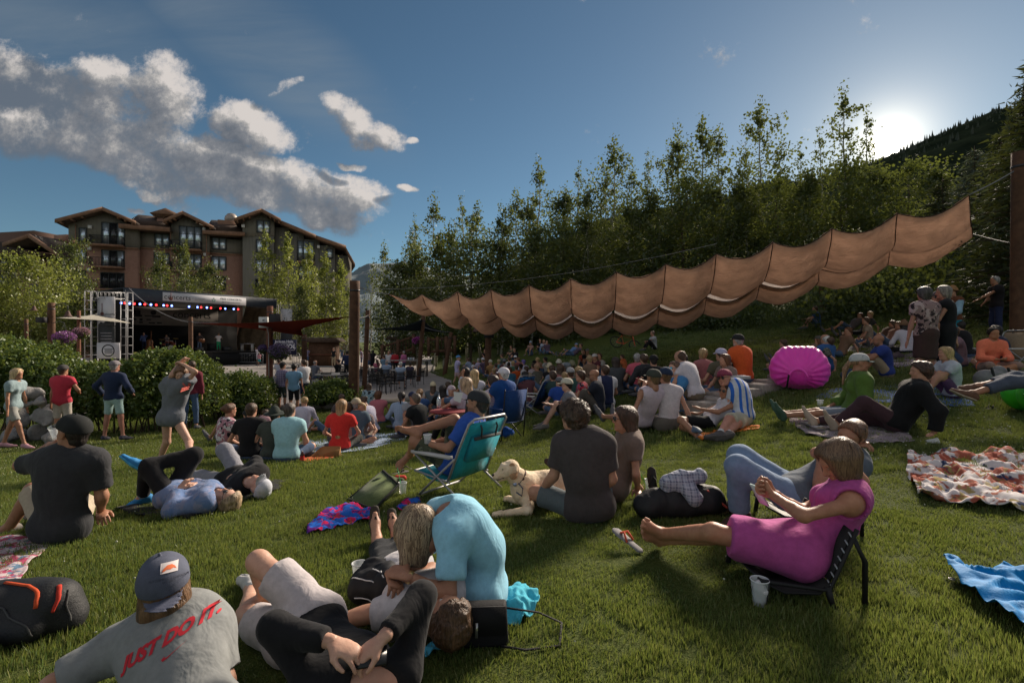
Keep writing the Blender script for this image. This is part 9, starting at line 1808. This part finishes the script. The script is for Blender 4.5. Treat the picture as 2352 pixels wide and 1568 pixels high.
 c=G(1580,1195,0);c=a((c[0],c[1]+.12,c[2]+.12));lump('backpack','black rucksack lying behind the bare feet of the woman in magenta','backpack',[(c+(-.26,0,-.02),c+(.20,.02,0),.10,.13),(c+(-.30,-.02,-.03),c+(-.2,0,-.02),.09,.10),(c+(.15,.02,0),c+(.30,.04,-.04),.09,.06)],Bk,.022,.011,9,8,[('red_strap',[(c+(.18,-.06,.10),c+(.33,-.08,-.03),.011,.010)],mat('strap_coral',(.45,.08,.06))),('orange_tab',[(c+(-.31,-.09,-.03),c+(-.29,-.10,-.01),.012,.010)],mat('tab_orange',(.4,.18,.03)))])
 c=c+(.0,.0,.15);pm=cloth((.34,.36,.44),'plaid',(.05,.06,.12),1.6,col3=(.55,.56,.62));lump('shirt','crumpled blue-grey plaid shirt on the black rucksack','shirt',[(c+(-.13,0,-.01),c+(.02,0,.03),.065,.07),(c+(.0,.02,.03),c+(.13,.02,.045),.06,.05),(c+(.02,-.06,-.02),c+(.05,-.09,-.10),.05,.045)],pm,.028,.009,12,9)
 def pack(label,u,v,w,h,m,name='backpack',extra=None,seed=1,res=.013,cat='backpack'):
  c=G(u,v,0);c=a((c[0],c[1],c[2]+h*.5));return lump(name,label,cat,[(c+(-w/2+h*.3,0,-h*.08),c+(w/2-h*.3,0,-h*.08),h*.42,h*.42),(c+(0,0,h*.1),c+(.02,0,h*.22),h*.36,h*.3)],m,.012,res,9,seed,extra(c)if extra else())
 pack('red and black backpack beside the cream cooler bag',540,1018,.34,.38,mat('pack_red',(.30,.015,.02),rough=.6),extra=lambda c:[('black_straps',[(c+(-.1,-.14,.14),c+(-.08,-.17,-.1),.02,.02),(c+(.1,-.14,.14),c+(.08,-.17,-.1),.02,.02),(c+(-.1,-.16,0),c+(.1,-.16,0),.018,.018)],Bk)])
 c=G(590,1022,0);o=empty('cooler_bag',c);tag(o,'cream and grey cooler bag left of the aqua polo','cooler bag');q=MB().prism([(-.26,0),(.26,0),(.28,.32),(-.24,.34)],-.14,.14).build('body',cloth((.36,.31,.25)),o);md=q.modifiers.new('b','BEVEL');md.width=.03;md.segments=3;MB().box((.07,-.15,.22),(.09,.01,.05)).build('label_patch',FRM,o);MB().box((-.1,-.148,.16),(.12,.01,.22)).build('side_panel',cloth((.13,.14,.12)),o)
 c=G(748,1052,0);o=empty('paper_bag',c);tag(o,'open brown paper bag lying on the pale blue towel','paper bag');MB().add([(-.2,-.08,0),(.22,-.08,0),(.22,.10,0),(-.15,.10,0),(-.24,-.1,.02),(.24,-.02,.16),(.2,.12,.17),(-.1,.12,.17)],[(0,1,2,3),(0,4,5,1),(1,5,6,2),(2,6,7,3),(3,7,4,0)]).build('bag_body',mat('kraft_paper',(.36,.19,.08),rough=.8,bump=.4,bscale=12),o)
 sheet('jacket','orange and grey straps lying at the edge of the pale blue towel','jacket',[(692,1058),(720,1050),(760,1046),(772,1050),(765,1056),(735,1060),(710,1064),(695,1064)],mat('orange_strap',(.48,.10,.03)),.03,16,14,41);p=G(694,1064,0);o=empty('soda_bottle',p);tag(o,'small red-labelled soda bottle at the edge of the pale towel','bottle');MB().lathe((0,0,0),[(.001,0),(.032,0),(.034,.04),(.028,.09),(.034,.13),(.012,.17),(.012,.19),(.001,.19)],12).build('bottle_body',mat('cola',(.06,.015,.01),rough=.2),o,smooth=True);MB().lathe((0,0,0),[(.0335,.05),(.0315,.09),(.0335,.12)],12).build('label_band',mat('label_red',(.5,.02,.02)),o)
 pack('blue bag and folded cloth right of the teal chair',1160,1005,.28,.2,cloth((.02,.10,.42)),name='bag',seed=4,cat='bag');pack('dark blue bag under the pink lounger edge',1950,872,.24,.22,cloth((.04,.06,.10)),name='bag',seed=6,cat='bag')
 pack('dark picnic bag left of the standing women',2060,826,.3,.2,cloth((.08,.06,.07)),name='bag',cat='bag');pack('yellow and brown paper grocery bag behind the blonde girl',2180,850,.26,.3,mat('grocery',(.36,.27,.14)),name='paper_bag',cat='paper bag');pack('black bag on the blankets by the coral blouse',2250,815,.4,.2,Bk,name='bag',cat='bag',seed=5);pack('dark bag beneath the man in turquoise trousers',2185,810,.4,.25,Bk,name='bag',cat='bag',seed=7)
 p=px(1008,936,8.3);o=empty('water_bottle',p);tag(o,'clear water bottle on the red tray of the camp chair','bottle');MB().lathe((0,0,0),[(.001,0),(.036,0),(.036,.05),(.033,.08),(.036,.12),(.030,.15),(.012,.18),(.001,.18)],12).build('bottle_body',mat('clear_pet',(.7,.75,.8),rough=.08,trans=.7),o,smooth=True);MB().lathe((0,0,.18),[(.014,0),(.014,.018),(.001,.018)],10).build('cap',mat('white_plastic',(.5,.49,.48)),o);MB().lathe((0,0,.06),[(.0365,0),(.0365,.05)],12).build('label_band',mat('label_white',(.5,.52,.55)),o)
 o=empty('tray',px(1030,941,8.3));tag(o,'red padded tray attached to the black camp chair','tray');MB().lathe((0,0,-.02),[(.001,.012),(.30,.012),(.31,0),(.30,-.012),(.001,-.012)],20).build('tray_top',mat('tray_red',(.22,.03,.035)),o)
 def camp(label,u,v,Y,yaw,c,w=.56,hb=.5):
  p=px(u,v,Y);g0=float(gz(p[0],p[1]));o=empty('camp_chair',(p[0],p[1],g0),R(yaw));tag(o,label,'folding chair');fm=cloth(c);W=w/2;G_=[[(x,y,z-(.03 if x==0 else 0))for x in(-W,0,W)]for y,z in((.26,.40),(0,.34),(-.2,.36))];solidify(MB().grid(G_).build('seat',fm,o,smooth=True),.01)
  G_=[[(x,y-(.05 if x==0 else 0),z)for x in(-W,0,W)]for y,z in((-.2,.36),(-.25,.36+hb*.5),(-.30,.36+hb))];solidify(MB().grid(G_).build('backrest',fm,o,smooth=True),.012)
  for s in(-1,1):
   MB().tube([(s*W,-.20,.02),(s*W,-.30,.36+hb+.02)],.011,6).build('back_post',RAIL,o);MB().tube([(s*W,.26,.02),(-s*W*.9,.24,.38)],.010,6).build('leg',RAIL,o);MB().tube([(s*W,-.20,.02),(s*W,.26,.38)],.010,6).build('leg',RAIL,o);MB().tube([(s*W,.28,.02),(s*W,-.2,.36)],.010,6).build('leg',RAIL,o);MB().box((s*W,.02,.58),(.07,.44,.02)).build('armrest',fm,o)
  return o
 camp('black camp chair with a paper tag on its back',1068,920,8.45,52,(.025,.027,.03));camp('black camp chair holding the man in the blue vest',1160,900,9.2,42,(.015,.05,.17),.52,.56)
 p=px(1052,912,8.05);tag(MB().add([(-.07,0,.09),(.08,0,.07),(.04,0,-.09),(-.06,0,-.05)],[(0,1,2,3)]).build('paper_tag',mat('paper',(.55,.54,.56)),loc=p),'white paper tag on the back of the black camp chair','tag')
 p=G(1218,950,0);beach_chair('empty navy beach chair with white armrests right of the blue vest',p+(0,0,.3),62,(.015,.045,.14),.3);p=G(1186,935,0);beach_chair('blue backpack-style beach chair directly behind the man in the blue vest',p+(0,.2,.34),40,(.02,.10,.26),.3)
 o=beach_chair('low tan folding seat at the right under the coral blouse',G(2300,850,0)+(0,0,.3),100,(.30,.22,.14),.3)
 pack('grey soft cooler with black straps right of the blonde girl',2290,888,.62,.34,cloth((.20,.20,.21)),name='cooler_bag',seed=11,cat='cooler bag',extra=lambda c:[('strap',[(c+(-.2,-.12,.14),c+(-.16,-.15,-.1),.02,.02),(c+(.05,-.14,.14),c+(.12,-.16,-.08),.02,.02)],Bk)])
 p=px(1690,866,9.0);o=empty('pizza_box',p);tag(o,'flat white pizza box on the stone edge','box');MB().box((0,0,.0),(.36,.36,.045)).build('box_base',mat('carton_white',(.5,.48,.50)),o);MB().box((0,0,.026),(.37,.37,.006)).build('lid',mat('carton_lid',(.54,.52,.54)),o);text('pizza',.10,mat('print_grey',(.22,.22,.25)),o,Matrix.Translation((0,-.02,.031)),ext=.001)
 for l,u,v in(('open food carton with yellow leftovers on the grey-lilac blanket',1888,985),('second open food carton nearer the feet',1866,975)):
  o=empty('food_carton',G(u,v,.03));tag(o,l,'food box');MB().add([(-.09,-.07,0),(.09,-.07,0),(.09,.07,0),(-.09,.07,0),(-.11,-.09,.03),(.11,-.09,.03),(.11,.09,.03),(-.11,.09,.03)],[(0,1,2,3),(0,4,5,1),(1,5,6,2),(2,6,7,3),(3,7,4,0)]).build('tray',mat('carton_white',(.5,.48,.5)),o);MB().lathe((0,0,.004),[(.001,.018),(.06,.01),(.075,0)],10).build('leftovers',mat('food',(.42,.28,.06),noise=.4,nscale=40),o)
 pts=[(1590,905,8.6),(1650,895,8.9),(1720,888,9.3),(1790,880,9.7),(1850,874,10.0)];ed=empty('stone_edge',px(1700,890,9.2));tag(ed,'pale stone edging where the men in white and orange sit','stone edging');oo=np.array(ed.location)
 rs=np.random.RandomState(4)
 W_=[a(((u-CU)/F*Y,Y,0))for u,v,Y in pts]
 for i in range(len(W_)-1):
  for k in range(2):
   p0=W_[i]+(W_[i+1]-W_[i])*k/2;p1=W_[i]+(W_[i+1]-W_[i])*(k+.96)/2;z=float(gz(p0[0],p0[1]));h=.24+rs.rand()*.03;d=p1-p0;L=np.linalg.norm(d);c_=(p0+p1)/2;q=MB().box((0,0,0),(L,.55,h),rz=math.atan2(d[1],d[0]));ob=q.build('stone',mat('pale_stone',(.34,.30,.27),noise=.3,nscale=8,bump=.7,bscale=18,bdist=.02),ed);ob.location=(c_[0]-oo[0],c_[1]-oo[1],z+h/2-.03-oo[2]);md=ob.modifiers.new('b','BEVEL');md.width=.02;md.segments=2
 Y=9.3;c=px(1835,840,Y);g0=float(gz(c[0],Y));o=empty('inflatable_lounger',(c[0],Y,g0),-.5);o.scale=(.94,1,1.22);tag(o,'shiny hot pink inflatable lounger seen from its knotted end','air lounger');pkm=mat('pink_nylon',(.82,.04,.46),rough=.38,spec=.5,bump=.35,bscale=7,bdist=.03,sheen=.2);H=.66;f=Field((-.70,-.75,-.05),(.70,1.3,.8),.024)
 f.cap((-.25,-.25,.30),(-.20,1.1,.34),.26,.27,k=.05);f.cap((.25,-.25,.30),(.20,1.1,.34),.26,.27,k=.05);f.cap((0,-.30,.26),(0,-.36,.26),.24,.2,k=.12);f.cap((-.18,-.2,.44),(.18,-.2,.44),.20,k=.10)
 V,Q=f.mesh();N=normals(V,Q);ang=np.arctan2(V[:,2]-.22,V[:,0]);rr=np.hypot(V[:,0],V[:,2]-.22);fr=np.clip((-V[:,1]-.05)*2.2,0,1);V=V+N*(.014*np.sin(ang*26+3*vnoise(V,3,2))*fr*np.clip(rr*4,.2,1))[:,None];obj_me('air_tube',mesh_np('air_tube',V,[Q],True,[pkm]),o)
 t=[(cos(x)*.15-.02,-.62+.0*x,.17+sin(x)*.15)for x in np.linspace(.2,2.9,12)];MB().tube(t,.020,8).build('roll_end',pkm,o,smooth=True);MB().bar((-.17,-.63,.24),(-.20,-.60,.06),.04,.03).build('buckle',mat('buckle_black',(.012,.012,.012)),o)
 Y=6.6;c=px(2375,900,Y);g0=float(gz(c[0],Y));o=empty('inflatable_lounger',(c[0],Y,g0));tag(o,'bright green inflatable lounger cut by the right picture edge','air lounger');f=Field((-.5,-.6,-.05),(1.6,.6,.7),.03);f.cap((-.02,-.12,.27),(1.4,-.1,.25),.24,.25,k=.05);f.cap((.1,.22,.27),(1.4,.2,.25),.24,.25,k=.05);V,Q=f.mesh();obj_me('air_tube',mesh_np('air_tube',V,[Q],True,[mat('green_nylon',(.05,.50,.02),rough=.4,spec=.5)]),o);MB().tube([(-.22,-.14,.30),(-.28,-.15,.28),(-.26,-.15,.22)],.02,8).build('roll_end',mat('green_nylon',(.05,.50,.02)),o,smooth=True)
 p=ground_at(1437,803,0,y0=22);o=empty('bicycle',p,R(8));tag(o,'orange-red bicycle leaning on the grassy slope','bicycle');tm=R(28);M3=Matrix.Rotation(R(-25),3,'X')
 rd=mat('bike_red',(.60,.08,.03),rough=.3)
 for x in(-.52,.52):
  w=MB().lathe((0,0,0),[(.30,-.02),(.34,-.02),(.35,0),(.34,.02),(.30,.02),(.30,-.02)],20,(0,1,0)).build('wheel',mat('tyre',(.015,.015,.015)),o);w.location=(x,0,.35);k=MB()
  for j in range(10):k.tube([(0,0,0),(cos(j*.63)*.30,0,sin(j*.63)*.30)],.004,3)
  k.build('spoke',ALU,w)
 MB().tube([(-.52,0,.35),(-.12,0,.32),(.40,0,.78),(-.22,0,.82),(-.12,0,.32)],.024,6).tube([(-.52,0,.35),(-.22,0,.82)],.016,6).tube([(.52,0,.35),(.38,0,.92)],.022,6).build('frame',rd,o);MB().box((-.25,0,.92),(.24,.12,.05)).build('saddle',BLK,o);MB().tube([(.36,-.28,.98),(.38,0,.96),(.36,.28,.98)],.014,6).build('handlebar',BLK,o);o.rotation_euler=(R(-30),R(12),R(6))
 rs=np.random.RandomState(6);x=np.concatenate([3.8+rs.rand(260)*2.6,rs.rand(160)*9-4]);y=np.concatenate([5.2+rs.rand(260)*2.2,2.4+rs.rand(160)*8]);n=len(x);s=.6+rs.rand(n)*.8
 scatter('clover',np.stack([x,y,gz(x,y)+.034],1),np.zeros((n,3)),np.stack([s,s,s],1),[proto('clover_head',MB().lathe((0,0,0),[(.001,-.006),(.006,-.003),(.007,.001),(.001,.006)],6).mesh('clover_head',mat('clover_white',(.42,.43,.34))))])
 dog()
def dog():
 a=np.array;g=lambda u,v,h=0:ground_at(u,v,h);D0=4.62
 P=lambda u,v,d=0.0:px(u,v,D0+d)
 B=Field(*bounds([P(1130,1060),P(1330,1190),P(1200,1190,-.3),P(1330,1100,.4)],.18),.0085)
 ch,ru=P(1202,1126),P(1300,1118,.18);wi=P(1218,1098,.06)
 B.cap(ch,P(1250,1122,.1),.115,.125,k=.05);B.cap(P(1250,1118,.1),ru,.12,.115,k=.05);B.cap(wi,P(1290,1092,.16),.06,.06,k=.06)
 B.cap(P(1208,1112),P(1174,1084,-.06),.105,.078,k=.06)
 gc=[g(1190,1188,.035),g(1140,1182,.03)]
 B.cap(P(1205,1140,-.06),P(1215,1165,-.10),.062,.050,k=.04);e1=g(1212,1172,.05);B.cap(P(1215,1150,-.10),e1,.05,.04,k=.03);B.cap(e1,g(1150,1180,.03),.038,.027,k=.02);B.cap(g(1150,1180,.03),g(1138,1182,.028),.031,.030,k=.015)
 e2=g(1196,1150,.05);B.cap(P(1200,1130,.05),e2,.05,.038,k=.03);B.cap(e2,g(1168,1145,.03),.034,.028,k=.02);B.cap(g(1168,1145,.03),g(1163,1146,.028),.031,.030,k=.01)
 h1=P(1320,1140,.05);B.cap(ru,h1,.10,.075,k=.05);B.cap(h1,g(1285,1158,.05),.06,.035,k=.03);B.cap(g(1285,1158,.05),g(1270,1162,.03),.032,.03,k=.02)
 tb=P(1330,1135,.3);B.cap(tb,g(1370,1150,.03),.035,.02,k=.03)
 B1=B.mesh();hc=P(1172,1078,-.07);F_=nrm(a((-1,-.25,-.22)));U=nrm(a((-.15,0,1)));Rr=nrm(np.cross(F_,U));U=np.cross(Rr,F_)
 q=lambda x,y,z:hc+(Rr*x+F_*y+U*z)*1.12
 H=Field(*bounds([hc,q(0,.17,0)],.14),.0048);H.cap(q(0,-.01,.01),q(0,.03,.01),.076,.067,k=.02);H.cap(q(-.03,.0,0),q(.03,.0,0),.058,k=.03);H.cap(q(0,.04,-.008),q(0,.118,-.022),.052,.034,k=.035);H.cap(q(0,.115,-.018),q(0,.128,-.020),.028,.024,k=.01,flat=Rr,fl=1.1)
 H.cap(q(0,.02,-.04),q(0,.105,-.052),.034,.020,k=.012)
 for s in(-1,1):H.cap(q(.032*s,.058,.026),q(.036*s,.060,.026),.011,k=.01,sub=True);H.cap(q(.028*s,.045,.045),q(.034*s,.045,.042),.016,k=.02)
 H2=H.mesh();E=Field(*bounds([hc],.17),.005)
 for s in(-1,1):E.cap(q(.060*s,-.010,.040),q(.074*s,.000,-.035),.028,.034,k=.01,flat=Rr,fl=.38)
 V,Q=join([B1,H2]);org=a((ch[0],ch[1],float(gz(ch[0],ch[1]))));r=empty('dog',org);tag(r,'cream Labrador lying with one foreleg stretched out, head up, facing left','dog');N=normals(V,Q);V=V+N*(.0035*vnoise(V*(1,1,1),55,2))[:,None]
 fur=mat('cream_fur',(.76,.62,.45),noise=.22,nscale=9,bump=.7,bscale=130,bdist=.006,col2=(.64,.48,.31));obj_me('body',mesh_np('body',V-org,[Q],True,[fur]),r);flesh('ear',[E.mesh()],mat('ear_fur',(.44,.26,.14),noise=.2,bump=.5,bscale=120),r,org)
 nz=Field(*bounds([q(0,.14,-.01)],.04),.003);nz.cap(q(-.008,.142,-.006),q(.008,.142,-.006),.013,k=.004);flesh('nose',[nz.mesh()],mat('dog_nose',(.03,.02,.02),rough=.3),r,org)
 for s in(-1,1):o=MB().lathe(q(.034*s,.056,.024)-org,[(.001,-.009),(.007,-.006),(.0095,0),(.007,.006),(.001,.009)],10,F_).build('eye',mat('dog_eye',(.02,.012,.008),rough=.12),r,smooth=True)
 m=MB().tube([q(-.030,.125,-.044)-org,q(0,.138,-.044)-org,q(.030,.125,-.044)-org,q(.036,.07,-.040)-org],.0035,5).tube([q(-.030,.125,-.044)-org,q(-.036,.07,-.040)-org],.0035,5).build('lip_line',mat('dog_lip',(.05,.03,.028)),r)
 ax=nrm(P(1205,1110)-P(1172,1082,-.06));c=(P(1205,1110)*.55+P(1172,1082,-.06)*.45)-org;MB().lathe(c,[(.088,-.012),(.096,-.011),(.094,.012),(.086,.011)],22,ax).build('collar',mat('collar_brown',(.06,.02,.02)),r,smooth=True);MB().lathe(c+ax*.0+a((-.03,-.09,-.03)),[(.001,.004),(.018,.003),(.019,0),(.001,-.002)],12,(-.3,-1,.1)).build('tag',mat('collar_tag',(.35,.4,.55),metal=.6,rough=.3),r)
 MB().tube([c+a((.0,-.09,-.02)),c+a((.04,-.12,-.06)),c+a((.03,-.10,-.13)),c+a((-.02,-.09,-.10))],.0055,6).build('leash',mat('leash_blue',(.06,.09,.16)),r,smooth=True)
build_items()
